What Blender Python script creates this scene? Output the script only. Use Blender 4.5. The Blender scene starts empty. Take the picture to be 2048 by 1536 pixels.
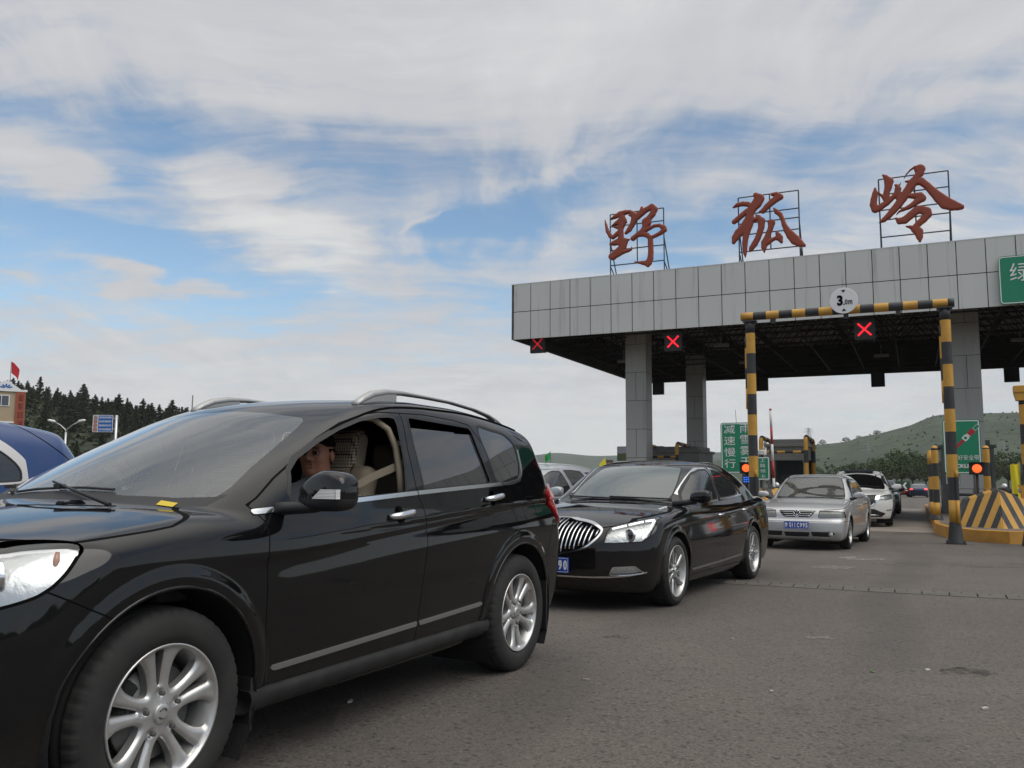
import bpy, bmesh, math, random
import numpy as np
from mathutils import Vector, Matrix, Euler
R = math.radians
D = bpy.data
sc = bpy.context.scene
col = sc.collection

# ------------------------------------------------------------------ camera
FPX, PITCH, ROLL, CH = 1700.0, 6.2, 0.35, 1.20        # focal length for a 2048 px wide frame
cam = D.cameras.new('camera')
cam.sensor_width = 36.0
cam.lens = 36.0 * FPX / 2048.0
cam.clip_start = 0.05
cam.clip_end = 20000
camo = D.objects.new('camera', cam)
col.objects.link(camo)
camo.location = (0, 0, CH)
_fw = Vector((0, math.cos(R(PITCH)), math.sin(R(PITCH))))
_rt = Vector((1, 0, 0)); _up = _rt.cross(_fw)
_r2 = _rt * math.cos(R(ROLL)) + _up * math.sin(R(ROLL))
_u2 = _up * math.cos(R(ROLL)) - _rt * math.sin(R(ROLL))
camo.rotation_mode = 'QUATERNION'
camo.rotation_quaternion = Matrix((_r2, _u2, -_fw)).transposed().to_quaternion()
sc.camera = camo

# ------------------------------------------------------------------ view and exposure
sc.view_settings.view_transform = 'Standard'
sc.view_settings.look = 'None'
sc.view_settings.gamma = 1
sc.view_settings.exposure = 0.0
sc.render.engine = 'CYCLES'
sc.cycles.max_bounces = 10
sc.cycles.transparent_max_bounces = 16
sc.cycles.glossy_bounces = 4
sc.cycles.diffuse_bounces = 3
sc.cycles.caustics_reflective = False
sc.cycles.caustics_refractive = False
sc.cycles.use_denoising = True

SUN_EL, SUN_AZ = 50.0, 125.0       # azimuth clockwise from +Y as seen from above

# ------------------------------------------------------------------ node helper
class NT:
    def __init__(s, tree):
        s.t = tree; s.n = tree.nodes; s.l = tree.links
    def new(s, typ, **kw):
        n = s.n.new(typ)
        for k, v in kw.items():
            if k == 'inp':
                for i, val in v.items():
                    if isinstance(val, bpy.types.NodeSocket): s.l.new(val, n.inputs[i])
                    else: n.inputs[i].default_value = val
            else: setattr(n, k, v)
        return n
    def math(s, op, a, b=0.0, c=None, clamp=False):
        n = s.new('ShaderNodeMath', operation=op, use_clamp=clamp, inp={0: a, 1: b})
        if c is not None:
            if isinstance(c, bpy.types.NodeSocket): s.l.new(c, n.inputs[2])
            else: n.inputs[2].default_value = c
        return n.outputs[0]
    def vec(s, op, a, b=(0, 0, 0)):
        n = s.new('ShaderNodeVectorMath', operation=op, inp={0: a, 1: b})
        return n.outputs[1] if op in ('LENGTH', 'DOT_PRODUCT', 'DISTANCE') else n.outputs[0]
    def mix(s, f, a, b, typ='MIX'):
        n = s.new('ShaderNodeMix', data_type='RGBA', blend_type=typ, clamp_factor=True)
        for i, v in ((0, f), (6, a), (7, b)):
            if isinstance(v, bpy.types.NodeSocket): s.l.new(v, n.inputs[i])
            else: n.inputs[i].default_value = v if i == 0 else (tuple(v) + (1,))[:4]
        return n.outputs[2]
    def noise(s, vec, scale, detail=4, rough=.5, dist=0.0):
        n = s.new('ShaderNodeTexNoise', inp={'Scale': scale, 'Detail': detail, 'Roughness': rough, 'Distortion': dist})
        if vec is not None: s.l.new(vec, n.inputs['Vector'])
        return n.outputs[0]
    def ramp(s, f, a, b, lo=0.0, hi=1.0, kind='SMOOTHSTEP'):
        n = s.new('ShaderNodeMapRange', interpolation_type=kind, clamp=True, inp={0: f, 1: a, 2: b, 3: lo, 4: hi}) if kind == 'LINEAR' else \
            s.new('ShaderNodeMapRange', interpolation_type=kind, inp={0: f, 1: a, 2: b, 3: lo, 4: hi})
        return n.outputs[0]
    def mapping(s, v, scale=(1, 1, 1), rot=(0, 0, 0), loc=(0, 0, 0)):
        return s.new('ShaderNodeMapping', inp={0: v, 1: loc, 2: rot, 3: scale}).outputs[0]

# ------------------------------------------------------------------ sky
W = D.worlds.new('World'); sc.world = W; W.use_nodes = True
W.node_tree.nodes.clear()
k = NT(W.node_tree)
sky = k.new('ShaderNodeTexSky', sky_type='NISHITA', sun_disc=False, sun_elevation=R(SUN_EL), sun_rotation=R(SUN_AZ),
            altitude=1400, air_density=1.0, dust_density=1.2, ozone_density=2.0)
tc = k.new('ShaderNodeTexCoord').outputs['Generated']
sep = k.new('ShaderNodeSeparateXYZ', inp={0: tc})
sx, sy, sz = sep.outputs
az = k.math('ARCTAN2', sx, sy)
el = k.math('ARCSINE', sz)
ae = k.new('ShaderNodeCombineXYZ', inp={0: az, 1: el, 2: 0.0}).outputs[0]
# cloud layer coordinates: the direction dropped onto a plane overhead
zc = k.math('MAXIMUM', sz, 0.0)
den = k.math('ADD', zc, 0.16)
pl = k.new('ShaderNodeCombineXYZ', inp={0: k.math('DIVIDE', sx, den), 1: k.math('DIVIDE', sy, den), 2: 0.0}).outputs[0]
warp = k.vec('SCALE', k.vec('SUBTRACT', k.new('ShaderNodeTexNoise', inp={'Vector': pl, 'Scale': 1.6, 'Detail': 3}).outputs[1], (.5, .5, .5)), (0, 0, 0))
warp.node.inputs['Scale'].default_value = 0.38
plw = k.vec('ADD', pl, warp)
n1 = k.noise(k.mapping(plw, (1.0, 1.5, 1), (0, 0, R(25))), 1.7, 7, .56)
n2 = k.noise(k.mapping(plw, (.8, 3.2, 1), (0, 0, R(-32)), (3, 1, 0)), 2.2, 8, .6)
n3 = k.noise(plw, 5.5, 6, .62)
def dirpx(x, y): return ((x - 1024) / FPX, math.atan((952 - y) / FPX))
aew = k.vec('ADD', ae, k.vec('MULTIPLY', k.vec('SUBTRACT', k.new('ShaderNodeTexNoise', inp={'Vector': pl, 'Scale': 3.2, 'Detail': 5, 'Roughness': .6}).outputs[1], (.5, .5, .5)), (.22, .085, 0)))
def blob(x, y, rx, ry, rot=0, soft=0.15):
    cx, cy = dirpx(x, y)
    v = k.vec('SUBTRACT', aew, (cx, cy, 0))
    v = k.new('ShaderNodeVectorRotate', rotation_type='Z_AXIS', inp={'Vector': v, 'Angle': -R(rot)}).outputs[0]
    v = k.vec('MULTIPLY', v, (FPX / rx, FPX / ry, 0))
    return k.ramp(k.vec('LENGTH', v), 1.0, soft, 0, 1)
cov = k.math('ADD', k.math('MULTIPLY', k.math('SUBTRACT', n1, .5), 1.0), k.math('MULTIPLY', k.math('SUBTRACT', n2, .5), 1.3))
cov = k.math('ADD', cov, k.math('MULTIPLY', k.math('SUBTRACT', n3, .5), 1.0))
n4 = k.noise(k.mapping(plw, (1.6, 7.5, 1), (0, 0, R(-38)), (7, 2, 0)), 1.15, 9, .62)
n5 = k.noise(k.mapping(plw, (7.0, 1.8, 1), (0, 0, R(-20)), (1, 9, 0)), 1.05, 9, .60)
wl = k.ramp(k.noise(pl, .8, 2, .5), .42, .58)
st_ = k.new('ShaderNodeMix', data_type='FLOAT', inp={0: wl, 2: n4, 3: n5}).outputs[0]
st_ = k.math('ADD', k.math('MULTIPLY', k.math('SUBTRACT', st_, .5), k.ramp(el, .02, .28, .25, 1)), .5)
cov = k.math('ADD', cov, k.math('MULTIPLY', k.math('SUBTRACT', st_, .5), 1.45))
cov = k.math('ADD', cov, 0.60)
for (x, y, rx, ry, ro, a) in [(110, 540, 420, 130, 0, -.62), (420, 560, 330, 80, -14, -.56), (330, 640, 380, 45, 0, -.45), (330, 360, 180, 120, 30, -.30),
                              (1010, 440, 420, 90, 14, -.56), (1390, 470, 260, 110, 8, -.45), (640, 300, 330, 70, 0, -.22), (1600, 330, 420, 110, -5, -.20), (1000, 600, 240, 60, 0, -.38),
                              (1700, 840, 420, 35, 0, -.3), (60, 330, 160, 60, 0, -.2), (1250, 640, 150, 50, 0, -.2),
                              (330, 592, 240, 34, -4, .75), (480, 420, 230, 110, -38, .45), (160, 420, 190, 75, -18, .50), (60, 605, 130, 22, 0, .5), (860, 440, 110, 16, 24, .4),
                              (1150, 330, 260, 28, 16, .35), (700, 520, 330, 60, -28, .35), (1024, 20, 1700, 270, 0, .6), (1024, 880, 1900, 240, 0, .65), (1500, 560, 400, 50, 10, .3)]:
    cov = k.math('ADD', cov, k.math('MULTIPLY', blob(x, y, rx, ry, ro), a))
cov = k.ramp(cov, -.12, 1.0)
# cloud brightness: pale warm grey overhead, slate grey band, bright near the horizon
shade = k.math('ADD', k.math('MULTIPLY', k.math('SUBTRACT', k.noise(plw, 1.1, 7, .6), .5), .7), .62)
shade = k.math('ADD', shade, k.math('MULTIPLY', k.math('SUBTRACT', n2, .5), .35))
shade = k.math('ADD', shade, k.math('MULTIPLY', k.math('SUBTRACT', st_, .5), .9))
for (x, y, rx, ry, ro, a) in [(1024, 930, 2600, 330, 0, .50), (560, 470, 380, 130, -35, .35), (1500, 560, 560, 160, 8, .2),
                              (700, 300, 620, 120, 3, -.42), (1550, 300, 700, 150, -4, -.22), (60, 300, 260, 90, 0, -.1), (1024, 60, 2000, 230, 0, .12)]:
    shade = k.math('ADD', shade, k.math('MULTIPLY', blob(x, y, rx, ry, ro, 0.0), a))
ccol = k.mix(k.ramp(shade, .1, .62), (.36, .415, .52), (.575, .585, .615))
ccol = k.mix(k.ramp(shade, .58, 1.15), ccol, (.74, .755, .75))
skyb = k.mix(1.0, sky.outputs[0], (.150, .160, .148), 'MULTIPLY')
low = k.ramp(el, 0.30, 0.0)
skyb = k.mix(k.math('MULTIPLY', low, .6), skyb, (.50, .62, .72))
skycol = k.mix(cov, skyb, ccol)
# sky above the view, brightened to add light on the ground
skycol = k.mix(k.ramp(el, .62, 1.1), skycol, (1.45, 1.42, 1.36))
bg = k.new('ShaderNodeBackground', inp={0: skycol, 1: 1.0})
k.l.new(bg.outputs[0], k.new('ShaderNodeOutputWorld').inputs[0])

sun = D.lights.new('sun', 'SUN'); sun.energy = 1.3; sun.angle = R(50); sun.color = (1, .965, .91)
suno = D.objects.new('sun', sun); col.objects.link(suno)
_sd = Vector((math.sin(R(SUN_AZ)) * math.cos(R(SUN_EL)), math.cos(R(SUN_AZ)) * math.cos(R(SUN_EL)), math.sin(R(SUN_EL))))
suno.rotation_euler = _sd.to_track_quat('Z', 'Y').to_euler()

# ------------------------------------------------------------------ object helpers
def tag(o, label=None, cat=None, group=None, kind=None):
    if label: o['label'] = label
    if cat: o['category'] = cat
    if group: o['group'] = group
    if kind: o['kind'] = kind
    return o
def empty(name, loc=(0, 0, 0), rz=0, **kw):
    o = D.objects.new(name, None); o.empty_display_size = .1
    col.objects.link(o); o.location = loc; o.rotation_euler = (0, 0, rz)
    return tag(o, **kw)
def link(name, me, mats, parent=None, **kw):
    o = D.objects.new(name, me); col.objects.link(o)
    for m in (mats if isinstance(mats, (list, tuple)) else [mats]): me.materials.append(m)
    if parent is not None: o.parent = parent
    return tag(o, **kw)
def copy_tree(o, parent=None):
    c = o.copy(); col.objects.link(c)
    if parent is not None: c.parent = parent
    for ch in o.children: copy_tree(ch, c)
    return c
def basis(dx, dy, dz, o):
    return Matrix(((dx[0], dy[0], dz[0], o[0]), (dx[1], dy[1], dz[1], o[1]), (dx[2], dy[2], dz[2], o[2]), (0, 0, 0, 1)))

class MB:
    """collects polygons and links them as one mesh"""
    def __init__(s): s.v = []; s.f = []; s.m = []; s.sm = []
    def add(s, vs, fs, mi=0, smooth=False, M=None):
        b = len(s.v)
        s.v += [tuple(M @ Vector(p)) for p in vs] if M is not None else [tuple(p) for p in vs]
        s.f += [tuple(b + i for i in f) for f in fs]; s.m += [mi] * len(fs); s.sm += [smooth] * len(fs)
        return s
    def box(s, x0, x1, y0, y1, z0, z1, mi=0, M=None, bev=0.0):
        if bev <= 0:
            vs = [(x, y, z) for z in (z0, z1) for y in (y0, y1) for x in (x0, x1)]
            return s.add(vs, [(0, 2, 3, 1), (4, 5, 7, 6), (0, 1, 5, 4), (2, 6, 7, 3), (0, 4, 6, 2), (1, 3, 7, 5)], mi, False, M)
        bm = bmesh.new()
        r = bmesh.ops.create_cube(bm, size=1)
        for v in bm.verts:
            v.co = ((x0 + x1) / 2 + v.co.x * (x1 - x0), (y0 + y1) / 2 + v.co.y * (y1 - y0), (z0 + z1) / 2 + v.co.z * (z1 - z0))
        bmesh.ops.bevel(bm, geom=bm.edges[:], offset=bev, segments=2, affect='EDGES', profile=.5)
        s.bm(bm, mi, False, M); return s
    def bm(s, bm, mi=0, smooth=True, M=None):
        bm.verts.index_update()
        s.add([v.co[:] for v in bm.verts], [tuple(v.index for v in f.verts) for f in bm.faces], mi, smooth, M); bm.free(); return s
    def tube(s, pts, r, n=8, mi=0, cap=True, smooth=True, M=None, closed=False):
        pts = [Vector(p) for p in pts]; k_ = len(pts)
        rr = r if isinstance(r, (list, tuple)) else [r] * k_
        vs = []; nrm = None
        for i, p in enumerate(pts):
            if closed: t = pts[(i + 1) % k_] - pts[i - 1]
            else: t = pts[min(i + 1, k_ - 1)] - pts[max(i - 1, 0)]
            t.normalize()
            if nrm is None:
                a = Vector((0, 0, 1)) if abs(t.z) < .9 else Vector((1, 0, 0))
                nrm = t.cross(a).normalized()
            else: nrm = (nrm - t * nrm.dot(t)).normalized()
            b = t.cross(nrm)
            for j in range(n):
                a = 2 * math.pi * j / n
                vs.append(p + (nrm * math.cos(a) + b * math.sin(a)) * rr[i])
        fs = []
        for i in range(k_ if closed else k_ - 1):
            for j in range(n):
                i2 = (i + 1) % k_
                fs.append((i * n + j, i * n + (j + 1) % n, i2 * n + (j + 1) % n, i2 * n + j))
        s.add(vs, fs, mi, smooth, M)
        if cap and not closed:
            b = len(s.v) - len(vs)
            s.f += [tuple(b + j for j in reversed(range(n))), tuple(b + (k_ - 1) * n + j for j in range(n))]
            s.m += [mi] * 2; s.sm += [False] * 2
        return s
    def lathe(s, prof, n=24, mi=0, smooth=True, M=None):
        """prof: (radius, height) turned about local Z"""
        vs = [(r * math.cos(2 * math.pi * j / n), r * math.sin(2 * math.pi * j / n), z) for r, z in prof for j in range(n)]
        fs = [(i * n + j, i * n + (j + 1) % n, (i + 1) * n + (j + 1) % n, (i + 1) * n + j) for i in range(len(prof) - 1) for j in range(n)]
        return s.add(vs, fs, mi, smooth, M)
    def prism(s, poly, d0, d1, mi=0, M=None, side_mi=None):
        """2-D polygon in local XY (ccw) extruded along local Z"""
        n = len(poly); vs = [(x, y, d0) for x, y in poly] + [(x, y, d1) for x, y in poly]
        s.add(vs, [tuple(reversed(range(n))), tuple(range(n, 2 * n))], mi, False, M)
        b = len(s.v) - 2 * n; sm_ = mi if side_mi is None else side_mi
        for i in range(n):
            j = (i + 1) % n; s.f.append((b + i, b + j, b + n + j, b + n + i)); s.m.append(sm_); s.sm.append(False)
        return s
    def mesh(s, name):
        me = D.meshes.new(name); me.from_pydata(s.v, [], s.f)
        me.polygons.foreach_set('material_index', s.m); me.polygons.foreach_set('use_smooth', s.sm)
        me.update(); return me
    def build(s, name, mats, parent=None, **kw): return link(name, s.mesh(name), mats, parent, **kw)

def rrect(w, h, r, n=5, cx=0, cy=0):
    p = []
    for qx, qy, a0 in ((1, -1, -90), (1, 1, 0), (-1, 1, 90), (-1, -1, 180)):
        for i in range(n + 1):
            a = R(a0 + 90 * i / n)
            p.append((cx + qx * (w / 2 - r) + r * math.cos(a), cy + qy * (h / 2 - r) + r * math.sin(a)))
    return p

def catmull(pts, n=8, closed=True):
    out = []; m = len(pts)
    P = lambda i: np.array(pts[i % m] if closed else pts[min(max(i, 0), m - 1)], float)
    for i in range(m if closed else m - 1):
        p0, p1, p2, p3 = P(i - 1), P(i), P(i + 1), P(i + 2)
        for j in range(n):
            t = j / n
            out.append(tuple(.5 * ((2 * p1) + (-p0 + p2) * t + (2 * p0 - 5 * p1 + 4 * p2 - p3) * t * t + (-p0 + 3 * p1 - 3 * p2 + p3) * t ** 3)))
    if not closed: out.append(tuple(P(m - 1)))
    return out

def text_mesh(body, size=1.0, bold=0.0, extrude=0.0, align='CENTER', spacing=1.0, line=1.0):
    cu = D.curves.new('txt', 'FONT'); cu.body = body; cu.size = size; cu.align_x = align; cu.align_y = 'CENTER'
    cu.offset = bold; cu.extrude = extrude; cu.space_character = spacing; cu.space_line = line; cu.resolution_u = 3
    ob = D.objects.new('txt', cu); col.objects.link(ob)
    dg = bpy.context.evaluated_depsgraph_get(); dg.update()
    me = D.meshes.new_from_object(ob.evaluated_get(dg)); D.objects.remove(ob); D.curves.remove(cu)
    me.materials.clear()
    return me
def text(name, body, size, M, m, parent=None, fit=None, **kw):
    """flat lettering; M places local XY (text plane) with +Z out of the sign; fit=(w,h) scales to a box"""
    me = text_mesh(body, size, kw.pop('bold', 0.0), kw.pop('extrude', 0.002), spacing=kw.pop('spacing', 1.0), line=kw.pop('line', 1.0))
    n = len(me.vertices)
    if n:
        co = np.empty(n * 3); me.vertices.foreach_get('co', co); co = co.reshape(-1, 3)
        lo, hi = co.min(0), co.max(0); c = (lo + hi) / 2
        sx_ = sy_ = 1.0
        if fit: sx_, sy_ = fit[0] / max(hi[0] - lo[0], 1e-6), fit[1] / max(hi[1] - lo[1], 1e-6)
        co[:, 0] = (co[:, 0] - c[0]) * sx_; co[:, 1] = (co[:, 1] - c[1]) * sy_
        me.vertices.foreach_set('co', co.ravel())
    me.transform(M); me.update()
    return link(name, me, m, parent, **kw)

# ------------------------------------------------------------------ materials
def mat(name, base=(.5, .5, .5), rough=.5, metal=0.0, spec=.5, coat=0.0, coat_rough=.03, emit=None, estr=1.0, bump=None, var=None, alpha=None, trans=None):
    m = D.materials.new(name); m.use_nodes = True
    q = NT(m.node_tree); p = q.n['Principled BSDF']
    p.inputs['Base Color'].default_value = tuple(base) + (1,)
    p.inputs['Roughness'].default_value = rough; p.inputs['Metallic'].default_value = metal
    p.inputs['Specular IOR Level'].default_value = spec
    p.inputs['Coat Weight'].default_value = coat; p.inputs['Coat Roughness'].default_value = coat_rough
    if emit:
        p.inputs['Emission Color'].default_value = tuple(emit) + (1,); p.inputs['Emission Strength'].default_value = estr
    if bump or var: oc = q.new('ShaderNodeTexCoord').outputs['Object']
    if var:   # (scale, amount, second colour)
        f = q.ramp(q.noise(oc, var[0], 6, .6), .35, .68)
        q.l.new(q.mix(q.math('MULTIPLY', f, var[1]), base, var[2]), p.inputs['Base Color'])
    if bump:  # (scale, strength, distance)
        b = q.new('ShaderNodeBump', inp={'Strength': bump[1], 'Distance': bump[2], 'Height': q.noise(oc, bump[0], 5, .6)})
        q.l.new(b.outputs[0], p.inputs['Normal'])
    return m
def glass(name, tint=(.6, .65, .63), ior=1.5, rough=0.0, haze=0.0, hazecol=(.6, .65, .67), refl=1.0):
    """thin pane: tinted see-through plus Fresnel reflection, with an optional pale haze put in as diffuse colour"""
    m = D.materials.new(name); m.use_nodes = True; q = NT(m.node_tree); q.n.clear()
    fr = q.new('ShaderNodeFresnel', inp={0: ior}).outputs[0]
    fr = q.math('MULTIPLY', fr, refl, clamp=True)
    tr = q.new('ShaderNodeBsdfTransparent', inp={0: tuple(tint) + (1,)})
    gl = q.new('ShaderNodeBsdfGlossy', inp={0: (1, 1, 1, 1), 'Roughness': rough})
    mx = q.new('ShaderNodeMixShader', inp={0: fr, 1: tr.outputs[0], 2: gl.outputs[0]})
    if haze > 0:
        df = q.new('ShaderNodeBsdfDiffuse', inp={0: tuple(hazecol) + (1,)})
        mx = q.new('ShaderNodeMixShader', inp={0: haze, 1: mx.outputs[0], 2: df.outputs[0]})
    q.l.new(mx.outputs[0], q.new('ShaderNodeOutputMaterial').inputs[0])
    return m
def paint(name, base, metal=0.0, spec=.1, dirt=0.15, rough=.4, dirtcol=(.16, .14, .12)):
    """car paint: colour under clear coat, road film low on the body, dark bare inside of the shell"""
    m = D.materials.new(name); m.use_nodes = True; q = NT(m.node_tree); p = q.n['Principled BSDF']; out = q.n['Material Output']
    oc = q.new('ShaderNodeTexCoord').outputs['Object']
    z = q.new('ShaderNodeSeparateXYZ', inp={0: oc}).outputs[2]
    film = q.math('MULTIPLY', q.ramp(z, .55, .25), q.ramp(q.noise(oc, 7, 6, .65), .25, .75))
    film = q.math('MULTIPLY', film, dirt * 2.2)
    dust = q.math('MULTIPLY', q.ramp(q.noise(q.mapping(oc, (1, 1, 3)), 3.0, 8, .7), .3, .8), dirt * .35)
    f = q.math('ADD', film, dust, clamp=True)
    q.l.new(q.mix(f, base, dirtcol), p.inputs['Base Color'])
    p.inputs['Metallic'].default_value = metal; p.inputs['Roughness'].default_value = rough
    p.inputs['Specular IOR Level'].default_value = spec; p.inputs['Coat Weight'].default_value = 1.0; p.inputs['Coat IOR'].default_value = 1.52
    q.l.new(q.math('ADD', q.math('MULTIPLY', f, .5), .045), p.inputs['Coat Roughness'])
    back = q.new('ShaderNodeBsdfDiffuse', inp={0: (.02, .02, .021, 1)})
    gm = q.new('ShaderNodeNewGeometry').outputs['Backfacing']
    mx = q.new('ShaderNodeMixShader', inp={0: gm, 1: p.outputs[0], 2: back.outputs[0]})
    q.l.new(mx.outputs[0], out.inputs[0])
    return m
M = {}
M['black_paint'] = paint('black car paint', (.0035, .0038, .0045), dirt=.045, spec=0.0)
M['black_paint2'] = paint('dark brown black car paint', (.0065, .006, .0065), dirt=.04, spec=0.0)
M['silver_paint'] = paint('silver car paint', (.47, .475, .48), metal=.5, rough=.38, dirt=.1)
M['white_paint'] = paint('white car paint', (.72, .72, .69), dirt=.07)
M['blue_paint'] = paint('dark blue car paint', (.016, .050, .165), metal=.2, dirt=.08, rough=.35)
M['grey_paint'] = paint('pale silver car paint', (.42, .44, .46), metal=.5, dirt=.08, rough=.4)
M['navy_paint'] = paint('navy car paint', (.012, .018, .05), dirt=.06)
M['red_paint'] = paint('red car paint', (.25, .012, .012), dirt=.05)
M['trim'] = mat('black plastic trim', (.018, .018, .019), .55, bump=(90, .12, .002))
M['gap'] = mat('panel gap', (.003, .003, .003), .9, spec=.1)
M['rubber'] = mat('window rubber', (.012, .012, .013), .6)
M['chrome'] = mat('chrome', (.78, .79, .80), .12, metal=1)
M['satin'] = mat('satin metal', (.52, .52, .52), .33, metal=1, bump=(60, .05, .001))
M['steel'] = mat('dull steel', (.16, .16, .16), .5, metal=.8)
M['alloy'] = mat('wheel alloy', (.60, .595, .58), .32, metal=.7, var=(9, .3, (.28, .26, .23)))
M['tyre'] = mat('tyre rubber', (.014, .0135, .013), .8, bump=(60, .25, .002), var=(6, .6, (.032, .029, .026)))
M['dark'] = mat('dark interior', (.014, .014, .015), .8)
M['liner'] = mat('arch liner', (.010, .010, .010), .9, bump=(30, .4, .01))
M['lens'] = glass('lamp lens', (.93, .94, .93), 1.49, haze=.05, hazecol=(.8, .82, .82))
M['lamp_bowl'] = mat('lamp reflector', (.66, .67, .68), .24, metal=.8, bump=(16, .3, .010))
M['red_lens'] = mat('red lamp lens', (.30, .008, .012), .1, coat=1, emit=(.5, .01, .01), estr=.12)
M['red_lit'] = mat('lit red lamp', (.5, .02, .02), .2, coat=1, emit=(1, .05, .05), estr=1.6)
M['amber'] = mat('amber lens', (.55, .13, .02), .25, coat=1)
M['windshield'] = glass('windscreen', (.78, .82, .81), 1.52, haze=.11, hazecol=(.50, .55, .56), refl=1.4)
M['windscreen_green'] = glass('green tinted windscreen', (.30, .37, .35), 1.52, haze=.22, hazecol=(.30, .37, .36), refl=1.9)
M['window'] = glass('side window', (.48, .50, .49), 1.52, refl=1.3, haze=.03)
M['tinted'] = glass('tinted side window', (.035, .037, .04), 1.52, refl=1.9, haze=.07, hazecol=(.32, .33, .33))
M['plate_blue'] = mat('blue plate', (.010, .055, .36), .4)
M['white'] = mat('white lettering', (.75, .75, .74), .5)
M['yellow'] = mat('yellow road paint', (.58, .31, .045), .55, var=(3.5, .45, (.36, .18, .035)), bump=(40, .15, .003))
M['blackp'] = mat('black road paint', (.022, .023, .026), .5, var=(4, .5, (.05, .048, .045)), bump=(40, .15, .003))
# ------------------------------------------------------------------ implicit surfaces
def pchip(xs, ys):
    x = np.array(xs, float); y = np.array(ys, float); h = np.diff(x); d = np.diff(y) / h
    m = np.zeros_like(y); m[0] = d[0]; m[-1] = d[-1]
    for i in range(1, len(x) - 1):
        if d[i - 1] * d[i] > 0:
            w1, w2 = 2 * h[i] + h[i - 1], h[i] + 2 * h[i - 1]
            m[i] = (w1 + w2) / (w1 / d[i - 1] + w2 / d[i])
    def f(q):
        q = np.asarray(q, float); c = np.clip(q, x[0], x[-1])
        i = np.clip(np.searchsorted(x, c, side='right') - 1, 0, len(x) - 2)
        t = (c - x[i]) / h[i]; t2 = t * t; t3 = t2 * t
        r = (2 * t3 - 3 * t2 + 1) * y[i] + (t3 - 2 * t2 + t) * h[i] * m[i] + (-2 * t3 + 3 * t2) * y[i + 1] + (t3 - t2) * h[i] * m[i + 1]
        return r + np.where(q < x[0], (q - x[0]) * m[0], 0) + np.where(q > x[-1], (q - x[-1]) * m[-1], 0)
    return f
def smax(a, b, k): return np.maximum(a, b) + np.maximum(k - np.abs(a - b), 0) ** 2 / (4 * k)
def smin(a, b, k): return -smax(-a, -b, k)
def sstep(t): t = np.clip(t, 0, 1); return t * t * (3 - 2 * t)
def grad(f, P, e=1e-3):
    g = np.empty_like(P)
    for i in range(3):
        d = np.zeros(3); d[i] = e
        g[:, i] = (f(*(P + d).T) - f(*(P - d).T)) / (2 * e)
    return g
def surfnet(f, lo, hi, h, newton=3):
    ax = [np.arange(lo[i] - h, hi[i] + 2 * h, h) for i in range(3)]
    nx, ny, nz = map(len, ax)
    V = np.empty((nx, ny, nz), np.float32)
    for i in range(0, nx, 24):
        X, Y, Z = np.meshgrid(ax[0][i:i + 24], ax[1], ax[2], indexing='ij')
        V[i:i + 24] = f(X, Y, Z)
    ins = V < 0
    cnt = sum(ins[a:nx - 1 + a, b:ny - 1 + b, c:nz - 1 + c].astype(np.int8) for a in (0, 1) for b in (0, 1) for c in (0, 1))
    act = (cnt > 0) & (cnt < 8)
    I = np.argwhere(act); idx = -np.ones(act.shape, np.int64); idx[act] = np.arange(len(I))
    S = np.zeros((len(I), 3)); C = np.zeros(len(I))
    cor = [(a, b, c) for a in (0, 1) for b in (0, 1) for c in (0, 1)]
    for p in cor:
        for d in range(3):
            if p[d]: continue
            q = list(p); q[d] = 1
            va = V[I[:, 0] + p[0], I[:, 1] + p[1], I[:, 2] + p[2]]; vb = V[I[:, 0] + q[0], I[:, 1] + q[1], I[:, 2] + q[2]]
            m = (va < 0) != (vb < 0); t = np.where(m, va / np.where(m, va - vb, 1), 0)
            pt = np.tile(np.array(p, float), (len(I), 1)); pt[:, d] = t
            S[m] += pt[m]; C[m] += 1
    P = (I + S / C[:, None]) * h + np.array([a[0] for a in ax])
    F = []
    for d in range(3):
        sl0 = [slice(None)] * 3; sl1 = [slice(None)] * 3; sl0[d] = slice(0, -1); sl1[d] = slice(1, None)
        A = ins[tuple(sl0)]; B = ins[tuple(sl1)]
        e = np.argwhere(A != B); e1, e2 = (d + 1) % 3, (d + 2) % 3
        ok = (e[:, e1] > 0) & (e[:, e2] > 0) & (e[:, e1] < act.shape[e1]) & (e[:, e2] < act.shape[e2]); e = e[ok]
        def cell(o1, o2):
            c = e.copy(); c[:, e1] -= o1; c[:, e2] -= o2; return idx[c[:, 0], c[:, 1], c[:, 2]]
        q = np.stack([cell(1, 1), cell(0, 1), cell(0, 0), cell(1, 0)], 1)
        a_in = A[e[:, 0], e[:, 1], e[:, 2]]
        q[~a_in] = q[~a_in][:, ::-1]
        F.append(q)
    F = np.concatenate(F)
    for _ in range(newton):
        g = grad(f, P); v = f(*P.T); st = g * (v / np.maximum((g ** 2).sum(1), 1e-6))[:, None]
        ln = np.linalg.norm(st, axis=1); st *= np.minimum(1, h * .6 / np.maximum(ln, 1e-9))[:, None]
        P = P - st
    return P, F

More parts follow.
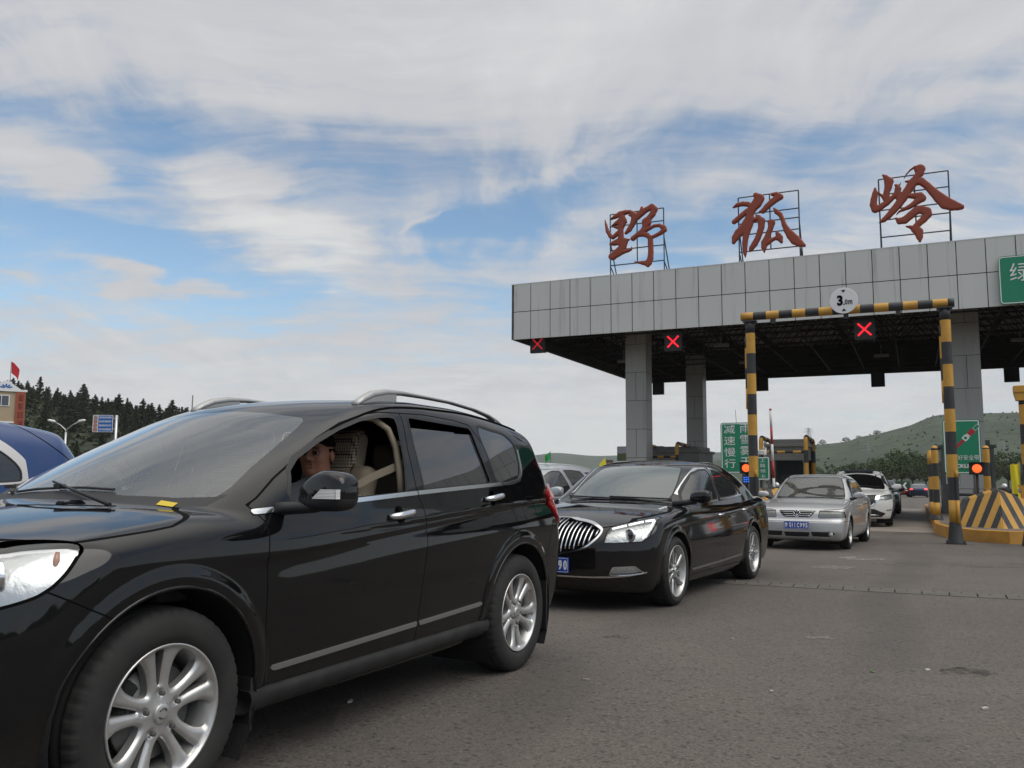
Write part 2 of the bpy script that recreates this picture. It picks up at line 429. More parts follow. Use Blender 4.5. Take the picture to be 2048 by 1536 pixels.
def sdf_poly(poly):
    A = np.array(poly, float); B = np.roll(A, -1, 0); lo, hi = A.min(0) - .05, A.max(0) + .05
    def g(x, y):
        r = np.full(x.shape, 1.0); m = (x > lo[0]) & (x < hi[0]) & (y > lo[1]) & (y < hi[1])
        if not m.any(): return r
        px, py = x[m], y[m]; best = np.full(px.shape, 9.0); ins = np.zeros(px.shape, bool)
        for (ax_, ay_), (bx, by) in zip(A, B):
            ex, ey = bx - ax_, by - ay_; wx, wy = px - ax_, py - ay_
            t = np.clip((wx * ex + wy * ey) / (ex * ex + ey * ey + 1e-12), 0, 1)
            best = np.minimum(best, np.hypot(wx - t * ex, wy - t * ey))
            c = ((ay_ <= py) & (py < by)) | ((by <= py) & (py < ay_))
            with np.errstate(divide='ignore', invalid='ignore'): xi = ax_ + (py - ay_) * ex / (ey if abs(ey) > 1e-12 else 1e-12)
            ins ^= c & (px < xi)
        r[m] = np.where(ins, -best, best); return r
    return g
def sdf_line(pts, w):
    """band of width w along a polyline; .signed is positive on one side and negative on the other"""
    A = np.array(pts, float); lo, hi = A.min(0) - .08, A.max(0) + .08
    def raw(x, y):
        r = np.full(x.shape, 1.0); sg = np.full(x.shape, 1.0); m = (x > lo[0]) & (x < hi[0]) & (y > lo[1]) & (y < hi[1])
        px, py = x[m], y[m]; best = np.full(px.shape, 9.0); sn = np.ones(px.shape)
        for (ax_, ay_), (bx, by) in zip(A[:-1], A[1:]):
            ex, ey = bx - ax_, by - ay_; wx, wy = px - ax_, py - ay_
            t = np.clip((wx * ex + wy * ey) / (ex * ex + ey * ey + 1e-12), 0, 1); d = np.hypot(wx - t * ex, wy - t * ey)
            c = d < best - 1e-9; sn = np.where(c, np.where(ex * wy - ey * wx < 0, -1., 1.), sn); best = np.minimum(best, d)
        r[m] = best; sg[m] = sn; return r, sg
    def g(x, y): return raw(x, y)[0] - w / 2
    def signed(x, y): r, q = raw(x, y); return r * q
    g.signed = signed; return g
def side(g, off=0.0, far=True, near=True, ymin=.3):
    """2-D region drawn in the side view, applied to the near (y<0) and/or far side"""
    def h(P):
        m = (ymin - np.abs(P[:, 1])) if (far and near) else (P[:, 1] + ymin if near else ymin - P[:, 1])
        return np.maximum(g(P[:, 0], P[:, 2]) + off, m)
    if hasattr(g, 'signed'): h.pre = side(g.signed, off, far, near, ymin)
    return h
def front(g, smax_=0.2, off=0.0, sym=True):
    """region drawn in the front view (y,z) on everything ahead of s=smax_"""
    h = lambda P: np.maximum(g(np.abs(P[:, 1]) if sym else P[:, 1], P[:, 2]) + off, P[:, 0] - smax_)
    if hasattr(g, 'signed'): h.pre = front(g.signed, smax_, off, sym)
    return h
def rear(g, smin_, off=0.0, sym=True):
    return lambda P: np.maximum(g(np.abs(P[:, 1]) if sym else P[:, 1], P[:, 2]) + off, smin_ - P[:, 0])
def topv(g, zmin, off=0.0):
    return lambda P: np.maximum(g(P[:, 0], np.abs(P[:, 1])) + off, zmin - P[:, 2])

class Shell:
    def __init__(s, V, F, f=None):
        s.V = np.array(V, float); s.F = [tuple(q) for q in np.asarray(F).tolist()]; s.T = np.zeros(len(s.F), int); s.f = f; s.names = {0: 'body'}; s.nt = 1
    def tagid(s, name):
        for k_, v in s.names.items():
            if v == name: return k_
        s.names[s.nt] = name; s.nt += 1; return s.nt - 1
    def cut(s, g, name, src=None):
        """split faces along g=0 and tag the inside; name None only adds the edge"""
        if hasattr(g, 'pre'): s.cut(g.pre, None, src)
        tid = s.tagid(name) if name else -1; val = g(s.V); val = np.where(np.abs(val) < 1e-6, 1e-6, val)
        ln = np.array([len(q) for q in s.F]); flat = np.fromiter((i for q in s.F for i in q), int, ln.sum()); off = np.concatenate([[0], np.cumsum(ln)[:-1]])
        vf = val[flat]; mn = np.minimum.reduceat(vf, off); mx = np.maximum.reduceat(vf, off)
        ok = np.ones(len(s.F), bool) if src is None else np.isin(s.T, [s.tagid(n) for n in src])
        if name: s.T[(mx < 0) & ok] = tid
        mixed = np.nonzero((mn < 0) & (mx > 0) & ok)[0]
        if not len(mixed): return
        E = {}
        for fi in mixed:
            q = s.F[fi]
            for a, b in zip(q, q[1:] + q[:1]):
                if (val[a] < 0) != (val[b] < 0): E.setdefault((min(a, b), max(a, b)), len(E))
        ea = np.array([e[0] for e in E]); eb = np.array([e[1] for e in E])
        A, B = s.V[ea], s.V[eb]; va, vb = val[ea], val[eb]; lo = np.zeros(len(ea)); hi = np.ones(len(ea)); fl, fh = va.copy(), vb.copy()
        for it in range(5):
            t = lo + (hi - lo) * (np.clip(fl / (fl - fh), .1, .9) if it < 4 else fl / (fl - fh))
            fm = g(A + (B - A) * t[:, None]); sg = (fm < 0) == (fl < 0)
            lo = np.where(sg, t, lo); fl = np.where(sg, fm, fl); hi = np.where(sg, hi, t); fh = np.where(sg, fh, fm)
            fl = np.where(np.abs(fl) < 1e-9, 1e-9 * np.sign(va), fl)
        t = (lo + hi) / 2
        base = len(s.V); s.V = np.vstack([s.V, A + (B - A) * t[:, None]])
        newF, newT = [], []; rm = np.zeros(len(s.F), bool)
        for fi in mixed:
            q = s.F[fi]; neg, pos = [], []
            for a, b in zip(q, q[1:] + q[:1]):
                (neg if val[a] < 0 else pos).append(a)
                if (val[a] < 0) != (val[b] < 0):
                    c = base + E[(min(a, b), max(a, b))]; neg.append(c); pos.append(c)
            rm[fi] = True
            if len(neg) > 2: newF.append(tuple(neg)); newT.append(tid if name else s.T[fi])
            if len(pos) > 2: newF.append(tuple(pos)); newT.append(s.T[fi])
        s.F = [q for q, r_ in zip(s.F, rm) if not r_] + newF
        s.T = np.concatenate([s.T[~rm], np.array(newT, int)])
    def seam(s, g, w, src, name='gap'):
        """a thin dark groove along the zero line of g"""
        s.cut(g, None, src); s.cut(lambda P: np.abs(g(P)) - w / 2, name, src)
    def get(s, names, cond=None):
        ids = [s.tagid(n) for n in names]; m = np.isin(s.T, ids)
        Fs = [q for q, k_ in zip(s.F, m) if k_]
        if cond is not None and Fs:
            Fs = [q for q in Fs if cond(s.V[list(q)].mean(0))]
        return Fs
    def skin(s, names, name, mats, parent, cond=None):
        """several tags as one part, each tag with its own material slot"""
        Fs, mi = [], []
        for k_, nm in enumerate(names):
            q = s.get([nm] if isinstance(nm, str) else nm, cond); Fs += q; mi += [k_] * len(q)
        o = s.extract(Fs, name, mats, parent)
        if o: o.data.polygons.foreach_set('material_index', mi)
        return o
    def extract(s, Fs, name, mats, parent=None, off=0.0, skirt=0.0, mi=None, fn=None, flip=False, **kw):
        if not Fs: return None
        ids = sorted({i for q in Fs for i in q}); mp = {v: i for i, v in enumerate(ids)}
        P = s.V[ids]; N = None
        if s.f is not None:
            N = grad(s.f, P, 2e-3); N /= np.maximum(np.linalg.norm(N, axis=1), 1e-9)[:, None]
        if fn is not None: P, N2 = fn(P, N); 
        Q = P + N * off if (off and N is not None) else P
        FF = [tuple(mp[i] for i in q) for q in Fs]; ln_ = [N[i] for q in FF for i in q] if N is not None else None
        V = [tuple(p) for p in Q]
        if skirt:
            cnt = {}
            for q in FF:
                for a, b in zip(q, q[1:] + q[:1]): cnt[(a, b)] = 1
            for (a, b) in [e for e in cnt if (e[1], e[0]) not in cnt]:
                i = len(V); na = N[a] if N is not None else np.array([0, 0, 1.]); nb = N[b] if N is not None else np.array([0, 0, 1.])
                pa, pb = np.array(V[a]), np.array(V[b])
                V += [tuple(pa), tuple(pb), tuple(pb - nb * skirt), tuple(pa - na * skirt)]
                FF.append((i + 1, i, i + 3, i + 2))
                fnm = np.cross(pb - pa, -na); L_ = np.linalg.norm(fnm)
                fnm = -fnm / L_ if L_ > 1e-12 else na
                if ln_ is not None: ln_ += [fnm] * 4
        if flip: FF = [tuple(reversed(q)) for q in FF]
        me = D.meshes.new(name); me.from_pydata(V, [], FF)
        me.polygons.foreach_set('use_smooth', [True] * len(FF)); me.update()
        if ln_ is not None and len(ln_) == len(me.loops) and not flip:
            me.normals_split_custom_set([tuple(n) for n in ln_])
        o = link(name, me, mats, parent, **kw)
        return o

def flat_sdf(pts, n=6): return sdf_poly(catmull(pts, n))

# ------------------------------------------------------------------ car body
def body_f(p):
    ztop, plan, sec = pchip(*p['ztop']), pchip(*p['plan']), pchip(*p['sec'])
    zprof, gw = pchip(*p['zprof']), pchip(*p['gw'])
    sf, sr = pchip(*p['sf']), pchip(*p['sr'])
    zb = p['zb']; belt = pchip(*p['belt']); hubs = p['hubs']; Ra = p['Ra']
    extra = p.get('extra'); crown = p.get('crown', .07); e = 1e-3
    cf, cr = p['cf'], p['cr']; t1, t2 = p['tum']; kws, krs = p['kws'], p['krs']; s_mid = p['smid']
    def f(s, y, z):
        ay = np.abs(y)
        w = plan(s) - sec(z)
        if extra is not None: w = w - extra(s, z)
        for (hs, hz) in hubs:
            r = np.hypot(s - hs, z - hz)
            w = w + p['flare'] * sstep((Ra + p.get('fw', .11) - r) / .055) * sstep((z - .1) / .2)
        dz = (ztop(s + e) - ztop(s - e)) / (2 * e)
        ftop = (z - ztop(s) + crown * (ay / .9) ** 2.2) / np.sqrt(1 + np.clip(dz, -2, 2) ** 2)
        a = smax(ay - w, ftop, p['rs'])
        b = smax(sf(z) + cf[0] * (ay / .9) ** cf[1] - s, s - (sr(z) - cr[0] * (ay / .9) ** cr[1]), .05)
        lower = smax(smax(a, b, p['re']), zb - z, .06)
        h = np.maximum(z - belt(s), -.15)
        wg = gw(s) - t1 * h - t2 * h * np.abs(h)
        se = s - kws * ay * ay * sstep((s_mid - s) / .5) + krs * ay * ay * sstep((s - s_mid) / .5)
        dz = (zprof(se + e) - zprof(se - e)) / (2 * e)
        fz = (z - zprof(se) + p['crg'] * ay * ay) / np.sqrt(1 + dz * dz)
        g = smax(ay - wg, fz, p['rg'])
        g = smax(g, belt(s) - .12 - z, .02)
        return smin(lower, g, p.get('kb', .03))
    return f

def surf_y(f, s_, z_, sign=-1, y0=1.3):
    """outermost y of the body at (s, z)"""
    ys = np.linspace(y0, 0.0, 260) * sign
    v = f(np.full(260, s_), ys, np.full(260, z_)); k_ = np.argmax(v < 0)
    if v[k_] >= 0: return 0.0
    if k_ == 0: return ys[0]
    t = v[k_ - 1] / (v[k_ - 1] - v[k_]); return ys[k_ - 1] + t * (ys[k_] - ys[k_ - 1])
def surf_s(f, y_, z_, s0, s1):
    ss = np.linspace(s0, s1, 400); v = f(ss, np.full(400, y_), np.full(400, z_)); k_ = np.argmax(v < 0)
    return ss[k_]
def surf_z(f, s_, y_, z0=2.0):
    zz = np.linspace(z0, .3, 400); v = f(np.full(400, s_), np.full(400, y_), zz); k_ = np.argmax(v < 0)
    if k_ == 0: return z0
    t = v[k_ - 1] / (v[k_ - 1] - v[k_]); return zz[k_ - 1] + t * (zz[k_] - zz[k_ - 1])

# ------------------------------------------------------------------ wheels
def wheel_meshes(name, Rt, Rr, width, holes, nuts=5, detail=1.0, dish=.03, cap=True):
    """wheel in local XY, outer face towards +Z; returns tyre, rim and brake meshes"""
    n = int(240 * detail) // 5 * 5; hw = width / 2
    prof = [(Rr + .004, hw - .012), (Rr + .012, hw + .001), (Rr + (Rt - Rr) * .3, hw + .008), (Rr + (Rt - Rr) * .55, hw + .010), (Rt - .035, hw + .002), (Rt - .016, hw - .008), (Rt - .006, hw - .022),
            (Rt - .001, hw - .05), (Rt, hw - .055), (Rt - .010, hw - .06), (Rt - .010, hw - .07), (Rt, hw - .075), (Rt + .001, 0), (Rt, -hw + .07), (Rt - .01, -hw + .02), (Rr + .02, -hw), (Rr - .01, -hw + .01), (Rr - .01, hw - .02)]
    t = MB(); vs = []
    for i, (r, z) in enumerate(prof):
        for j in range(n):
            rr = r
            if i in (5, 6, 7) and j % 5 == 0: rr -= .006
            a = 2 * math.pi * j / n; vs.append((rr * math.cos(a), rr * math.sin(a), z))
    fs = [(i * n + j, i * n + (j + 1) % n, (i + 1) * n + (j + 1) % n, (i + 1) * n + j) for i in range(len(prof) - 1) for j in range(n)]
    t.add(vs, [q[::-1] for q in fs], 0, True)
    tyre = t.mesh(name + '_tyre')
    # rim face: polar grid with the openings cut out
    nr, na = int(26 * detail) + 6, int(150 * detail) // 5 * 5
    rr = np.linspace(.012, Rr, nr); aa = np.arange(na) * 2 * math.pi / na
    V = [(r * math.cos(a), r * math.sin(a), 0) for r in rr for a in aa] + [(0, 0, 0)]
    F = [(i * na + j, (i + 1) * na + j, (i + 1) * na + (j + 1) % na, i * na + (j + 1) % na) for i in range(nr - 1) for j in range(na)]
    F3 = [(nr * na, j, (j + 1) % na, nr * na) for j in range(na)]
    sh = Shell(V, np.array(F)); sh.F += [(nr * na, j, (j + 1) % na) for j in range(na)]; sh.T = np.zeros(len(sh.F), int)
    gh = [sdf_poly([(x * Rr, y * Rr) for x, y in h]) for h in holes]
    hole = lambda x, y: np.minimum.reduce([g(x, y) for g in gh]) if gh else np.full(x.shape, 1.)
    sh.cut(lambda P: hole(P[:, 0], P[:, 1]), 'hole')
    r_ = np.hypot(sh.V[:, 0], sh.V[:, 1]) / Rr
    zz = hw - .012 - dish * (1 - r_ ** 2) * 1.0 + dish * .55 * np.exp(-(r_ / .22) ** 2)
    d = np.clip(hole(sh.V[:, 0], sh.V[:, 1]), 0, 1)
    zz -= .011 * np.clip(1 - d / .014, 0, 1) ** 2
    zz += np.where(r_ > .955, .010 * sstep((r_ - .955) / .03), 0)
    nut = [(.30 * Rr * math.cos(R(90 + 72 * i_ if nuts == 5 else 45 + 90 * i_)), .30 * Rr * math.sin(R(90 + 72 * i_ if nuts == 5 else 45 + 90 * i_))) for i_ in range(nuts)]
    for nx_, ny_ in nut: zz -= .012 * np.clip(1.6 - np.hypot(sh.V[:, 0] - nx_, sh.V[:, 1] - ny_) / .011, 0, 1)
    sh.V[:, 2] = zz
    keep = sh.get(['body'])
    ids = sorted({i for q in keep for i in q}); mp = {v: i for i, v in enumerate(ids)}
    V = [tuple(sh.V[i]) for i in ids]; FF = [tuple(mp[i] for i in q) for q in keep]; sm = [True] * len(FF); mi = [0] * len(FF)
    ed = {(a, b) for q in FF for a, b in zip(q, q[1:] + q[:1])}
    for (a, b) in ed:
        if (b, a) in ed: continue
        i = len(V); pa, pb = V[a], V[b]
        if math.hypot(pa[0], pa[1]) > Rr * .985 and math.hypot(pb[0], pb[1]) > Rr * .985: continue
        V += [pa, pb, (pb[0] * .99, pb[1] * .99, pb[2] - .035), (pa[0] * .99, pa[1] * .99, pa[2] - .035)]; FF.append((i + 1, i, i + 3, i + 2)); sm.append(False); mi.append(0)
    b = MB(); b.v = V; b.f = FF; b.m = mi; b.sm = sm
    b.lathe([(Rr + .003, hw - .012), (Rr + .004, hw + .001), (Rr - .004, hw - .001), (Rr - .012, hw - .02), (Rr - .03, hw - .06), (Rr - .035, -hw + .03), (Rr - .01, -hw)], 64)
    for nx_, ny_ in nut:
        b.lathe([(.009, 0), (.009, .016), (.0, .018)], 6, 1, False, Matrix.Translation((nx_, ny_, hw - .012 - dish * .7)))
    if cap:
        zc_ = hw - .012 - dish * .45
        b.lathe([(.034, zc_ - .01), (.034, zc_ + .004), (.030, zc_ + .006), (.012, zc_ + .007), (0, zc_ + .007)], 28, 0)
        for a0 in (0, 180):   # raised hook mark on the cap
            pts = [(.017 * math.cos(R(a0 + a)), .017 * math.sin(R(a0 + a)), zc_ + .008) for a in range(20, 150, 12)]
            b.tube(pts, .003, 5, 1)
    rim = b.mesh(name + '_rim')
    k_ = MB(); k_.lathe([(.02, hw - .075), (Rr * .70, hw - .075), (Rr * .70, hw - .095), (.02, hw - .095)], 40, 0)
    k_.lathe([(Rr - .045, hw - .11), (.0, hw - .12)], 32, 1)
    pts = [(Rr * .62 * math.cos(R(a)), Rr * .62 * math.sin(R(a)), hw - .08) for a in range(125, 176, 10)]
    k_.tube(pts, .035, 8, 2)
    return tyre, rim, k_.mesh(name + '_brake')
def polar(pts): return catmull([(r * math.cos(R(a)), r * math.sin(R(a))) for r, a in pts], 5)
def holes_pairs():
    H = []
    for i in range(5):
        c = 90 + 72 * i
        H.append([(r * math.cos(R(a + c)), r * math.sin(R(a + c))) for r, a in [(.42, 2.6), (.92, 5.2), (.935, 4), (.935, -4), (.92, -5.2), (.42, -2.6), (.395, 0)]])
        H.append(polar([(r, a + c + 36) for r, a in [(.37, 0), (.43, 10), (.56, 14.5), (.75, 15.5), (.90, 12.5), (.945, 6), (.945, -6), (.90, -12.5), (.75, -15.5), (.56, -14.5), (.43, -10)]]))
    return H
def holes_n(n, wsp, tw=0, r0=.27, r1=.93, pair=False):
    H = []
    for i in range(n):
        c = 90 + 360 / n * (i + .5) + (( -2.5 if i % 2 else 2.5) if pair else 0); hw_ = 180 / n
        def ang(r): return max(hw_ - math.degrees(math.asin(min(.9, wsp / 2 / r))), 1.0)
        pts = [(r, c + ang(r) + tw * (r - r0)) for r in (r0 + .04, .5, .75, r1 - .05, r1)] + [(r1 + .012, c + tw * (r1 - r0))] + [(r, c - ang(r) + tw * (r - r0)) for r in (r1, r1 - .05, .75, .5, r0 + .04)] + [(r0, c)]
        H.append([(r * math.cos(R(a)), r * math.sin(R(a))) for r, a in pts])
    return H
WM = {}
def add_wheel(parent, key, hub, y, spin=0.0, steer=0.0):
    tyre, rim, br = WM[key]
    sg = -1 if y < 0 else 1
    e = empty('wheel'); e.parent = parent
    # local +Z of the wheel looks out of the car
    rot = Matrix.Rotation(R(steer), 4, 'Z') @ (Matrix.Rotation(R(90), 4, 'X') if sg < 0 else Matrix.Rotation(R(-90), 4, 'X')) @ Matrix.Rotation(R(spin), 4, 'Z')
    e.matrix_local = Matrix.Translation((hub[0], y, hub[1])) @ rot
    for nm, me, ms in (('tyre', tyre, ['tyre']), ('rim', rim, ['alloy', 'steel']), ('brake_disc', br, ['steel', 'dark', 'liner'])):
        o = D.objects.new(nm, me); col.objects.link(o); o.parent = e
        if not me.materials:
            for q in ms: me.materials.append(M[q])
    return e

def car_root(name, A, ang, label, cat, group=None):
    """A: point on the ground under the middle of the front axle; ang: direction from nose to tail"""
    d = Vector((math.cos(R(ang)), math.sin(R(ang)), -GS * math.sin(R(ang)))).normalized()
    L = Vector((math.sin(R(ang)), -math.cos(R(ang)), 0)); L = (L - d * L.dot(d)).normalized(); U = (-L).cross(d) * -1
    if U.z < 0: U = -U
    e = empty(name, label=label, cat=cat, group=group)
    e.matrix_world = basis(d, -L, U, A); bpy.context.view_layer.update()
    return e
GS = 0.009
def gz(y): return -GS * (min(y, 110) - 4)
def gp(x, y): return Vector((x, y, gz(y)))

def arch_liner(parent, f, hubs, Ra, y_out, y_in=.48, seg=22):
    for sg in (-1, 1):
        for (hs, hz) in hubs:
            b = MB(); n = seg; r = Ra + .004
            ang = [R(-35 + 250 * i / n) for i in range(n + 1)]
            vs = [(hs + r * math.cos(a), sg * y, hz + r * math.sin(a)) for y in (y_out, y_in) for a in ang]
            b.add(vs, [(i, i + 1, n + 2 + i, n + 1 + i) for i in range(n)], 0, True)
            c = [(hs + r * math.cos(a), sg * (y_in + .002), hz + r * math.sin(a)) for a in ang]
            b.add(c, [tuple(range(n + 1))], 0, False)
            b.build('arch_liner', M['liner'], parent)
def arch_lip(parent, f, hubs, Ra, m, rad=.011, a0=-18, a1=198, name='arch_trim', off=0.0):
    for sg in (-1, 1):
        for (hs, hz) in hubs:
            pts = []
            for i in range(41):
                a = R(a0 + (a1 - a0) * i / 40); s_, z_ = hs + (Ra + off) * math.cos(a), hz + (Ra + off) * math.sin(a)
                if z_ < .20: continue
                y = surf_y(f, s_ + .01 * math.cos(a), z_ + .01 * math.sin(a), sg)
                if abs(y) < .6: continue
                pts.append((s_, y - sg * .004, z_))
            MB().tube(pts, rad, 6).build(name, m, parent)
# ================================================================== black SUV in front
def build_suv():
    zc = lambda s: .842 + .0715 * s
    def extra(s, z):
        u = z - zc(s)
        fade = sstep((s - .15) / .5)
        step = sstep(-u / .030)                       # undercut of the shoulder crease
        rec = sstep(1 + (u + .03) / .30)
        rec = sstep(1 + (u + .03) / .12)
        e_ = .012 * step * np.where(u < -.03, rec, 1)
        low = .012 * sstep((.50 - z) / .05) * sstep((z - .28) / .1) * 0
        return e_ * fade + low
    P = dict(
        ztop=([-.95, -.85, -.7, -.5, -.25, 0, .2, .38, .6, 1.6, 2.7, 3.3, 3.7], [.80, .87, .945, .99, 1.030, 1.062, 1.082, 1.085, 1.085, 1.135, 1.19, 1.205, 1.19]),
        plan=([-.95, -.6, -.2, .3, 1, 2, 2.8, 3.2, 3.7], [.89, .905, .915, .92, .922, .922, .915, .90, .85]),
        sec=([.2, .3, .42, .55, .7, .80, .88, .92, .96, 1.0, 1.04, 1.1, 1.2], [.095, .060, .034, .019, .008, .003, .0, .0035, .0105, .022, .037, .064, .11]),
        zprof=([-.6, -.1, .05, .3, .6, .85, 1.05, 1.2, 1.35, 1.55, 1.9, 2.3, 2.7, 3.0, 3.2, 3.32, 3.42, 3.52, 3.62, 3.8], [.8, .99, 1.055, 1.18, 1.325, 1.437, 1.522, 1.572, 1.605, 1.632, 1.65, 1.65, 1.63, 1.60, 1.57, 1.54, 1.42, 1.27, 1.13, .9]),
        gw=([-.2, .2, .6, 1.2, 2.2, 2.8, 3.2, 3.6], [.80, .85, .873, .885, .885, .872, .845, .79]),
        belt=([0, .38, 1.6, 2.7, 3.6], [1.03, 1.045, 1.10, 1.155, 1.18]), tum=(.215, .16),
        sf=([.2, .35, .5, .65, .8, .95], [-.80, -.88, -.905, -.90, -.87, -.78]), cf=(.46, 3.2),
        sr=([.2, .35, .5, .75, .95, 1.1, 1.3], [3.44, 3.58, 3.65, 3.66, 3.61, 3.58, 3.5]), cr=(.23, 3.4),
        zb=.24, hubs=[(0, .36), (2.74, .36)], Ra=.435, flare=.013, fw=.085, extra=extra, crown=.055, crg=.055, kws=.30, krs=.30, smid=1.7,
        rs=.10, re=.10, rg=.13, kb=.02)

    f = body_f(P)
    # P uses kws tuple slots
    root = car_root('suv', SUV_A, SUV_ANG, 'black sport utility vehicle nearest the camera with a driver at its open window', 'car')
    V, F = surfnet(f, (-1.0, -.97, .2), (3.75, .97, 1.70), .0175)
    sh = Shell(V, F, f)
    for u_ in (.012, .0, -.010, -.020, -.031, -.06, -.09, -.12, -.15, -.19):
        sh.cut(lambda p, u_=u_: np.maximum(p[:, 2] - zc(p[:, 0]) - u_, .5 - np.abs(p[:, 1])), 'body', ['body'])
    for hs, hz in P['hubs']:
        for dr in (.033, .050, .068, .086):
            sh.cut(lambda p, hs=hs, hz=hz, dr=dr: np.maximum(np.hypot(p[:, 0] - hs, p[:, 2] - hz) - P['Ra'] - dr, .5 - np.abs(p[:, 1])), 'body', ['body'])
    for z_ in (.86, .88, .90, .92, .94, .96, .98, 1.0, 1.02):
        sh.cut(lambda p, z_=z_: np.maximum(p[:, 2] - z_, .6 - np.abs(p[:, 1])), None, ['body'])
    # ---- windscreen, side windows
    ws = sdf_poly([(.178, -.02), (.179, .08), (.209, .355), (.277, .568), (.347, .688), (.364, .711), (.439, .710), (.583, .670), (.76, .634), (.974, .578), (1.050, .550), (1.076, .514), (1.070, .38), (1.073, -.02)])
    wsg = topv(ws, 1.0)
    sh.cut(lambda p: np.maximum(wsg(p) - .022, p[:, 0] - 1.2), 'cowl_edge', ['body'])
    sh.cut(wsg, 'windscreen', ['cowl_edge'])
    # cowl between bonnet and glass
    cowl = topv(sdf_poly([(.115, -.02), (.118, .09), (.16, .42), (.235, .64), (.30, .725), (.40, .74), (.36, .69), (.277, .568), (.209, .355), (.177, -.02)]), .9)
    sh.cut(cowl, 'cowl', ['body', 'cowl_edge'])
    fw = [(.650, 1.087), (.642, 1.121), (.697, 1.218), (.767, 1.271), (.93, 1.352), (1.096, 1.423), (1.25, 1.475), (1.386, 1.502), (1.47, 1.510), (1.508, 1.505), (1.510, 1.473), (1.497, 1.273), (1.466, 1.125), (1.05, 1.104)]
    rw = [(1.648, 1.140), (1.630, 1.36), (1.636, 1.512), (1.65, 1.520), (2.245, 1.499), (2.270, 1.480), (2.30, 1.37), (2.369, 1.185), (2.35, 1.175)]
    qw = catmull([(2.372, 1.500), (2.55, 1.498), (2.70, 1.482), (2.79, 1.44), (2.822, 1.394), (2.820, 1.292), (2.775, 1.215), (2.690, 1.195), (2.485, 1.183), (2.43, 1.30)], 5)
    for nm, poly, grow in (('front_window', fw, .016), ('rear_window', rw, .014), ('quarter_window', qw, .018)):
        g = sdf_poly(poly); gg = side(g, ymin=.70)
        sh.cut(lambda p, gg=gg, grow=grow: gg(p) - grow, nm + '_rubber', ['body'])
        sh.cut(gg, nm, [nm + '_rubber'])
    # ---- chrome belt strip
    strip = sdf_line([(.433, 1.046), (.687, 1.067), (1.048, 1.086), (1.574, 1.118), (2.039, 1.143), (2.521, 1.167), (2.68, 1.176), (2.775, 1.192), (2.825, 1.235), (2.842, 1.30), (2.843, 1.385)], .021)
    sh.cut(lambda p: np.maximum(side(strip, ymin=.68)(p), np.where(p[:, 0] < 1.2, .835 - np.abs(p[:, 1]), -9)), 'belt_strip', ['body', 'front_window_rubber', 'rear_window_rubber', 'quarter_window_rubber'])
    # ---- doors
    seam1 = [(1.575, .34), (1.595, .641), (1.632, .892), (1.607, 1.04), (1.572, 1.118), (1.560, 1.343), (1.580, 1.541)]
    door1 = [(.50, .34), (.466, .62), (.455, .885), (.470, 1.007), (.420, 1.075), (.473, 1.101), (.60, 1.184), (.725, 1.254), (.94, 1.372), (1.137, 1.461), (1.313, 1.518), (1.42, 1.536)] + seam1[::-1]
    door2 = seam1 + [(1.8, 1.550), (2.10, 1.540), (2.27, 1.520), (2.38, 1.40), (2.50, 1.20), (2.613, 1.06), (2.68, .971), (2.655, .885), (2.511, .80), (2.366, .70), (2.278, .56), (2.235, .34)]
    gd1, gd2 = side(sdf_poly(door1)), side(sdf_poly(door2))
    srcs = ['body']
    for nm, g in (('front_door', gd1), ('rear_door', gd2)):
        sh.seam(g, .0065, ['body', 'belt_strip'] if nm == 'rear_door' else ['body'])
        sh.cut(g, nm, ['body'])
    # fuel flap on the near side, bumper seams, bonnet
    ff = side(sdf_poly(rrect(.185, .155, .035, 5, 2.90, 1.01)), far=False)
    sh.seam(ff, .006, ['body']); sh.cut(ff, 'fuel_flap', ['body'])
    bonnet_l = [(-.62, .972), (-.45, .975), (-.342, .968), (-.259, .976), (-.07, .994), (.027, 1.006), (.110, 1.028), (.19, 1.05), (.256, 1.075)]
    gl = side(sdf_line(bonnet_l, .006), ymin=.5); sh.cut(gl, 'gap', ['body'])
    gl = side(sdf_line([(-.50, .81), (-.453, .824), (-.377, .783), (-.246, .715), (-.22, .70)], .006), ymin=.5); sh.cut(gl, 'gap', ['body'])
    gl = side(sdf_line([(3.12, .42), (3.11, .62), (3.20, .80), (3.26, .95)], .006), ymin=.5); sh.cut(gl, 'gap', ['body'])
    hood = lambda p: np.maximum(np.maximum(.93 - p[:, 2], p[:, 0] - .3), -.68 - p[:, 0])
    # ---- lamps
    hl = sdf_poly(catmull([(-.80, .90), (-.70, .935), (-.60, .948), (-.51, .953), (-.462, .961), (-.404, .966), (-.352, .964), (-.340, .952), (-.362, .926), (-.408, .871), (-.46, .826), (-.514, .801), (-.60, .778), (-.72, .765), (-.82, .79)], 5))
    ghl = side(hl, ymin=.42)
    sh.cut(lambda p: ghl(p) - .010, 'lamp_gasket', ['body', 'gap']); sh.cut(ghl, 'headlight', ['lamp_gasket'])
    tl = sdf_poly(catmull([(3.20, 1.10), (3.26, 1.145), (3.40, 1.165), (3.60, 1.13), (3.62, 1.02), (3.58, .93), (3.44, .89), (3.34, .93), (3.27, 1.01)], 5))
    gtl = side(tl, ymin=.45)
    sh.cut(lambda p: gtl(p) - .006, 'lamp_gasket', ['body', 'gap']); sh.cut(gtl, 'tail_light', ['lamp_gasket'])
    # grille and lower intake (nose, mostly out of frame)
    gr = front(sdf_poly([(-.01, .88), (.42, .87), (.50, .78), (.34, .66), (-.01, .66)]), -.6)
    sh.cut(gr, 'grille', ['body'])
    gr = front(sdf_poly([(-.01, .50), (.55, .50), (.60, .36), (-.01, .34)]), -.6); sh.cut(gr, 'grille', ['body'])
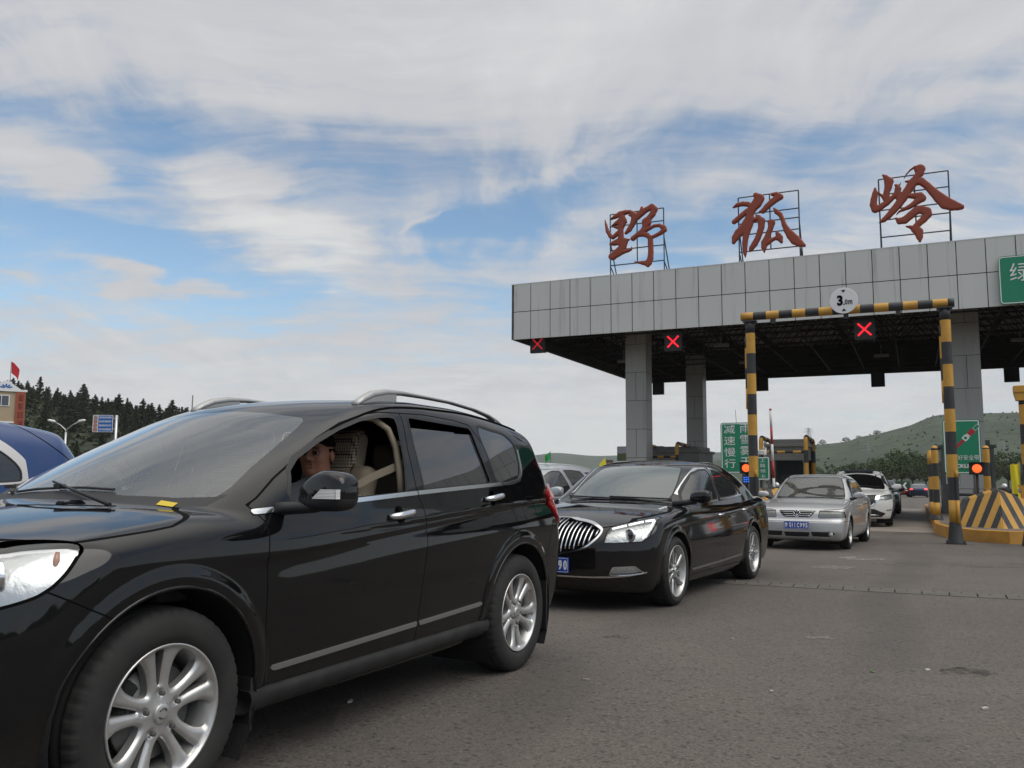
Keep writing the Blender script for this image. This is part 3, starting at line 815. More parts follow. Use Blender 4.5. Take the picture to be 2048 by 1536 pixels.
    # rear glass and tailgate
    rg = lambda p: np.maximum(np.maximum(sdf_poly([(-.01, 1.50), (.50, 1.49), (.60, 1.30), (.64, 1.19), (-.01, 1.17)])(np.abs(p[:, 1]), p[:, 2]), 3.2 - p[:, 0]), -1)
    sh.cut(lambda p: rg(p) - .03, 'rear_rubber', ['body']); sh.cut(rg, 'rear_glass', ['rear_rubber'])
    # door lower moulding
    mo = side(sdf_poly([(.520, .415), (.530, .430), (1.572, .463), (1.570, .440), (.545, .408)])); sh.cut(mo, 'moulding', ['front_door'])
    mo = side(sdf_poly([(1.592, .440), (1.594, .462), (2.235, .484), (2.25, .474), (2.235, .462)])); sh.cut(mo, 'moulding', ['rear_door'])
    # handle cups
    for cx, cz, dn in ((1.385, 1.010, 'front_door'), (2.36, 1.082, 'rear_door')):
        sh.cut(side(sdf_poly([(cx + .042 * math.cos(a), cz + .046 * math.sin(a)) for a in np.linspace(0, 6.283, 25)[:-1]])), 'handle_cup', [dn])
    # wheel openings
    for hs, hz in P['hubs']:
        g = lambda p, hs=hs, hz=hz: np.maximum(np.hypot(p[:, 0] - hs, (p[:, 2] - hz) * 1.0) - P['Ra'], .46 - np.abs(p[:, 1]))
        sh.cut(g, 'void')
    pm = M['black_paint']
    near = lambda c: c[1] < 0
    far = lambda c: c[1] >= 0
    body = sh.skin([['body', 'cowl_edge'], ['gap', 'lamp_gasket']], 'body', [pm, M['gap']], root, lambda c: not hood(np.array([c]))[0] < 0)
    sh.skin([['body', 'cowl_edge'], ['gap']], 'bonnet', [pm, M['gap']], root, lambda c: hood(np.array([c]))[0] < 0)
    sh.extract(sh.get(['cowl']), 'cowl_panel', M['trim'], root)
    w = sh.extract(sh.get(['windscreen']), 'windscreen', M['windshield'], root)
    for cond, sd in ((near, -1), (far, 1)):
        d1 = sh.extract(sh.get(['front_door'], cond), 'front_door', pm, root)
        d2 = sh.extract(sh.get(['rear_door'], cond), 'rear_door', pm, root)
        sh.extract(sh.get(['front_window_rubber'], cond), 'window_seal', M['rubber'], d1, off=.001)
        sh.extract(sh.get(['rear_window_rubber'], cond), 'window_seal', M['rubber'], d2, off=.001)
        if sd > 0: sh.extract(sh.get(['front_window'], cond), 'window', M['window'], d1)
        # near rear pane is wound down a little
        sh.extract(sh.get(['rear_window'], (lambda c: c[1] < 0 and c[2] < 1.474 - .02 * (c[0] - 1.6)) if sd < 0 else cond), 'window', M['tinted'] if sd < 0 else M['window'], d2, off=-.010 if sd < 0 else 0)
        sh.extract(sh.get(['quarter_window_rubber'], cond), 'window_seal', M['rubber'], body)
        sh.extract(sh.get(['quarter_window'], cond), 'quarter_window', M['tinted'] if sd < 0 else M['window'], root, off=-.003)
        sh.extract(sh.get(['belt_strip'], cond), 'belt_trim', M['chrome'], root, off=.006, skirt=.008)
        sh.extract(sh.get(['moulding'], lambda c: cond(c) and c[0] < 1.583), 'door_moulding', M['mould'], d1, off=.008, skirt=.01)
        sh.extract(sh.get(['moulding'], lambda c: cond(c) and c[0] > 1.583), 'door_moulding', M['mould'], d2, off=.008, skirt=.01)
        sh.extract(sh.get(['handle_cup'], lambda c: cond(c) and c[0] < 1.583), 'handle_recess', M['gap'], d1, off=-.02)
        sh.extract(sh.get(['handle_cup'], lambda c: cond(c) and c[0] > 1.583), 'handle_recess', M['gap'], d2, off=-.02)
        for cx, cz, dp in ((1.395, 1.014, d1), (2.37, 1.088, d2)):   # pull handle: rounded bar standing off the door
            y = surf_y(f, cx, cz, sd)
            pts = [(cx - .105 + .0232 * i, y + sd * (.004 + .030 * min(1, math.sin(math.pi * i / 9) * 1.7)), cz - .012 + .0028 * i) for i in range(10)]
            b = MB(); b.tube(pts, [.012, .017, .019, .0195, .0195, .0195, .0195, .019, .016, .010], 12)
            b.v = [(x, yy, cz + (z - cz) * .95) for x, yy, z in b.v]
            b.build('handle', M['chrome'], dp)
        # headlight: clear lens over a bright bowl with projector barrels
        hb = sh.extract(sh.get(['headlight'], cond), 'headlight', M['lens'], root, off=.001)
        sh.extract(sh.get(['headlight'], cond), 'reflector', M['lamp_bowl'], hb, off=-.02)
        for (cs, cy, cz_, r) in ((-.71, .60, .86, .058), (-.60, .735, .87, .046)):
            b = MB(); x0 = surf_s(f, cy, cz_, -1.2, .2)
            Mx = Matrix.Translation((x0 + .030, sd * cy, cz_)) @ Matrix.Rotation(R(-90), 4, 'Y') @ Matrix.Rotation(R(20 * sd), 4, 'X')
            b.lathe([(r * 1.12, -.03), (r * 1.12, .004), (r * .95, .008), (r * .86, -.008), (r * .5, .008), (0, .014)], 28, 0, True, Mx)
            b.build('projector', M['chrome'], hb)
        y0 = surf_y(f, -.40, .92, sd) - sd * .022
        MB().tube([(-.405, y0, .885), (-.40, y0, .915), (-.395, y0 - sd * .004, .94)], [.008, .011, .007], 8).build('side_bulb', M['amber'], hb)
        t = sh.extract(sh.get(['tail_light'], cond), 'tail_light', M['red_lens'], root, off=.016, skirt=.03)
        # mirror
        mb = MB(); bm = bmesh.new(); bmesh.ops.create_icosphere(bm, subdivisions=4, radius=1)
        for v in bm.verts:
            x, y, z = v.co; x = math.copysign(abs(x) ** .55, x); y = math.copysign(abs(y) ** .6, y); z = math.copysign(abs(z) ** .62, z)
            ln = (x * x + y * y + z * z) ** .5; kx = 1.0 if x > 0 else 1.0
            X = .075 * x * (1 - .12 * y); Y = .140 * y; Z = .094 * z
            if z < 0: Z *= .80
            if sd > 0: X, Y = X - .0, Y * .95
            tp = (Y + .135) / .27                     # 0 outer tip, 1 at the door
            Z *= 1 - .42 * max(0, tp - .55) / .45; Z += -.03 * max(0, tp - .5)
            X += .03 * tp
            v.co = (X, Y, Z)
        if sd > 0:
            for v in bm.verts: v.co = (v.co.y * .95 + .02, v.co.x * .8, v.co.z)
        bm.faces.ensure_lookup_table(); caps, low = bmesh.new(), None
        c0 = Vector((.60, -1.075, 1.126)) if sd < 0 else Vector((1.06, -.985, 1.135))
        def put(bm_, nm, mt, flt):
            b_ = MB(); bm_.verts.index_update()
            vs = [(c0.x + v.co.x, sd * -1 * (c0.y + v.co.y) * -1 * (-1 if sd > 0 else 1) if False else (c0.y + v.co.y) * (1 if sd < 0 else -1), c0.z + v.co.z) for v in bm_.verts]
            fs = [tuple(v.index for v in fc.verts) if sd < 0 else tuple(reversed([v.index for v in fc.verts])) for fc in bm_.faces if flt(fc.calc_center_median())]
            b_.add(vs, fs, 0, True); return b_.build(nm, mt, root if nm == 'mirror' else mir)
        mir = None
        mir = put(bm, 'mirror', pm, lambda c: c.z > -.016 and (c.x < .066 or sd > 0))
        low_ = put(bm, 'mirror_base', M['trim'], lambda c: c.z <= -.016 and (c.x < .066 or sd > 0))
        if sd < 0: put(bm, 'mirror_glass', M['chrome'], lambda c: c.x >= .066)
        bm.free()
        ys = lambda y: y if sd < 0 else -y
        b = MB(); ysf = surf_y(f, .58, 1.09, sd)
        b.tube([(.555, ysf + sd * -.03, 1.052), (.575, ysf + sd * .05, 1.062), (.60, ys(-1.02), 1.072), (.60, ys(-1.10), 1.078)], [.040, .036, .034, .02], 12)
        b.v = [(x + (.46 if sd > 0 else 0), y, 1.06 + (z - 1.06) * .75) for x, y, z in b.v]
        b.build('mirror_arm', M['trim'], mir)
        # repeater lamp along the leading edge of the mirror
        vs = []; fs = []
        for i in range(13):
            yy = -.132 + i * .0118; top = .012 if i else .0
            z1 = .020 - .0; z0 = -.018
            if i > 8: z1 = .020 - (i - 8) * .009
            for zz_ in (z0, z1):
                q = max(0, 1 - abs((yy) / .135) ** (1 / .6 * 1.0)); xs = -.075 * (1 - .12 * yy / .14) * max(0, 1 - min(.97, (abs(yy) / .14) ** 3.33 + (abs(zz_) / .094) ** 3.2)) ** .275 + .03 * (yy + .135) / .27 - .004
                vs.append((c0.x + xs * 1.03 - .004 - (.010 if i < 2 else 0), ys(c0.y + yy * 1.03), c0.z + zz_ - .004))
        for i in range(12): fs.append((2 * i, 2 * i + 1, 2 * i + 3, 2 * i + 2))
        MB().add(vs, fs, 0, False).build('indicator', M['indicator'], mir)
        # sail panel between pillar and front window
        sh2 = None
        # roof rail: tapered ends, lifted bar
        pts = []; rad = []
        for s_, zl in [(1.39, .000), (1.45, .016), (1.53, .034), (1.65, .046), (1.81, .048), (2.03, .046), (2.33, .044), (2.63, .042), (2.82, .035), (2.94, .018), (3.04, -.004)]:
            zz_ = surf_z(f, s_, .595); pts.append((s_, sd * .595, zz_ + zl)); rad.append(.026)
        b = MB(); n = 10; vs = []
        for i, (p_, r_) in enumerate(zip(pts, rad)):
            th = (.018, .023, .024, .021, .014, .011, .010, .010, .012, .016, .012)[i]
            for j in range(n):
                a = 2 * math.pi * j / n; vs.append((p_[0], p_[1] + .024 * math.cos(a), p_[2] + th * math.sin(a) * (1 if math.sin(a) > 0 else 1.0)))
        fs = [(i * n + j, i * n + (j + 1) % n, (i + 1) * n + (j + 1) % n, (i + 1) * n + j) for i in range(len(pts) - 1) for j in range(n)] + [tuple(range(n))[::-1], tuple((len(pts) - 1) * n + j for j in range(n))]
        b.add(vs, fs, 0, True)
        # solid feet
        for s0, s1 in ((1.39, 1.74), (2.90, 3.04)):
            vs = []; m_ = 8
            for i in range(m_ + 1):
                s_ = s0 + (s1 - s0) * i / m_; zl = np.interp(s_, [p[0] for p in pts], [p[2] for p in pts]); zr = surf_z(f, s_, .595)
                for dy in (-.02, .02): vs += [(s_, sd * .595 + dy, zr - .01), (s_, sd * .595 + dy, zl)]
            fs = []
            for i in range(m_):
                a = 4 * i; fs += [(a, a + 4, a + 5, a + 1), (a + 2, a + 3, a + 7, a + 6)]
            fs += [(0, 1, 3, 2), (4 * m_, 4 * m_ + 2, 4 * m_ + 3, 4 * m_ + 1)]
            b.add(vs, fs, 0, False)
        b.build('roof_rail', M['rail'], root)
        MB().tube([(s_, sd * .715, surf_z(f, s_, .715) + .002) for s_ in np.linspace(1.05, 3.0, 30)], .006, 5).build('roof_channel', M['gap'], body)
        # mud flap behind the rear wheel
        b = MB(); b.box(3.13, 3.145, sd * .72, sd * .90, .20, .52, 0, None); b.build('mud_flap', M['trim'], root)
        b = MB(); b.box(.415, .43, sd * .70, sd * .89, .20, .40, 0, None); b.build('mud_flap', M['trim'], root)
    fl = sh.extract(sh.get(['fuel_flap']), 'fuel_flap', pm, root)
    sh.extract(sh.get(['rear_rubber']), 'window_seal', M['rubber'], body)
    sh.extract(sh.get(['rear_glass']), 'rear_windscreen', M['tinted'], root)
    g_ = sh.extract(sh.get(['grille']), 'grille', M['trim'], root, off=-.02)
    arch_liner(root, f, P['hubs'], P['Ra'], .90)
    arch_lip(root, f, P['hubs'], P['Ra'], pm, .008)
    # sill
    for sd in (-1, 1):
        sec_ = [(-.055, .352), (-.006, .350), (.008, .340), (.012, .318), (.004, .288), (-.02, .262), (-.09, .25), (-.12, .28), (-.09, .33)]
        ss = np.linspace(.405, 2.325, 16); vs = []
        for s_ in ss:
            y0 = abs(surf_y(f, s_, .40, sd)); vs += [(s_, sd * (y0 + dy), z_ + .012 * (s_ - .4)) for dy, z_ in sec_]
        n_ = len(sec_); fs = [(i * n_ + j, i * n_ + (j + 1) % n_, (i + 1) * n_ + (j + 1) % n_, (i + 1) * n_ + j) for i in range(15) for j in range(n_)] + [tuple(range(n_)), tuple(15 * n_ + j for j in range(n_))]
        MB().add(vs, fs, 0, True).build('sill', M['sill'], root)
    # wipers, parked on the glass
    def wiper(p0, p1, p2):
        b = MB(); a_ = [Vector((x, y, surf_z(f, x, y) + dz_)) for x, y, dz_ in (p0, p1)]
        b.tube(a_, [.009, .005], 6)
        q = [Vector((x, y, surf_z(f, x, y) + .012)) for x, y in p2]
        b.tube(q, .006, 6); mid = q[len(q) // 2]; b.box(mid.x - .014, mid.x + .014, mid.y - .022, mid.y + .022, mid.z, mid.z + .016)
        b.build('wiper', M['trim'], root)
    wiper((.09, -.42, .012), (.20, .10, .035), [(.215, -.28), (.20, -.12), (.19, 0.04), (.19, .20), (.195, .34)])
    wiper((.07, .30, .012), (.22, .55, .035), [(.20, .38), (.24, .46), (.30, .56), (.36, .62)])
    # yellow note under the glass
    p = [(.205, -.545), (.222, -.62), (.255, -.612), (.238, -.535)]
    MB().add([(x, y, surf_z(f, x, y) + .003) for x, y in p], [(0, 1, 2, 3)], 0).build('paper_note', mat('yellow paper', (.62, .45, .03), .6), root)
    # dashboard, floor, pillars
    b = MB(); b.box(.10, .62, -.70, .70, .70, 1.00, 0, None, .04); b.build('dashboard', M['dash'], root)
    b = MB(); b.box(.3, 3.3, -.80, .80, .34, .40, 0); b.build('floor', M['dark'], root)
    for sd in (-1, 1):   # light pillar trim behind the front window
        y0 = .80
        MB().tube([(1.515, sd * .825, 1.08), (1.525, sd * .800, 1.22), (1.53, sd * .765, 1.36), (1.50, sd * .735, 1.45), (1.42, sd * .70, 1.50), (1.30, sd * .68, 1.505)], [.020, .019, .018, .017, .016, .014], 8).build('pillar_trim', M['beige'], root)
    # steering wheel
    Mx = Matrix.Translation((.80, -.38, .97)) @ Matrix.Rotation(R(62), 4, 'Y')
    b = MB(); b.tube([(.185 * math.cos(a), .185 * math.sin(a), 0) for a in np.linspace(0, 6.283, 33)[:-1]], .016, 8, 0, False, True, Mx, True)
    b.box(-.17, .17, -.03, .03, -.02, .01, 0, Mx); b.box(-.03, .03, -.17, 0, -.02, .01, 0, Mx); b.build('steering_wheel', M['trim'], root)
    # seats as rounded solids with head rests
    def seat(cx, cy, m, cover=None):
        def fs(x, y, z):
            def rb(x, y, z, c, hx, ang_, r):
                ca, sa = math.cos(ang_), math.sin(ang_); X = (x - c[0]) * ca + (z - c[2]) * sa; Z = -(x - c[0]) * sa + (z - c[2]) * ca; Y = y - c[1]
                q = [np.abs(X) - hx[0] + r, np.abs(Y) - hx[1] + r, np.abs(Z) - hx[2] + r]
                return np.sqrt(sum(np.maximum(t, 0) ** 2 for t in q)) + np.minimum(np.maximum(np.maximum(q[0], q[1]), q[2]), 0) - r
            a = rb(x, y, z, (cx - .10, cy, .66), (.27, .255, .08), 0, .06)
            bb = rb(x, y, z, (cx + .22, cy, .94), (.065, .245, .33), -.30, .06)
            c = rb(x, y, z, (cx + .33, cy, 1.335), (.055, .14, .115), -.22, .05)
            return smin(smin(a, bb, .03), c, .01)
        V_, F_ = surfnet(fs, (cx - .45, cy - .3, .5), (cx + .5, cy + .3, 1.5), .025)
        return V_, F_, fs
    for cx, cy in ((1.25, -.38), (1.25, .38)):
        V_, F_, fs = seat(cx, cy, None)
        so = Shell(V_, F_, fs)
        so.cut(lambda p: np.maximum(np.maximum(1.06 - p[:, 2], np.abs(p[:, 1] - cy) - .125), p[:, 0] - (cx + .345)) if True else 0, 'cover')
        so.cut(lambda p: np.maximum(np.maximum(p[:, 2] - 1.10, .0 + np.abs(p[:, 1] - cy) - .26), -1), 'cover')
        st = so.extract(so.get(['body']), 'seat', M['beige'], root)
        so.extract(so.get(['cover']), 'seat_cover', M['beads'], st, off=.012)
    b = MB(); b.box(2.0, 2.55, -.6, .6, .55, .72, 0, None, .05); b.box(2.45, 2.62, -.6, .6, .7, 1.25, 0, None, .05)
    for y in (-.38, 0, .38): b.box(2.5, 2.6, y - .12, y + .12, 1.24, 1.42, 0, None, .04)
    b.build('rear_seat', M['beige'], root)
    # belt
    b = MB(); q = [(1.55, -.80, 1.27), (1.45, -.68, 1.20), (1.32, -.56, 1.10)]
    vs = []
    for x, y, z in q: vs += [(x, y, z + .022), (x, y, z - .022)]
    b.add(vs, [(0, 1, 3, 2), (2, 3, 5, 4)], 0); b.build('seat_belt', M['beige'], root)
    for hs, hz in P['hubs']:
        for sd in (-1, 1):
            add_wheel(root, 'suv', (hs, hz), sd * (.90 - .1125), spin=(5 if hs < 1 else 38))
    return root, f

M['sill'] = mat('dusty sill', (.010, .0098, .0095), .7, bump=(60, .3, .004), var=(8, .35, (.05, .046, .042)))
M['mould'] = mat('dusty satin strip', (.20, .195, .185), .5, metal=.3)
M['rail'] = mat('silver roof rail', (.42, .42, .41), .42, metal=.6)
M['dash'] = mat('grey dashboard', (.055, .055, .057), .7)
M['beige'] = mat('beige trim', (.30, .25, .18), .8)
def beads():
    m = mat('beaded seat cover', (.3, .24, .16), .6); q = NT(m.node_tree); p = q.n['Principled BSDF']
    oc = q.new('ShaderNodeTexCoord').outputs['Object']
    v = q.new('ShaderNodeTexVoronoi', inp={'Scale': 58.0, 'Randomness': .0}); q.l.new(oc, v.inputs['Vector'])
    d = q.ramp(v.outputs['Distance'], .44, .66)
    q.l.new(q.mix(d, (.52, .43, .31), (.05, .04, .03)), p.inputs['Base Color'])
    b_ = q.new('ShaderNodeBump', inp={'Strength': 1.0, 'Distance': .006, 'Height': q.math('SUBTRACT', 1.0, v.outputs['Distance'])})
    q.l.new(b_.outputs[0], p.inputs['Normal']); return m
M['beads'] = beads()
def ribbed():
    m = mat('ribbed indicator', (.80, .80, .78), .2, coat=1); q = NT(m.node_tree); p = q.n['Principled BSDF']
    oc = q.new('ShaderNodeTexCoord').outputs['Object']
    w_ = q.new('ShaderNodeTexWave', bands_direction='Z', inp={'Scale': 55.0}); q.l.new(oc, w_.inputs['Vector'])
    q.l.new(q.new('ShaderNodeBump', inp={'Strength': .7, 'Distance': .004, 'Height': w_.outputs[1]}).outputs[0], p.inputs['Normal']); return m
M['indicator'] = ribbed()
WM['suv'] = wheel_meshes('suv', .362, .235, .225, holes_pairs(), 5, 1.0, dish=.02)
SUV_ANG = 62.5
SUV_A = Vector((-2.005, 3.499, 0.005))
suv, suv_f = build_suv()
# ================================================================== toll plaza frame: u along the canopy front, v down the lanes
CA = -25.24
CO = Vector((-.03, 32.0, 0.0))
_u = Vector((math.cos(R(CA)), math.sin(R(CA)), 0)); _v = Vector((-math.sin(R(CA)), math.cos(R(CA)), 0))
def UV(u, v, z=0.0): return CO + _u * u + _v * v + Vector((0, 0, z))
def gzu(u, v): return gz(UV(u, v).y)
def px_v(x, y, v):
    """point where the line of sight of photo pixel (x, y) meets the upright plane at depth v; gives (u, z)"""
    d = _fw + _r2 * ((x - 1024) / FPX) - _u2 * ((y - 768) / FPX)
    o = Vector((0, 0, CH)); p0 = CO + _v * v
    t = (p0 - o).dot(_v) / d.dot(_v); q = o + d * t
    return (q - CO).dot(_u), q.z
def pl_empty(name, u, v, z=None, **kw):
    p = UV(u, v); p.z = gzu(u, v) if z is None else z
    e = empty(name, p, R(CA), **kw); bpy.context.view_layer.update(); return e
V2G = Matrix(((1, 0, 0, 0), (0, 0, -1, 0), (0, 1, 0, 0), (0, 0, 0, 1)))   # local XY plane -> upright plane facing the camera side (-v)
def upright(u=0, v=0, z=0): return Matrix.Translation((u, v, z)) @ V2G

# ---- ground sheets
def ground_mat():
    m = D.materials.new('asphalt'); m.use_nodes = True; q = NT(m.node_tree); p = q.n['Principled BSDF']
    oc = q.new('ShaderNodeTexCoord').outputs['Object']
    big = q.noise(oc, .22, 5, .6); mid = q.noise(oc, 1.3, 6, .6); fine = q.noise(oc, 38, 3, .7)
    c = q.mix(q.ramp(big, .3, .7), (.090, .077, .067), (.124, .107, .093))
    c = q.mix(q.math('MULTIPLY', q.ramp(mid, .38, .75), .45), c, (.078, .069, .063))
    c = q.mix(q.math('MULTIPLY', q.ramp(fine, .25, .8), .55), c, (.158, .138, .121))
    vo = q.new('ShaderNodeTexVoronoi', inp={'Scale': 85.0}); q.l.new(oc, vo.inputs['Vector'])
    vs = q.new('ShaderNodeSeparateColor', inp={0: vo.outputs['Color']}).outputs
    c = q.mix(q.math('MULTIPLY', q.ramp(vs[0], .74, .80), .5), c, (.042, .037, .034))
    c = q.mix(q.math('MULTIPLY', q.ramp(vs[1], .90, .93), .4), c, (.20, .18, .16))
    # small dark dips at a coarser scale
    vo2 = q.new('ShaderNodeTexVoronoi', inp={'Scale': 27.0}); q.l.new(oc, vo2.inputs['Vector'])
    v2 = q.new('ShaderNodeSeparateColor', inp={0: vo2.outputs['Color']}).outputs
    c = q.mix(q.math('MULTIPLY', q.math('MULTIPLY', q.ramp(v2[0], .86, .9), q.ramp(vo2.outputs['Distance'], .55, .2)), .6), c, (.026, .024, .023))
    # darker wheel tracks running down the lane, soft repairs
    lr = q.mapping(oc, (1, 1, 1), (0, 0, R(-25.2 + 90)))
    ly = q.new('ShaderNodeSeparateXYZ', inp={0: q.new('ShaderNodeVectorRotate', rotation_type='Z_AXIS', inp={'Vector': oc, 'Angle': R(25.24)}).outputs[0]}).outputs
    tw = q.math('ABSOLUTE', q.math('SINE', q.math('MULTIPLY', q.math('ADD', ly[0], q.math('MULTIPLY', q.noise(oc, .12, 2, .5), 2.2)), 1.75)))
    c = q.mix(q.math('MULTIPLY', q.math('MULTIPLY', q.ramp(tw, .80, 1.0), q.ramp(q.noise(oc, .35, 3, .6), .38, .62)), .38), c, (.052, .046, .042))
    dr_ = q.new('ShaderNodeTexVoronoi', feature='DISTANCE_TO_EDGE', inp={'Scale': .23}); q.l.new(q.vec('ADD', oc, q.vec('SCALE', q.new('ShaderNodeTexNoise', inp={'Vector': oc, 'Scale': 1.4, 'Detail': 5}).outputs[1], (0, 0, 0))), dr_.inputs['Vector'])
    c = q.mix(q.math('MULTIPLY', q.math('MULTIPLY', q.ramp(dr_.outputs['Distance'], .0035, .0010), q.ramp(q.noise(oc, .3, 2, .5), .50, .58)), .55), c, (.034, .030, .028))
    # oil and dust stains
    st = q.noise(q.mapping(oc, (.8, .8, 1)), .9, 3, .5, 1.2)
    c = q.mix(q.math('MULTIPLY', q.ramp(st, .66, .76), .5), c, (.042, .037, .033))
    st2 = q.noise(q.mapping(oc, (1, 1, 1), (0, 0, 0), (31, 7, 0)), 1.7, 6, .7, .4)
    c = q.mix(q.math('MULTIPLY', q.ramp(st2, .70, .80), .35), c, (.21, .19, .165))
    q.l.new(c, p.inputs['Base Color']); p.inputs['Roughness'].default_value = .86; p.inputs['Specular IOR Level'].default_value = .35
    h = q.math('ADD', q.math('MULTIPLY', vo.outputs['Distance'], .6), q.math('MULTIPLY', fine, .6))
    q.l.new(q.new('ShaderNodeBump', inp={'Strength': .4, 'Distance': .005, 'Height': h}).outputs[0], p.inputs['Normal'])
    return m
def sheet(name, pts, m, dz=0.0, **kw):
    """flat polygon laid on the sloping plaza"""
    b = MB(); b.add([(x, y, gz(y) + dz) for x, y in pts], [tuple(range(len(pts)))]); return b.build(name, m, None, **kw)
M['asphalt'] = ground_mat()
M['concrete'] = mat('lane concrete', (.27, .235, .20), .85, var=(.8, .6, (.17, .145, .122)), bump=(30, .3, .004))
M['grass'] = mat('rough grass', (.045, .062, .024), .95, var=(.35, .8, (.075, .085, .035)), bump=(3, .6, .05))
xs_ = [-900, -300, -120, 0, 120, 300, 900]; ys_ = [-200, -60, 0, 110, 250, 500, 1000, 1800]
b = MB(); vs = [(x, y, gz(y) - .012) for y in ys_ for x in xs_]
b.add(vs, [(j * 7 + i, j * 7 + i + 1, j * 7 + i + 8, j * 7 + i + 7) for j in range(7) for i in range(6)]); b.build('ground', M['grass'], kind='structure')
def quadstrip(pts):
    return pts
b = MB()
ry = [-60, 0, 30, 60, 90, 109]
vs = []
for y in ry:
    xl, xr = -70 + max(0, y - 30) * .45, 48 + max(0, y) * .30
    vs += [(xl, y, gz(y)), (xr, y, gz(y))]
b.add(vs, [(2 * i, 2 * i + 1, 2 * i + 3, 2 * i + 2) for i in range(len(ry) - 1)]); b.build('road', M['asphalt'], kind='structure')
LANES = [(-1.6, 2.75), (5.35, 8.4), (11.0, 14.1), (16.7, 20.2)]
for (a_, c_) in LANES[1:3]:
    P_ = [UV(a_ + .02, -4.6), UV(c_ - .02, -4.7), UV(c_ - .02, 21), UV(a_ + .02, 21)]
    sheet('lane_slab', [(p.x, p.y) for p in P_], M['concrete'], .004, kind='structure')

# ---- speed hump strip with bolts, drain grate
hump = pl_empty('speed_hump', 11.55, -18.35, label='low segmented rubber speed hump bolted across the lane behind the black sedan', cat='speed hump')
m_h = mat('hump rubber', (.098, .088, .078), .8, bump=(50, .4, .004), var=(4, .6, (.13, .115, .10)))
for i in range(20):
    b = MB(); x0 = i * .268; dz_ = gzu(11.55 + x0, -18.5) - hump.location.z; 
    b.prism([(-.17, 0), (-.17, .006), (-.10, .020), (.10, .020), (.17, .006), (.17, 0)], x0 + .008, x0 + .260, 0, Matrix(((0, 0, 1, 0), (1, 0, 0, 0), (0, 1, 0, dz_), (0, 0, 0, 1))))
    b.lathe([(.022, 0), (.022, .008), (0, .009)], 10, 1, True, Matrix.Translation((x0 + .134, 0, dz_ + .0195)))
    b.build('hump_segment', [m_h, M['steel']], hump)
gr = pl_empty('drain_grate', 11.2, -18.35, label='small dark iron drain grate beside the black sedan rear wheel', cat='drain')
b = MB()
for i in range(16): b.box(-.30 + i * .04, -.285 + i * .04 + .006, -.16, .16, .002, .014)
b.box(-.32, .33, -.18, -.16, .002, .016); b.box(-.32, .33, .16, .18, .002, .016); b.build('bars', M['steel'], gr)
b = MB(); b.box(-.31, .32, -.17, .17, .001, .003); b.build('pit', M['gap'], gr)

# ---- bits on the asphalt
rnd = random.Random(5)
def litter(n, x, y, sx, sy, m, name, label, cat, z=.006, lift=0.0):
    b = MB(); pts = [(sx * (0.6 + .4 * rnd.random()) * math.cos(a), sy * (.6 + .4 * rnd.random()) * math.sin(a)) for a in np.linspace(0, 6.283, n + 1)[:-1]]
    top = [(px_, py_, .004 + lift * rnd.random()) for px_, py_ in pts]; bot = [(px_ * .98, py_ * .98, 0.0) for px_, py_ in pts]
    b.add(bot + top, [tuple(range(n, 2 * n))] + [(i, (i + 1) % n, n + (i + 1) % n, n + i) for i in range(n)])
    o = b.build(name, m, None, label=label, cat=cat); o.location = (x, y, gz(y) + .001); o.rotation_euler = (0, 0, rnd.random() * 3); return o
def gpx(x, y):
    d = _fw + _r2 * ((x - 1024) / FPX) - _u2 * ((y - 768) / FPX)
    t = (GS * 4 - CH) / (d.z + GS * d.y); return d.x * t, d.y * t
m_pap = mat('paper scrap', (.42, .40, .36), .8); m_leaf = mat('leaf', (.12, .20, .08), .7); m_dust = mat('spilled lime', (.34, .31, .27), .95, var=(20, .8, (.16, .145, .13)))
for (x, y, sx_, sy_, mm, nm, lb, ct) in [
    (1970, 1418, .030, .018, m_pap, 'paper_scrap', 'torn pale paper scrap on the asphalt at lower right', 'litter'),
    (1855, 1341, .028, .014, m_pap, 'paper_scrap', 'flat pale scrap on the asphalt left of the brown stain', 'litter'),
    (1745, 1345, .022, .016, m_leaf, 'leaf', 'single green leaf lying on the asphalt', 'leaf'),
    (1465, 1278, .020, .010, m_pap, 'paper_scrap', 'tiny white scrap on the asphalt right of the sport utility rear wheel', 'litter'),
    (1172, 1360, .030, .016, m_dust, 'mortar_lump', 'pale crumb of mortar on the asphalt beside the near rear wheel', 'litter'),
    (1544, 1384, .022, .010, m_dust, 'mortar_lump', 'small pale crumb on the asphalt at bottom centre', 'litter'),
    (700, 1404, .040, .014, m_pap, 'paper_scrap', 'crumpled grey scrap on the asphalt beside the black door sill', 'litter')]:
    X, Y = gpx(x, y); litter(7, X, Y, sx_, sy_, mm, nm, lb, ct, lift=.006)
def spot(name, x, y, rx, ry_, m, n=26, jag=.35):
    X, Y = gpx(x, y); b = MB(); pts = []
    for i in range(n):
        a = 2 * math.pi * i / n; r_ = 1 - jag * rnd.random(); pts.append((X + rx * r_ * math.cos(a), Y + ry_ * r_ * math.sin(a)))
    b.add([(px_, py_, gz(py_) + .0045) for px_, py_ in pts], [tuple(range(n))]); return b.build(name, m, kind='structure')
def stain_mat(name, colr, a=.6, sc=9):
    m = mat(name, colr, .9); q = NT(m.node_tree); p = q.n['Principled BSDF']; oc = q.new('ShaderNodeTexCoord').outputs['Object']
    q.l.new(q.math('MULTIPLY', q.ramp(q.noise(oc, sc, 6, .7), .42, .66), a), p.inputs['Alpha']); return m
spot('stain', 1935, 1345, .22, .16, stain_mat('oil stain', (.035, .028, .024), .9, 5))
spot('stain', 1720, 1117, .42, .40, stain_mat('lime spill', (.40, .37, .33), .8, 6)); spot('stain', 1665, 1135, .35, .30, stain_mat('lime spill', (.36, .33, .29), .7, 14))
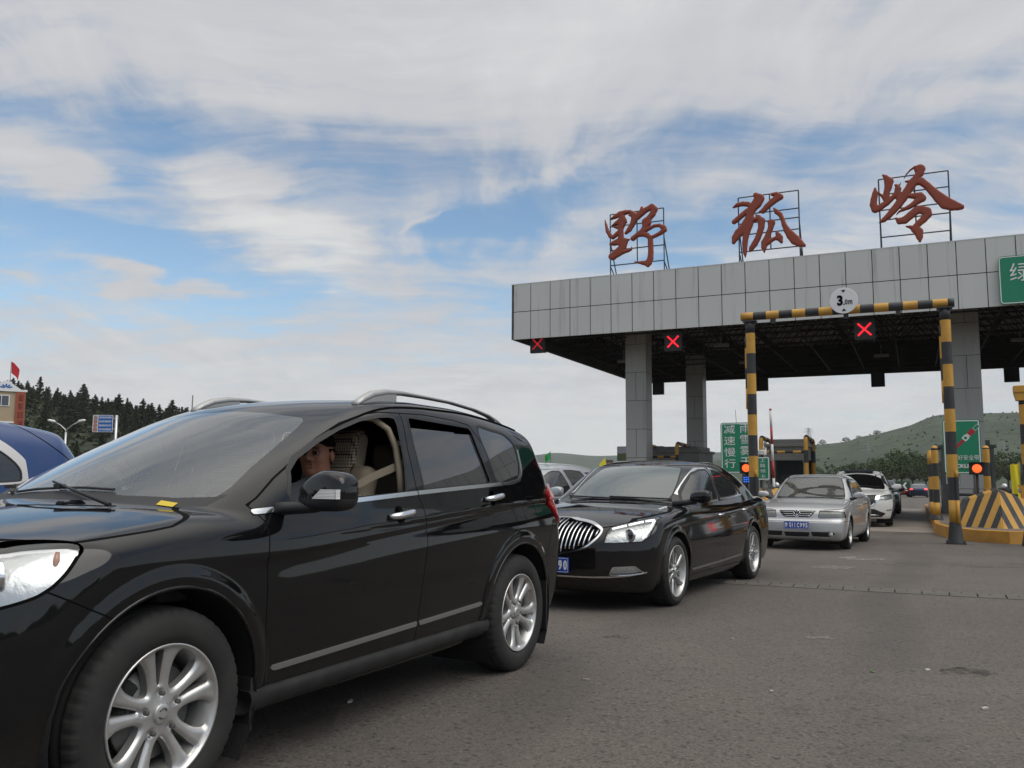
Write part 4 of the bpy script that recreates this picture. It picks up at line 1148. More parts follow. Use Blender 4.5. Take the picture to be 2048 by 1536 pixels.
spot('stain', 1235, 1274, .14, .10, stain_mat('oil stain', (.035, .028, .024), .7, 8)); spot('stain', 1640, 1277, .12, .10, stain_mat('lime spill', (.26, .235, .21), .7, 12))
spot('stain', 1940, 1130, 1.6, .5, stain_mat('old patch', (.15, .135, .118), .6, 1.2), jag=.2)

# ---- canopy
M['clad'] = None
def cladding(name='aluminium cladding', base=(.57, .575, .55), streak=.36):
    m = mat(name, base, .45, metal=.1); q = NT(m.node_tree); p = q.n['Principled BSDF']
    oc = q.new('ShaderNodeTexCoord').outputs['Object']
    s1 = q.noise(q.mapping(oc, (3.2, 3.2, .16)), 1.0, 5, .65); s2 = q.noise(q.mapping(oc, (11, 11, .3)), 1.0, 3, .6); bl = q.noise(oc, .35, 3, .5)
    f = q.math('MULTIPLY', q.ramp(s1, .52, .66), q.ramp(s2, .35, .60)); f = q.math('MULTIPLY', f, streak)
    pan = q.new('ShaderNodeSeparateXYZ', inp={0: oc}).outputs
    wn = q.new('ShaderNodeTexWhiteNoise', noise_dimensions='2D', inp={0: q.new('ShaderNodeCombineXYZ', inp={0: q.math('FLOOR', q.math('DIVIDE', pan[0], .7952)), 1: q.math('FLOOR', q.math('DIVIDE', pan[2], 1.055)), 2: 0.0}).outputs[0]}).outputs[0]
    c = q.mix(q.math('MULTIPLY', wn, .22), base, tuple(x * .80 for x in base))
    c = q.mix(q.math('MULTIPLY', q.ramp(bl, .4, .7), .3), c, tuple(x * .85 for x in base))
    q.l.new(q.mix(f, c, (.10, .10, .085)), p.inputs['Base Color']); return m
M['clad'] = cladding()
M['joint'] = mat('panel joint', (.02, .02, .018), .9)
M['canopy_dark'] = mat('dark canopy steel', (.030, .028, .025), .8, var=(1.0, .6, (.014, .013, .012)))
M['deck'] = mat('roof decking', (.24, .22, .19), .8, var=(.8, .8, (.10, .095, .085)))
Z0, Z1, PW_, NP, DEP = 6.37, 8.48, .7952, 46, 16.64
can = pl_empty('toll_canopy', 0, 0, 0, label='long grey panelled toll canopy on square clad columns spanning the lanes', cat='toll canopy')
LU = PW_ * NP
def fascia(name, length, n, Mx, rows=2, h0=Z0, h1=Z1):
    b = MB(); b.box(0, length, .012, .10, h0, h1, 1, Mx); g = .013
    pw, ph = length / n, (h1 - h0) / rows
    for i in range(n):
        for j in range(rows):
            b.box(i * pw + (g if i else -.004), (i + 1) * pw - g, 0, .03, h0 + j * ph + (g if j else -.004), h0 + (j + 1) * ph - (g if j < rows - 1 else 0), 0, Mx, 0)
    b.box(-.01, length + .01, -.006, .14, h1, h1 + .03, 0, Mx)
    return b.build(name, [M['clad'], M['joint']], can)
fascia('front_fascia', LU, NP, Matrix.Identity(4))
fascia('side_fascia', DEP, 21, Matrix.Translation((0, DEP, 0)) @ Matrix.Rotation(R(-90), 4, 'Z'))
fascia('back_fascia', LU, NP, Matrix.Translation((LU, DEP, 0)) @ Matrix.Rotation(R(180), 4, 'Z'))
b = MB(); b.box(.10, LU, .10, DEP - .10, 7.95, 8.1); b.build('roof_deck', M['deck'], can)
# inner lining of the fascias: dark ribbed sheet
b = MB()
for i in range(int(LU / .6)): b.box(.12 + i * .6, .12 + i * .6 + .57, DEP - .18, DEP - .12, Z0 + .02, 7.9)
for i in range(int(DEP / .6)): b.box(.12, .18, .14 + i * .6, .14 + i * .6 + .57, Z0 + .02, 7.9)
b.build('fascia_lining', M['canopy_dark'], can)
# space frame: lower and upper chords with webs
b = MB(); st = 1.59; zl, zu = 6.62, 7.75
nu_, nv_ = int(LU / st), int(DEP / st)
for i in range(nu_ + 1):
    b.tube([(.5 + i * st, .3, zl), (.5 + i * st, DEP - .3, zl)], .035, 5)
    if i < nu_: b.tube([(.5 + (i + .5) * st, 1.1, zu), (.5 + (i + .5) * st, DEP - 1.1, zu)], .035, 5)
for j in range(nv_ + 1):
    b.tube([(.3, .4 + j * st, zl), (LU - .3, .4 + j * st, zl)], .035, 5)
    if j < nv_: b.tube([(1.1, .4 + (j + .5) * st, zu), (LU - 1.1, .4 + (j + .5) * st, zu)], .035, 5)
for i in range(nu_):
    for j in range(nv_):
        c = (.5 + (i + .5) * st, .4 + (j + .5) * st, zu)
        for a_, d_ in ((0, 0), (1, 0), (0, 1), (1, 1)): b.tube([(.5 + (i + a_) * st, .4 + (j + d_) * st, zl), c], .026, 4, cap=False)
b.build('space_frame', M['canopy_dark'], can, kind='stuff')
def column(u, v):
    b = MB(); g0 = gzu(u, v); w = .82
    b.box(u + .01, u + w - .01, v + .01, v + w - .01, g0, 7.9, 1)
    z = g0; k_ = 0; hh = 1.10; g = .008
    while z < 7.0:
        z2 = min(z + hh, 7.3)
        for (x0, x1) in (((u, u + w),) if k_ % 2 else ((u, u + w * .5), (u + w * .5, u + w))):
            b.box(x0 + g * (x0 > u), x1 - g * (x1 < u + w - .01), v, v + .02, z + g, z2 - g, 0); b.box(x0 + g * (x0 > u), x1 - g * (x1 < u + w - .01), v + w - .02, v + w, z + g, z2 - g, 0)
        b.box(u - .002, u + .018, v + .022, v + w - .022, z + g, z2 - g, 0); b.box(u + w - .018, u + w + .002, v + .022, v + w - .022, z + g, z2 - g, 0)
        z = z2; k_ += 1
    b.build('column', [M['clad2'], M['joint']], can)
M['clad2'] = cladding('column cladding', (.42, .42, .40), .4)
for u_ in (3.64, 14.98, 26.3): column(u_, 2.72); column(u_, 12.5)
# ceiling lamps under the frame
for (u_, v_) in ((1.9, 8), (6.9, 5), (6.9, 10.5), (12.6, 10.5), (17.5, 8), (21, 4)):
    b = MB(); b.box(u_ - .3, u_ + .3, v_ - .1, v_ + .1, 6.40, 6.52, 0, None, .02); b.tube([(u_, v_, 6.5), (u_, v_, 6.95)], .02, 6); b.build('ceiling_lamp', mat('lamp housing', (.25, .25, .24), .5), can)

# ---- lane signals
M['led_red'] = mat('lit red diode', (.4, .01, .01), .4, emit=(1, .015, .03), estr=3.2)
M['led_dim'] = mat('dim red diode', (.3, .02, .02), .4, emit=(1, .02, .03), estr=.8)
M['box_black'] = mat('signal housing', (.012, .012, .013), .6)
def signal(u, v, z, lit, label, cross, group):
    e = pl_empty('lane_signal', u, v, z, label=label, cat='lane signal', group=group)
    b = MB(); b.box(-.31, .31, 0, .16, -.34, .31, 0, None, .008)
    b.box(-.33, .33, -.10, .16, .31, .325); b.build('housing', M['box_black'], e)
    b = MB()
    for s_ in (-.24, .24): b.tube([(s_, .08, .31), (s_, .08, .62)], .012, 6)
    b.build('hanger', M['canopy_dark'], e)
    if lit:
        b = MB()
        for i in range(13):
            for sg in (-1, 1):
                for o_ in (-.5, .5):
                    t = (i - 6) * .031; x_ = t + o_ * .032 * .7; z_ = sg * t - sg * o_ * .032 * .7
                    b.lathe([(.0135, .0), (.0115, .009), (0, .012)], 6, 0, True, Matrix.Translation((x_, 0, z_ - .01)) @ V2G)
        b.build('red_cross', M[cross], e)
    return e
signal(.95, .30, 6.20, True, 'leftmost lane signal, its red cross dim, at the corner of the canopy', 'led_dim', 'red cross signals')
signal(6.16, .30, 5.97, True, 'lit red cross signal between the two left columns', 'led_red', 'red cross signals')
signal(12.41, .30, 5.98, True, 'lit red cross signal behind the striped height bar', 'led_red', 'red cross signals')
signal(18.0, .30, 5.98, True, 'lit red cross signal beyond the right column', 'led_red', 'red cross signals')
for u_, lb in ((1.26, 'black signal box seen from behind next to the left column'), (6.74, 'black signal box seen from behind above the green two column sign'), (12.25, 'black signal box seen from behind in the open middle lane'), (17.92, 'black signal box seen from behind at the far right')):
    e = signal(u_, 16.0, 6.00, False, lb, '', 'signal boxes on the far side')

# ---- rooftop characters
M['red_char'] = mat('red brown sheet letters', (.27, .048, .019), .55, var=(2.2, .35, (.21, .044, .022)))
M['frame_blue'] = mat('blue grey angle iron', (.030, .042, .060), .6)
def strokes(name, S, ox, oy, sc_, label, fr):
    pts_all = []
    segs = []
    for st_ in S:
        q = [(px_v(ox + x / sc_, oy + y / sc_, .25), r / sc_ * .0186) for x, y, r in st_]
        for (a_, ra), (b_, rb) in zip(q[:-1], q[1:]): segs.append((a_[0], a_[1], ra, b_[0], b_[1], rb))
    u0 = min(min(s_[0], s_[3]) for s_ in segs) - .25; u1 = max(max(s_[0], s_[3]) for s_ in segs) + .25; z0 = min(min(s_[1], s_[4]) for s_ in segs) - .25; z1 = max(max(s_[1], s_[4]) for s_ in segs) + .25
    def f(x, y, z):
        d = np.full(x.shape, 9.0)
        for (ax_, az_, ra, bx, bz, rb) in segs:
            ex, ez = bx - ax_, bz - az_; t = np.clip(((x - ax_) * ex + (z - az_) * ez) / (ex * ex + ez * ez + 1e-9), 0, 1)
            d = smin(d, np.hypot(x - ax_ - t * ex, z - az_ - t * ez) - (ra + (rb - ra) * t), .02)
        return smax(d, np.abs(y - .09) - .085, .07)
    um, zm = (u0 + u1) / 2, Z1
    e = pl_empty('rooftop_character', um, .25, zm, label=label, cat='sign character', group='red characters on the canopy')
    V_, F_ = surfnet(f, (u0, -.05, z0), (u1, .22, z1), .022, 2)
    V_[:, 0] -= um; V_[:, 2] -= zm
    b = MB(); b.add(V_.tolist(), F_.tolist(), 0, True); b.build('glyph', M['red_char'], e)
    a0, a1, top, rails, mid = fr; b = MB(); t_ = .022
    def bar(p, q_, w=t_):
        b.tube([p, q_], w, 4, smooth=False)
    for uu in (a0, mid, a1): bar((uu - um, .26, 0.0 if uu != mid else rails[-1] - zm), (uu - um, .26, top - zm))
    for zz_ in rails: bar((a0 - um, .26, zz_ - zm), (a1 - um, .26, zz_ - zm))
    bar((a0 - um, .26, top - zm), (a1 - um, .26, top - zm))
    for uu in (a0, a1):
        bar((uu - um, .28, (top - zm) * .55), (uu - um + .0, 1.15, 0)); bar((uu - um, 1.1, 0.0), (uu - um, .28, .45))
    b.build('support_frame', M['frame_blue'], e)
    return e
Y1 = [[(178, 462, 5), (196, 560, 20), (228, 690, 34), (285, 780, 40), (330, 805, 34), (400, 745, 40), (470, 690, 48)],
      [(282, 458, 14), (375, 405, 38), (470, 352, 50), (570, 322, 44), (660, 312, 36), (725, 345, 40), (760, 385, 45)],
      [(640, 380, 12), (735, 380, 52), (735, 470, 56), (700, 560, 48), (645, 650, 46), (580, 722, 26)],
      [(310, 582, 10), (395, 535, 38), (470, 490, 60)], [(500, 410, 62), (520, 490, 76), (500, 560, 66), (480, 640, 50), (485, 730, 48), (485, 800, 52), (470, 900, 72)], [(560, 500, 44), (590, 510, 14)],
      [(350, 605, 14), (430, 620, 30)], [(285, 935, 24), (350, 915, 48), (450, 880, 66), (560, 860, 46), (650, 842, 10)], [(570, 880, 50), (520, 990, 68), (440, 1060, 62), (330, 1170, 72)], [(310, 1172, 66), (420, 1118, 62), (520, 1080, 44), (620, 1062, 26), (682, 1035, 16), (692, 985, 5)],
      [(735, 470, 45), (800, 400, 62), (880, 330, 62), (980, 265, 48), (1080, 218, 60), (1128, 262, 62), (1095, 350, 55), (1020, 440, 52), (980, 510, 92), (950, 610, 58), (905, 680, 50), (800, 752, 40), (715, 825, 46)], [(885, 300, 42), (888, 235, 28)],
      [(930, 690, 34), (1040, 625, 30), (1130, 580, 28), (1230, 572, 32), (1305, 620, 52), (1320, 655, 48), (1250, 715, 38), (1160, 765, 32), (1080, 800, 30)],
      [(820, 760, 38), (900, 740, 44), (990, 760, 46), (1050, 815, 48), (1055, 930, 50), (1060, 1080, 50), (1052, 1200, 54), (1015, 1290, 62), (1000, 1345, 32)], [(738, 1272, 6), (820, 1286, 20), (900, 1292, 36), (980, 1300, 56)]]
Y2 = [[(585, 185, 50), (650, 250, 88), (600, 340, 88), (520, 430, 78), (480, 520, 70), (455, 620, 66), (405, 720, 72), (340, 820, 72), (255, 910, 76), (190, 1000, 62), (155, 1090, 34)],
      [(150, 420, 12), (230, 372, 36), (330, 348, 42), (430, 355, 44), (500, 400, 50)], [(165, 698, 42), (230, 645, 44), (330, 560, 44), (420, 490, 50)],
      [(480, 640, 74), (440, 760, 76), (405, 880, 66), (390, 980, 52), (375, 1100, 48), (372, 1220, 40), (375, 1300, 30), (382, 1378, 8)],
      [(645, 505, 10), (720, 488, 42), (800, 400, 50), (900, 310, 56), (1000, 235, 60), (1055, 215, 52), (980, 165, 42), (905, 168, 30)],
      [(560, 660, 34), (620, 620, 40), (690, 680, 66), (690, 790, 54), (660, 900, 52), (620, 1010, 50), (560, 1120, 52), (500, 1205, 42), (470, 1255, 20)], [(585, 562, 12), (640, 610, 44)],
      [(835, 690, 30), (885, 715, 62), (870, 810, 46), (830, 910, 46), (800, 1000, 50), (755, 1095, 60), (740, 1185, 46), (746, 1275, 14)], [(790, 1110, 45), (880, 1050, 34), (960, 1010, 30), (1040, 1005, 58), (1075, 1080, 28)], [(978, 885, 18), (1020, 960, 52)],
      [(932, 435, 14), (985, 500, 42), (1055, 555, 40), (1100, 650, 36), (1130, 750, 42), (1185, 855, 56), (1255, 950, 74), (1340, 1040, 84), (1430, 1105, 64), (1512, 1145, 32)]]
Y3 = [[(170, 480, 18), (172, 560, 42), (150, 660, 46), (140, 750, 50), (175, 825, 56), (235, 815, 46), (300, 765, 42), (370, 720, 40), (430, 670, 34), (490, 610, 34), (550, 550, 44), (562, 480, 44), (545, 430, 26), (505, 412, 8)],
      [(302, 245, 12), (350, 280, 34), (405, 355, 66), (395, 450, 52), (368, 540, 44), (362, 640, 50), (362, 700, 36), (374, 745, 8)], [(235, 545, 5), (280, 592, 18), (335, 645, 28)], [(612, 368, 4), (590, 415, 10)], [(575, 560, 30), (560, 640, 28), (575, 690, 26)],
      [(935, 150, 78), (935, 210, 56), (880, 280, 48), (840, 350, 62), (780, 430, 62), (715, 530, 58), (645, 640, 60), (570, 745, 55), (480, 850, 50), (400, 940, 42), (320, 1010, 34), (245, 1060, 8)],
      [(670, 298, 5), (705, 230, 7), (775, 155, 10), (850, 105, 15), (920, 108, 28)], [(690, 352, 10), (750, 355, 20), (810, 350, 30)],
      [(860, 365, 46), (960, 350, 54), (1060, 425, 50), (1160, 525, 58), (1270, 630, 74), (1380, 720, 88), (1490, 760, 76), (1590, 780, 54), (1648, 788, 38)],
      [(740, 600, 30), (850, 600, 44), (940, 598, 50), (978, 640, 52), (905, 680, 48), (830, 740, 38), (750, 790, 32), (650, 835, 22), (580, 870, 11), (532, 930, 5)],
      [(525, 985, 14), (590, 1030, 46), (680, 1012, 54), (780, 930, 54), (870, 855, 56), (960, 830, 56), (1050, 870, 66), (1075, 915, 54), (1000, 1000, 50), (930, 1060, 45), (875, 1120, 45), (860, 1165, 58), (915, 1215, 62), (932, 1300, 46), (938, 1370, 20)], [(700, 1122, 8), (770, 1132, 22), (850, 1160, 46)]]
strokes('c1', Y1, 1190, 390, 9.6, 'leftmost of the three red calligraphy characters on the canopy roof', (3.80, 5.83, 10.92, (10.45, 9.55, 8.98), 4.83))
strokes('c2', Y2, 1450, 370, 9.6, 'middle one of the three red calligraphy characters on the canopy roof', (8.49, 10.50, 10.92, (10.30, 9.98, 9.58, 8.98), 9.55))
strokes('c3', Y3, 1730, 320, 8.533, 'rightmost of the three red calligraphy characters on the canopy roof', (13.0, 15.03, 10.92, (10.40, 9.88, 9.55, 8.98), 14.05))

# ---- green signs
M['sign_green'] = mat('green sign face', (.008, .22, .115), .45)
M['sign_back'] = mat('grey sign back', (.16, .165, .16), .6, metal=.3)
M['sign_red'] = mat('red sign mark', (.42, .02, .035), .5)
def sign_board(name, w, h, u, v, z, label, parent=None, rad=.07, border=True, face='sign_green', cat='sign', rim=.02, group=None, post=None, yaw=0):
    """board centred at (u, v, z) facing the camera side"""
    e = pl_empty(name, u, v, gzu(u, v) if post else z, label=label, cat=cat, group=group); dz_ = z - e.location.z
    if yaw: e.rotation_euler.z += R(yaw)
    b = MB(); b.prism(rrect(w, h, rad), 0, .03, 0, upright(0, 0, dz_), 1); b.build('board', [M[face], M['sign_back']], e)
    if border:
        b = MB(); o_ = rrect(w - rim * 2, h - rim * 2, rad - rim); i_ = rrect(w - rim * 2 - .05, h - rim * 2 - .05, max(rad - rim - .02, .01)); n = len(o_)
        b.add([(x, y, .0325) for x, y in o_ + i_], [(j, (j + 1) % n, n + (j + 1) % n, n + j) for j in range(n)], 0, False, upright(0, 0, dz_)); b.build('border', M['white'], e)
    if post:
        b = MB()
        for pu in post: b.tube([(pu, .06, 0), (pu, .06, dz_ + h * .4)], .035, 8)
        b.build('post', M['sign_back'], e)
    return e, dz_
e, _ = sign_board('fascia_sign', 4.2, 1.46, 18.3, -.12, 7.11, 'large green sign with white lettering on the canopy front at the right edge', rad=.12)
text('lettering', '绿', .6, upright(-1.55, -.035, .22), M['white'], e, fit=(.52, .55))
# slow down sign
(u0, z1), (u1, z0) = px_v(1441, 846, -4.2), px_v(1512, 947, -4.2)
e, dz_ = sign_board('warning_sign', u1 - u0, z1 - z0, (u0 + u1) / 2, -4.2, (z0 + z1) / 2, 'tall green sign with two columns of white characters behind the left gantry post', post=(-.25, .25))
w_, h_ = u1 - u0, z1 - z0
for i, ch in enumerate('减速慢行'): text('lettering', ch, .2, upright(-w_ * .235, -.035, dz_ + h_ * (.37 - .225 * i)), M['white'], e, fit=(w_ * .33, h_ * .175))
for i, ch in enumerate('雨雪雾天'): text('lettering', ch, .2, upright(w_ * .235, -.035, dz_ + h_ * (.385 - .22 * i)), M['white'], e, fit=(w_ * .33, h_ * .175))
# card sign
(u0, z1), (u1, z0) = px_v(1512, 914, -5.6), px_v(1540, 960, -5.6)
e, dz_ = sign_board('card_sign', u1 - u0, z1 - z0, (u0 + u1) / 2, -5.6, (z0 + z1) / 2, 'small narrow green sign with four stacked characters beside the raised barrier arm', rad=.04, rim=.008, post=(0,))
w_, h_ = u1 - u0, z1 - z0
for i, ch in enumerate('上路领卡'): text('lettering', ch, .1, upright(0, -.035, dz_ + h_ * (.36 - .235 * i)), M['white'], e, fit=(w_ * .40, h_ * .16))
# seat belt sign
(u0, z1), (u1, z0) = px_v(1884, 840, -4.8), px_v(1965, 948, -4.8)
e, dz_ = sign_board('seat_belt_sign', u1 - u0, z1 - z0, (u0 + u1) / 2, -4.8, (z0 + z1) / 2, 'green sign with a seat belt buckle picture behind the right gantry post', post=(-.25, .25))
w_, h_ = u1 - u0, z1 - z0
text('lettering', '请系好安全带', .2, upright(0.01, -.035, dz_ - h_ * .20), M['white'], e, fit=(w_ * .84, h_ * .095))
text('lettering', 'BUCKLE UP', .2, upright(.02, -.035, dz_ - h_ * .355), M['white'], e, fit=(w_ * .82, h_ * .07), bold=.008)
def up_poly(pts, mt, nm, cx, cz, ang_, par, d=.034):
    c_, s_ = math.cos(R(ang_)), math.sin(R(ang_)); b = MB()
    b.add([(cx + x * c_ - y * s_, cz + x * s_ + y * c_, d) for x, y in pts], [tuple(range(len(pts)))], 0, False, upright(0, 0, 0)); return b.build(nm, mt, par)
cx, cz = .10, dz_ + h_ * .17
b_ = .38
def quad(x0, x1, w0, w1): return [(x0, -w0), (x1, -w1), (x1, w1), (x0, w0)]
up_poly(quad(-.42, -.10, .035, .035), M['sign_red'], 'belt_picture', cx, cz, 47, e)
up_poly(rrect(.13, .13, .02, 3, -.02, 0), M['white'], 'belt_picture', cx, cz, 47, e, .0345); up_poly(rrect(.07, .07, .01, 3, -.02, 0), M['sign_green'], 'belt_picture', cx, cz, 47, e, .036)
up_poly(quad(.055, .085, .05, .05), M['white'], 'belt_picture', cx, cz, 47, e)
up_poly([(.09, -.05), (.20, -.07), (.26, -.035), (.26, .035), (.20, .07), (.09, .05)], M['sign_red'], 'belt_picture', cx, cz, 47, e)
for q_ in (quad(.26, .42, .045, .045), ): up_poly(q_, M['white'], 'belt_picture', cx, cz, 47, e); up_poly(quad(.27, .41, .037, .037), M['sign_green'], 'belt_picture', cx, cz, 47, e, .0355)
(u0, z1), (u1, z0) = px_v(1891, 949, -4.6), px_v(1921, 969, -4.6)
sign_board('small_sign', u1 - u0, z1 - z0 + .1, (u0 + u1) / 2, -4.6, (z0 + z1) / 2 + .05, 'small green sign tucked under the seat belt sign', rad=.03, rim=.008, post=(0,))

# ---- striped pipes
def banded(b, pts, r, band, n=12, start=0, wob=0.0):
    """pipe painted in alternating bands; material 0 yellow, 1 black"""
    P_ = [Vector(p) for p in pts]; L_ = [0]
    for a_, c_ in zip(P_[:-1], P_[1:]): L_.append(L_[-1] + (c_ - a_).length)
    T = L_[-1]; cuts = [0]; k_ = 1
    def at(s_):
        for i in range(len(L_) - 1):
            if s_ <= L_[i + 1] + 1e-9: return P_[i].lerp(P_[i + 1], (s_ - L_[i]) / max(L_[i + 1] - L_[i], 1e-9))
        return P_[-1]
    s0 = 0; k_ = start
    while s0 < T - 1e-6:
        s1 = min(s0 + band, T)
        mids = [s_ for s_ in L_ if s0 + 1e-4 < s_ < s1 - 1e-4]
        b.tube([at(s_) for s_ in [s0] + mids + [s1]], r, n, k_ % 2, cap=(s0 == 0 or s1 >= T)); s0 = s1; k_ += 1
YB = None
YB = [M['yellow'], M['blackp']]
M['post_grey'] = mat('worn dark paint', (.035, .037, .042), .55, var=(5, .6, (.09, .085, .08)))
gn = pl_empty('height_gantry', 12.4, -9.07, label='yellow and black striped height limit gantry across the middle lane', cat='height gantry')
g0 = gn.location.z
for sx_, nm in ((-1, 'L'), (1, 'R')):
    pu = -2.02 if sx_ < 0 else 1.99
    gg = gzu(12.4 + pu, -9.07) - g0
    b = MB()
    banded(b, [(pu, 0, gg + .42), (pu, 0, 4.93)], .105, .47, 14, 0)
    banded(b, [(pu - .10, -.02, gg + 2.9), (pu - .10, -.02, 4.55)], .03, .47, 4, 0)
    banded(b, [(pu + .06, -.10, gg + .42), (pu + .06, -.10, 1.5)], .035, .47, 4, 0)
    b.lathe([(.165, 0), (.15, .03), (.118, .34), (.108, .44)], 12, 1, True, Matrix.Translation((pu, 0, gg))); b.box(pu - .185, pu + .185, -.18, .18, gg, gg + .025, 1)
    for bx in (-.155, .155):
        for by in (-.15, .15): b.lathe([(.018, .03), (.018, .06), (0, .06)], 6, 1, False, Matrix.Translation((pu + bx, by, gg)))
    b.box(pu - .15, pu + .15, -.12, .12, 4.90, 4.935, 1)
    b.build('post', YB, gn)
b = MB(); banded(b, [(-2.22, 0, 5.04), (2.18, 0, 5.02)], .095, .285, 14, 0)
for bx in (-1.5, .05, 1.1): b.box(bx - .05, bx + .05, -.03, .03, 4.84, 4.95, 1); 
b.build('crossbar', YB, gn)
b = MB(); b.lathe([(0, .0), (.285, .0), (.29, .008), (.285, .018), (0, .018)], 40, 0, False, upright(.02, -.11, 5.22)); ds = b.build('height_limit_disc', [M['white']], gn)
for me_, x_, z_, w_, h_ in (('3', -.075, .005, .12, .235), ('.', .005, -.085, .03, .035), ('0', .052, -.035, .055, .115), ('m', .135, -.045, .085, .09)):
    text('lettering', me_, .2, upright(.02 + x_, -.132, 5.22 + z_), M['gap'], ds, fit=(w_, h_), bold=.010 if me_ == '3' else .004)
for s_ in (1, -1):
    b = MB(); b.add([(-.045 * 1, s_ * .235, 0), (.045, s_ * .235, 0), (0, s_ * .175, 0)], [(0, 1, 2) if s_ < 0 else (0, 2, 1)], 0, False, upright(.02, -.134, 5.22)); b.build('arrow_mark', M['gap'], ds)
# the next gantry at the right edge
g2 = pl_empty('height_gantry', 15.72, -9.07, label='short striped gantry post with a yellow cap at the right edge', cat='height gantry')
b = MB(); banded(b, [(.02, 0, .42), (.02, 0, 2.92)], .105, .40, 14, 1); b.lathe([(.19, 0), (.125, .38), (.112, .44)], 12, 1, True, Matrix.Translation((.02, 0, 0))); b.build('post', YB, g2)
b = MB(); b.box(-.16, 3.2, -.14, .14, 3.06, 3.20, 0, None, .01); b.prism([(-.12, 2.90), (.14, 2.90), (.20, 3.06), (-.16, 3.06)], -.12, .12, 0, V2G); b.build('crossbar', YB, g2)

# ---- islands
M['kerb'] = mat('yellow kerb', (.50, .245, .035), .7, var=(2.5, .7, (.30, .16, .045)), bump=(40, .3, .006))
M['island_top'] = mat('island paving', (.17, .145, .12), .9, var=(2, .6, (.11, .095, .08)))
def chevron_mat():
    m = mat('chevron stripes', (.55, .30, .04), .5); q = NT(m.node_tree); p = q.n['Principled BSDF']
    oc = q.new('ShaderNodeTexCoord').outputs['Object']; s_ = q.new('ShaderNodeSeparateXYZ', inp={0: oc}).outputs
    v_ = q.math('ADD', q.math('ABSOLUTE', s_[0]), q.math('MULTIPLY', s_[2], .42))
    v_ = q.math('ADD', v_, q.math('MULTIPLY', q.noise(oc, 14, 3, .5), .012))
    f = q.math('FRACT', q.math('DIVIDE', v_, .235)); f = q.math('GREATER_THAN', f, .52)
    n = q.ramp(q.noise(oc, 5, 6, .65), .35, .75)
    y_ = q.mix(q.math('MULTIPLY', n, .4), (.56, .30, .045), (.36, .19, .05)); k_ = q.mix(q.math('MULTIPLY', n, .5), (.020, .021, .024), (.055, .052, .05))
    q.l.new(q.mix(f, y_, k_), p.inputs['Base Color']); return m
M['chevron'] = chevron_mat()
def island(uc, hw, label, booth=True):
    e = pl_empty('toll_island', uc, -8.5, label=label, cat='traffic island', group='raised islands between the lanes')
    out = [(-hw, 29), (-hw, 3.5), (-hw * .86, 1.8), (-hw * .45, .35), (0, 0), (hw * .45, .35), (hw * .86, 1.8), (hw, 3.5), (hw, 29)]
    nn = len(out); ins = [(x * (1 - .14 / hw) if abs(x) > .01 else 0, y + (.14 if y < 3 else (0 if y > 20 else .05))) for x, y in out]
    zz = lambda x, y, h: gzu(uc + x, -8.5 + y) - e.location.z + h
    b = MB(); vs = [(x, y, zz(x, y, 0)) for x, y in out] + [(x * .985, y + .02, zz(x, y, .25)) for x, y in out] + [(x, y, zz(x, y, .262)) for x, y in ins]
    b.add(vs, [(i, i + 1, nn + i + 1, nn + i) for i in range(nn - 1)] + [(nn + i, nn + i + 1, 2 * nn + i + 1, 2 * nn + i) for i in range(nn - 1)]); b.build('kerb', M['kerb'], e)
    b = MB(); b.add([(x, y, zz(x, y, .256)) for x, y in ins], [tuple(range(nn))]); b.build('island_top', M['island_top'], e)
    return e
island(4.05, 1.3, 'raised kerbed island under the left columns mostly hidden by the black sedan')
island(9.70, 1.3, 'raised kerbed island of the middle booth behind the silver sedan')
island(15.40, 1.32, 'yellow kerbed island nose at the right beside the gantry post')
def barrier(uc, v, label):
    e = pl_empty('crash_barrier', uc, v, gzu(uc, v) + .25, label=label, cat='crash barrier', group='striped crash barriers on the island noses')
    base = [(0, -1.15), (.86, -.35), (.92, 1.1), (-.92, 1.1), (-.86, -.35)]; top = [(0, -.60, .86), (.62, -.10, .62), (.70, .85, .60), (-.70, .85, .60), (-.62, -.10, .62)]
    vs = [(x, y, 0) for x, y in base] + top + [(0, .5, .90)]
    b = MB(); b.add(vs, [(0, 1, 6, 5), (1, 2, 7, 6), (2, 3, 8, 7), (3, 4, 9, 8), (4, 0, 5, 9), (5, 6, 7, 10), (5, 10, 8, 9), (7, 8, 10)]); 
    bm = bmesh.new(); me = b.mesh('x'); bm.from_mesh(me); D.meshes.remove(me); bmesh.ops.bevel(bm, geom=bm.edges[:], offset=.02, segments=2, affect='EDGES')
    b = MB(); b.bm(bm, 0, False); b.build('striped_shell', M['chevron'], e)
    return e
barrier(15.38, -6.15, 'striped concrete crash barrier with chevrons on the right island')
barrier(10.2, -5.6, 'striped crash barrier half hidden behind the silver sedan')
barrier(4.05, -6.0, 'striped crash barrier hidden behind the black sedan')
M['amber_lit'] = mat('lit amber lamp', (.8, .15, .02), .4, emit=(1, .135, .03), estr=1.15)
M['blue_lit'] = mat('lit blue lamp', (.02, .08, .6), .4, emit=(.03, .20, 1), estr=.8)
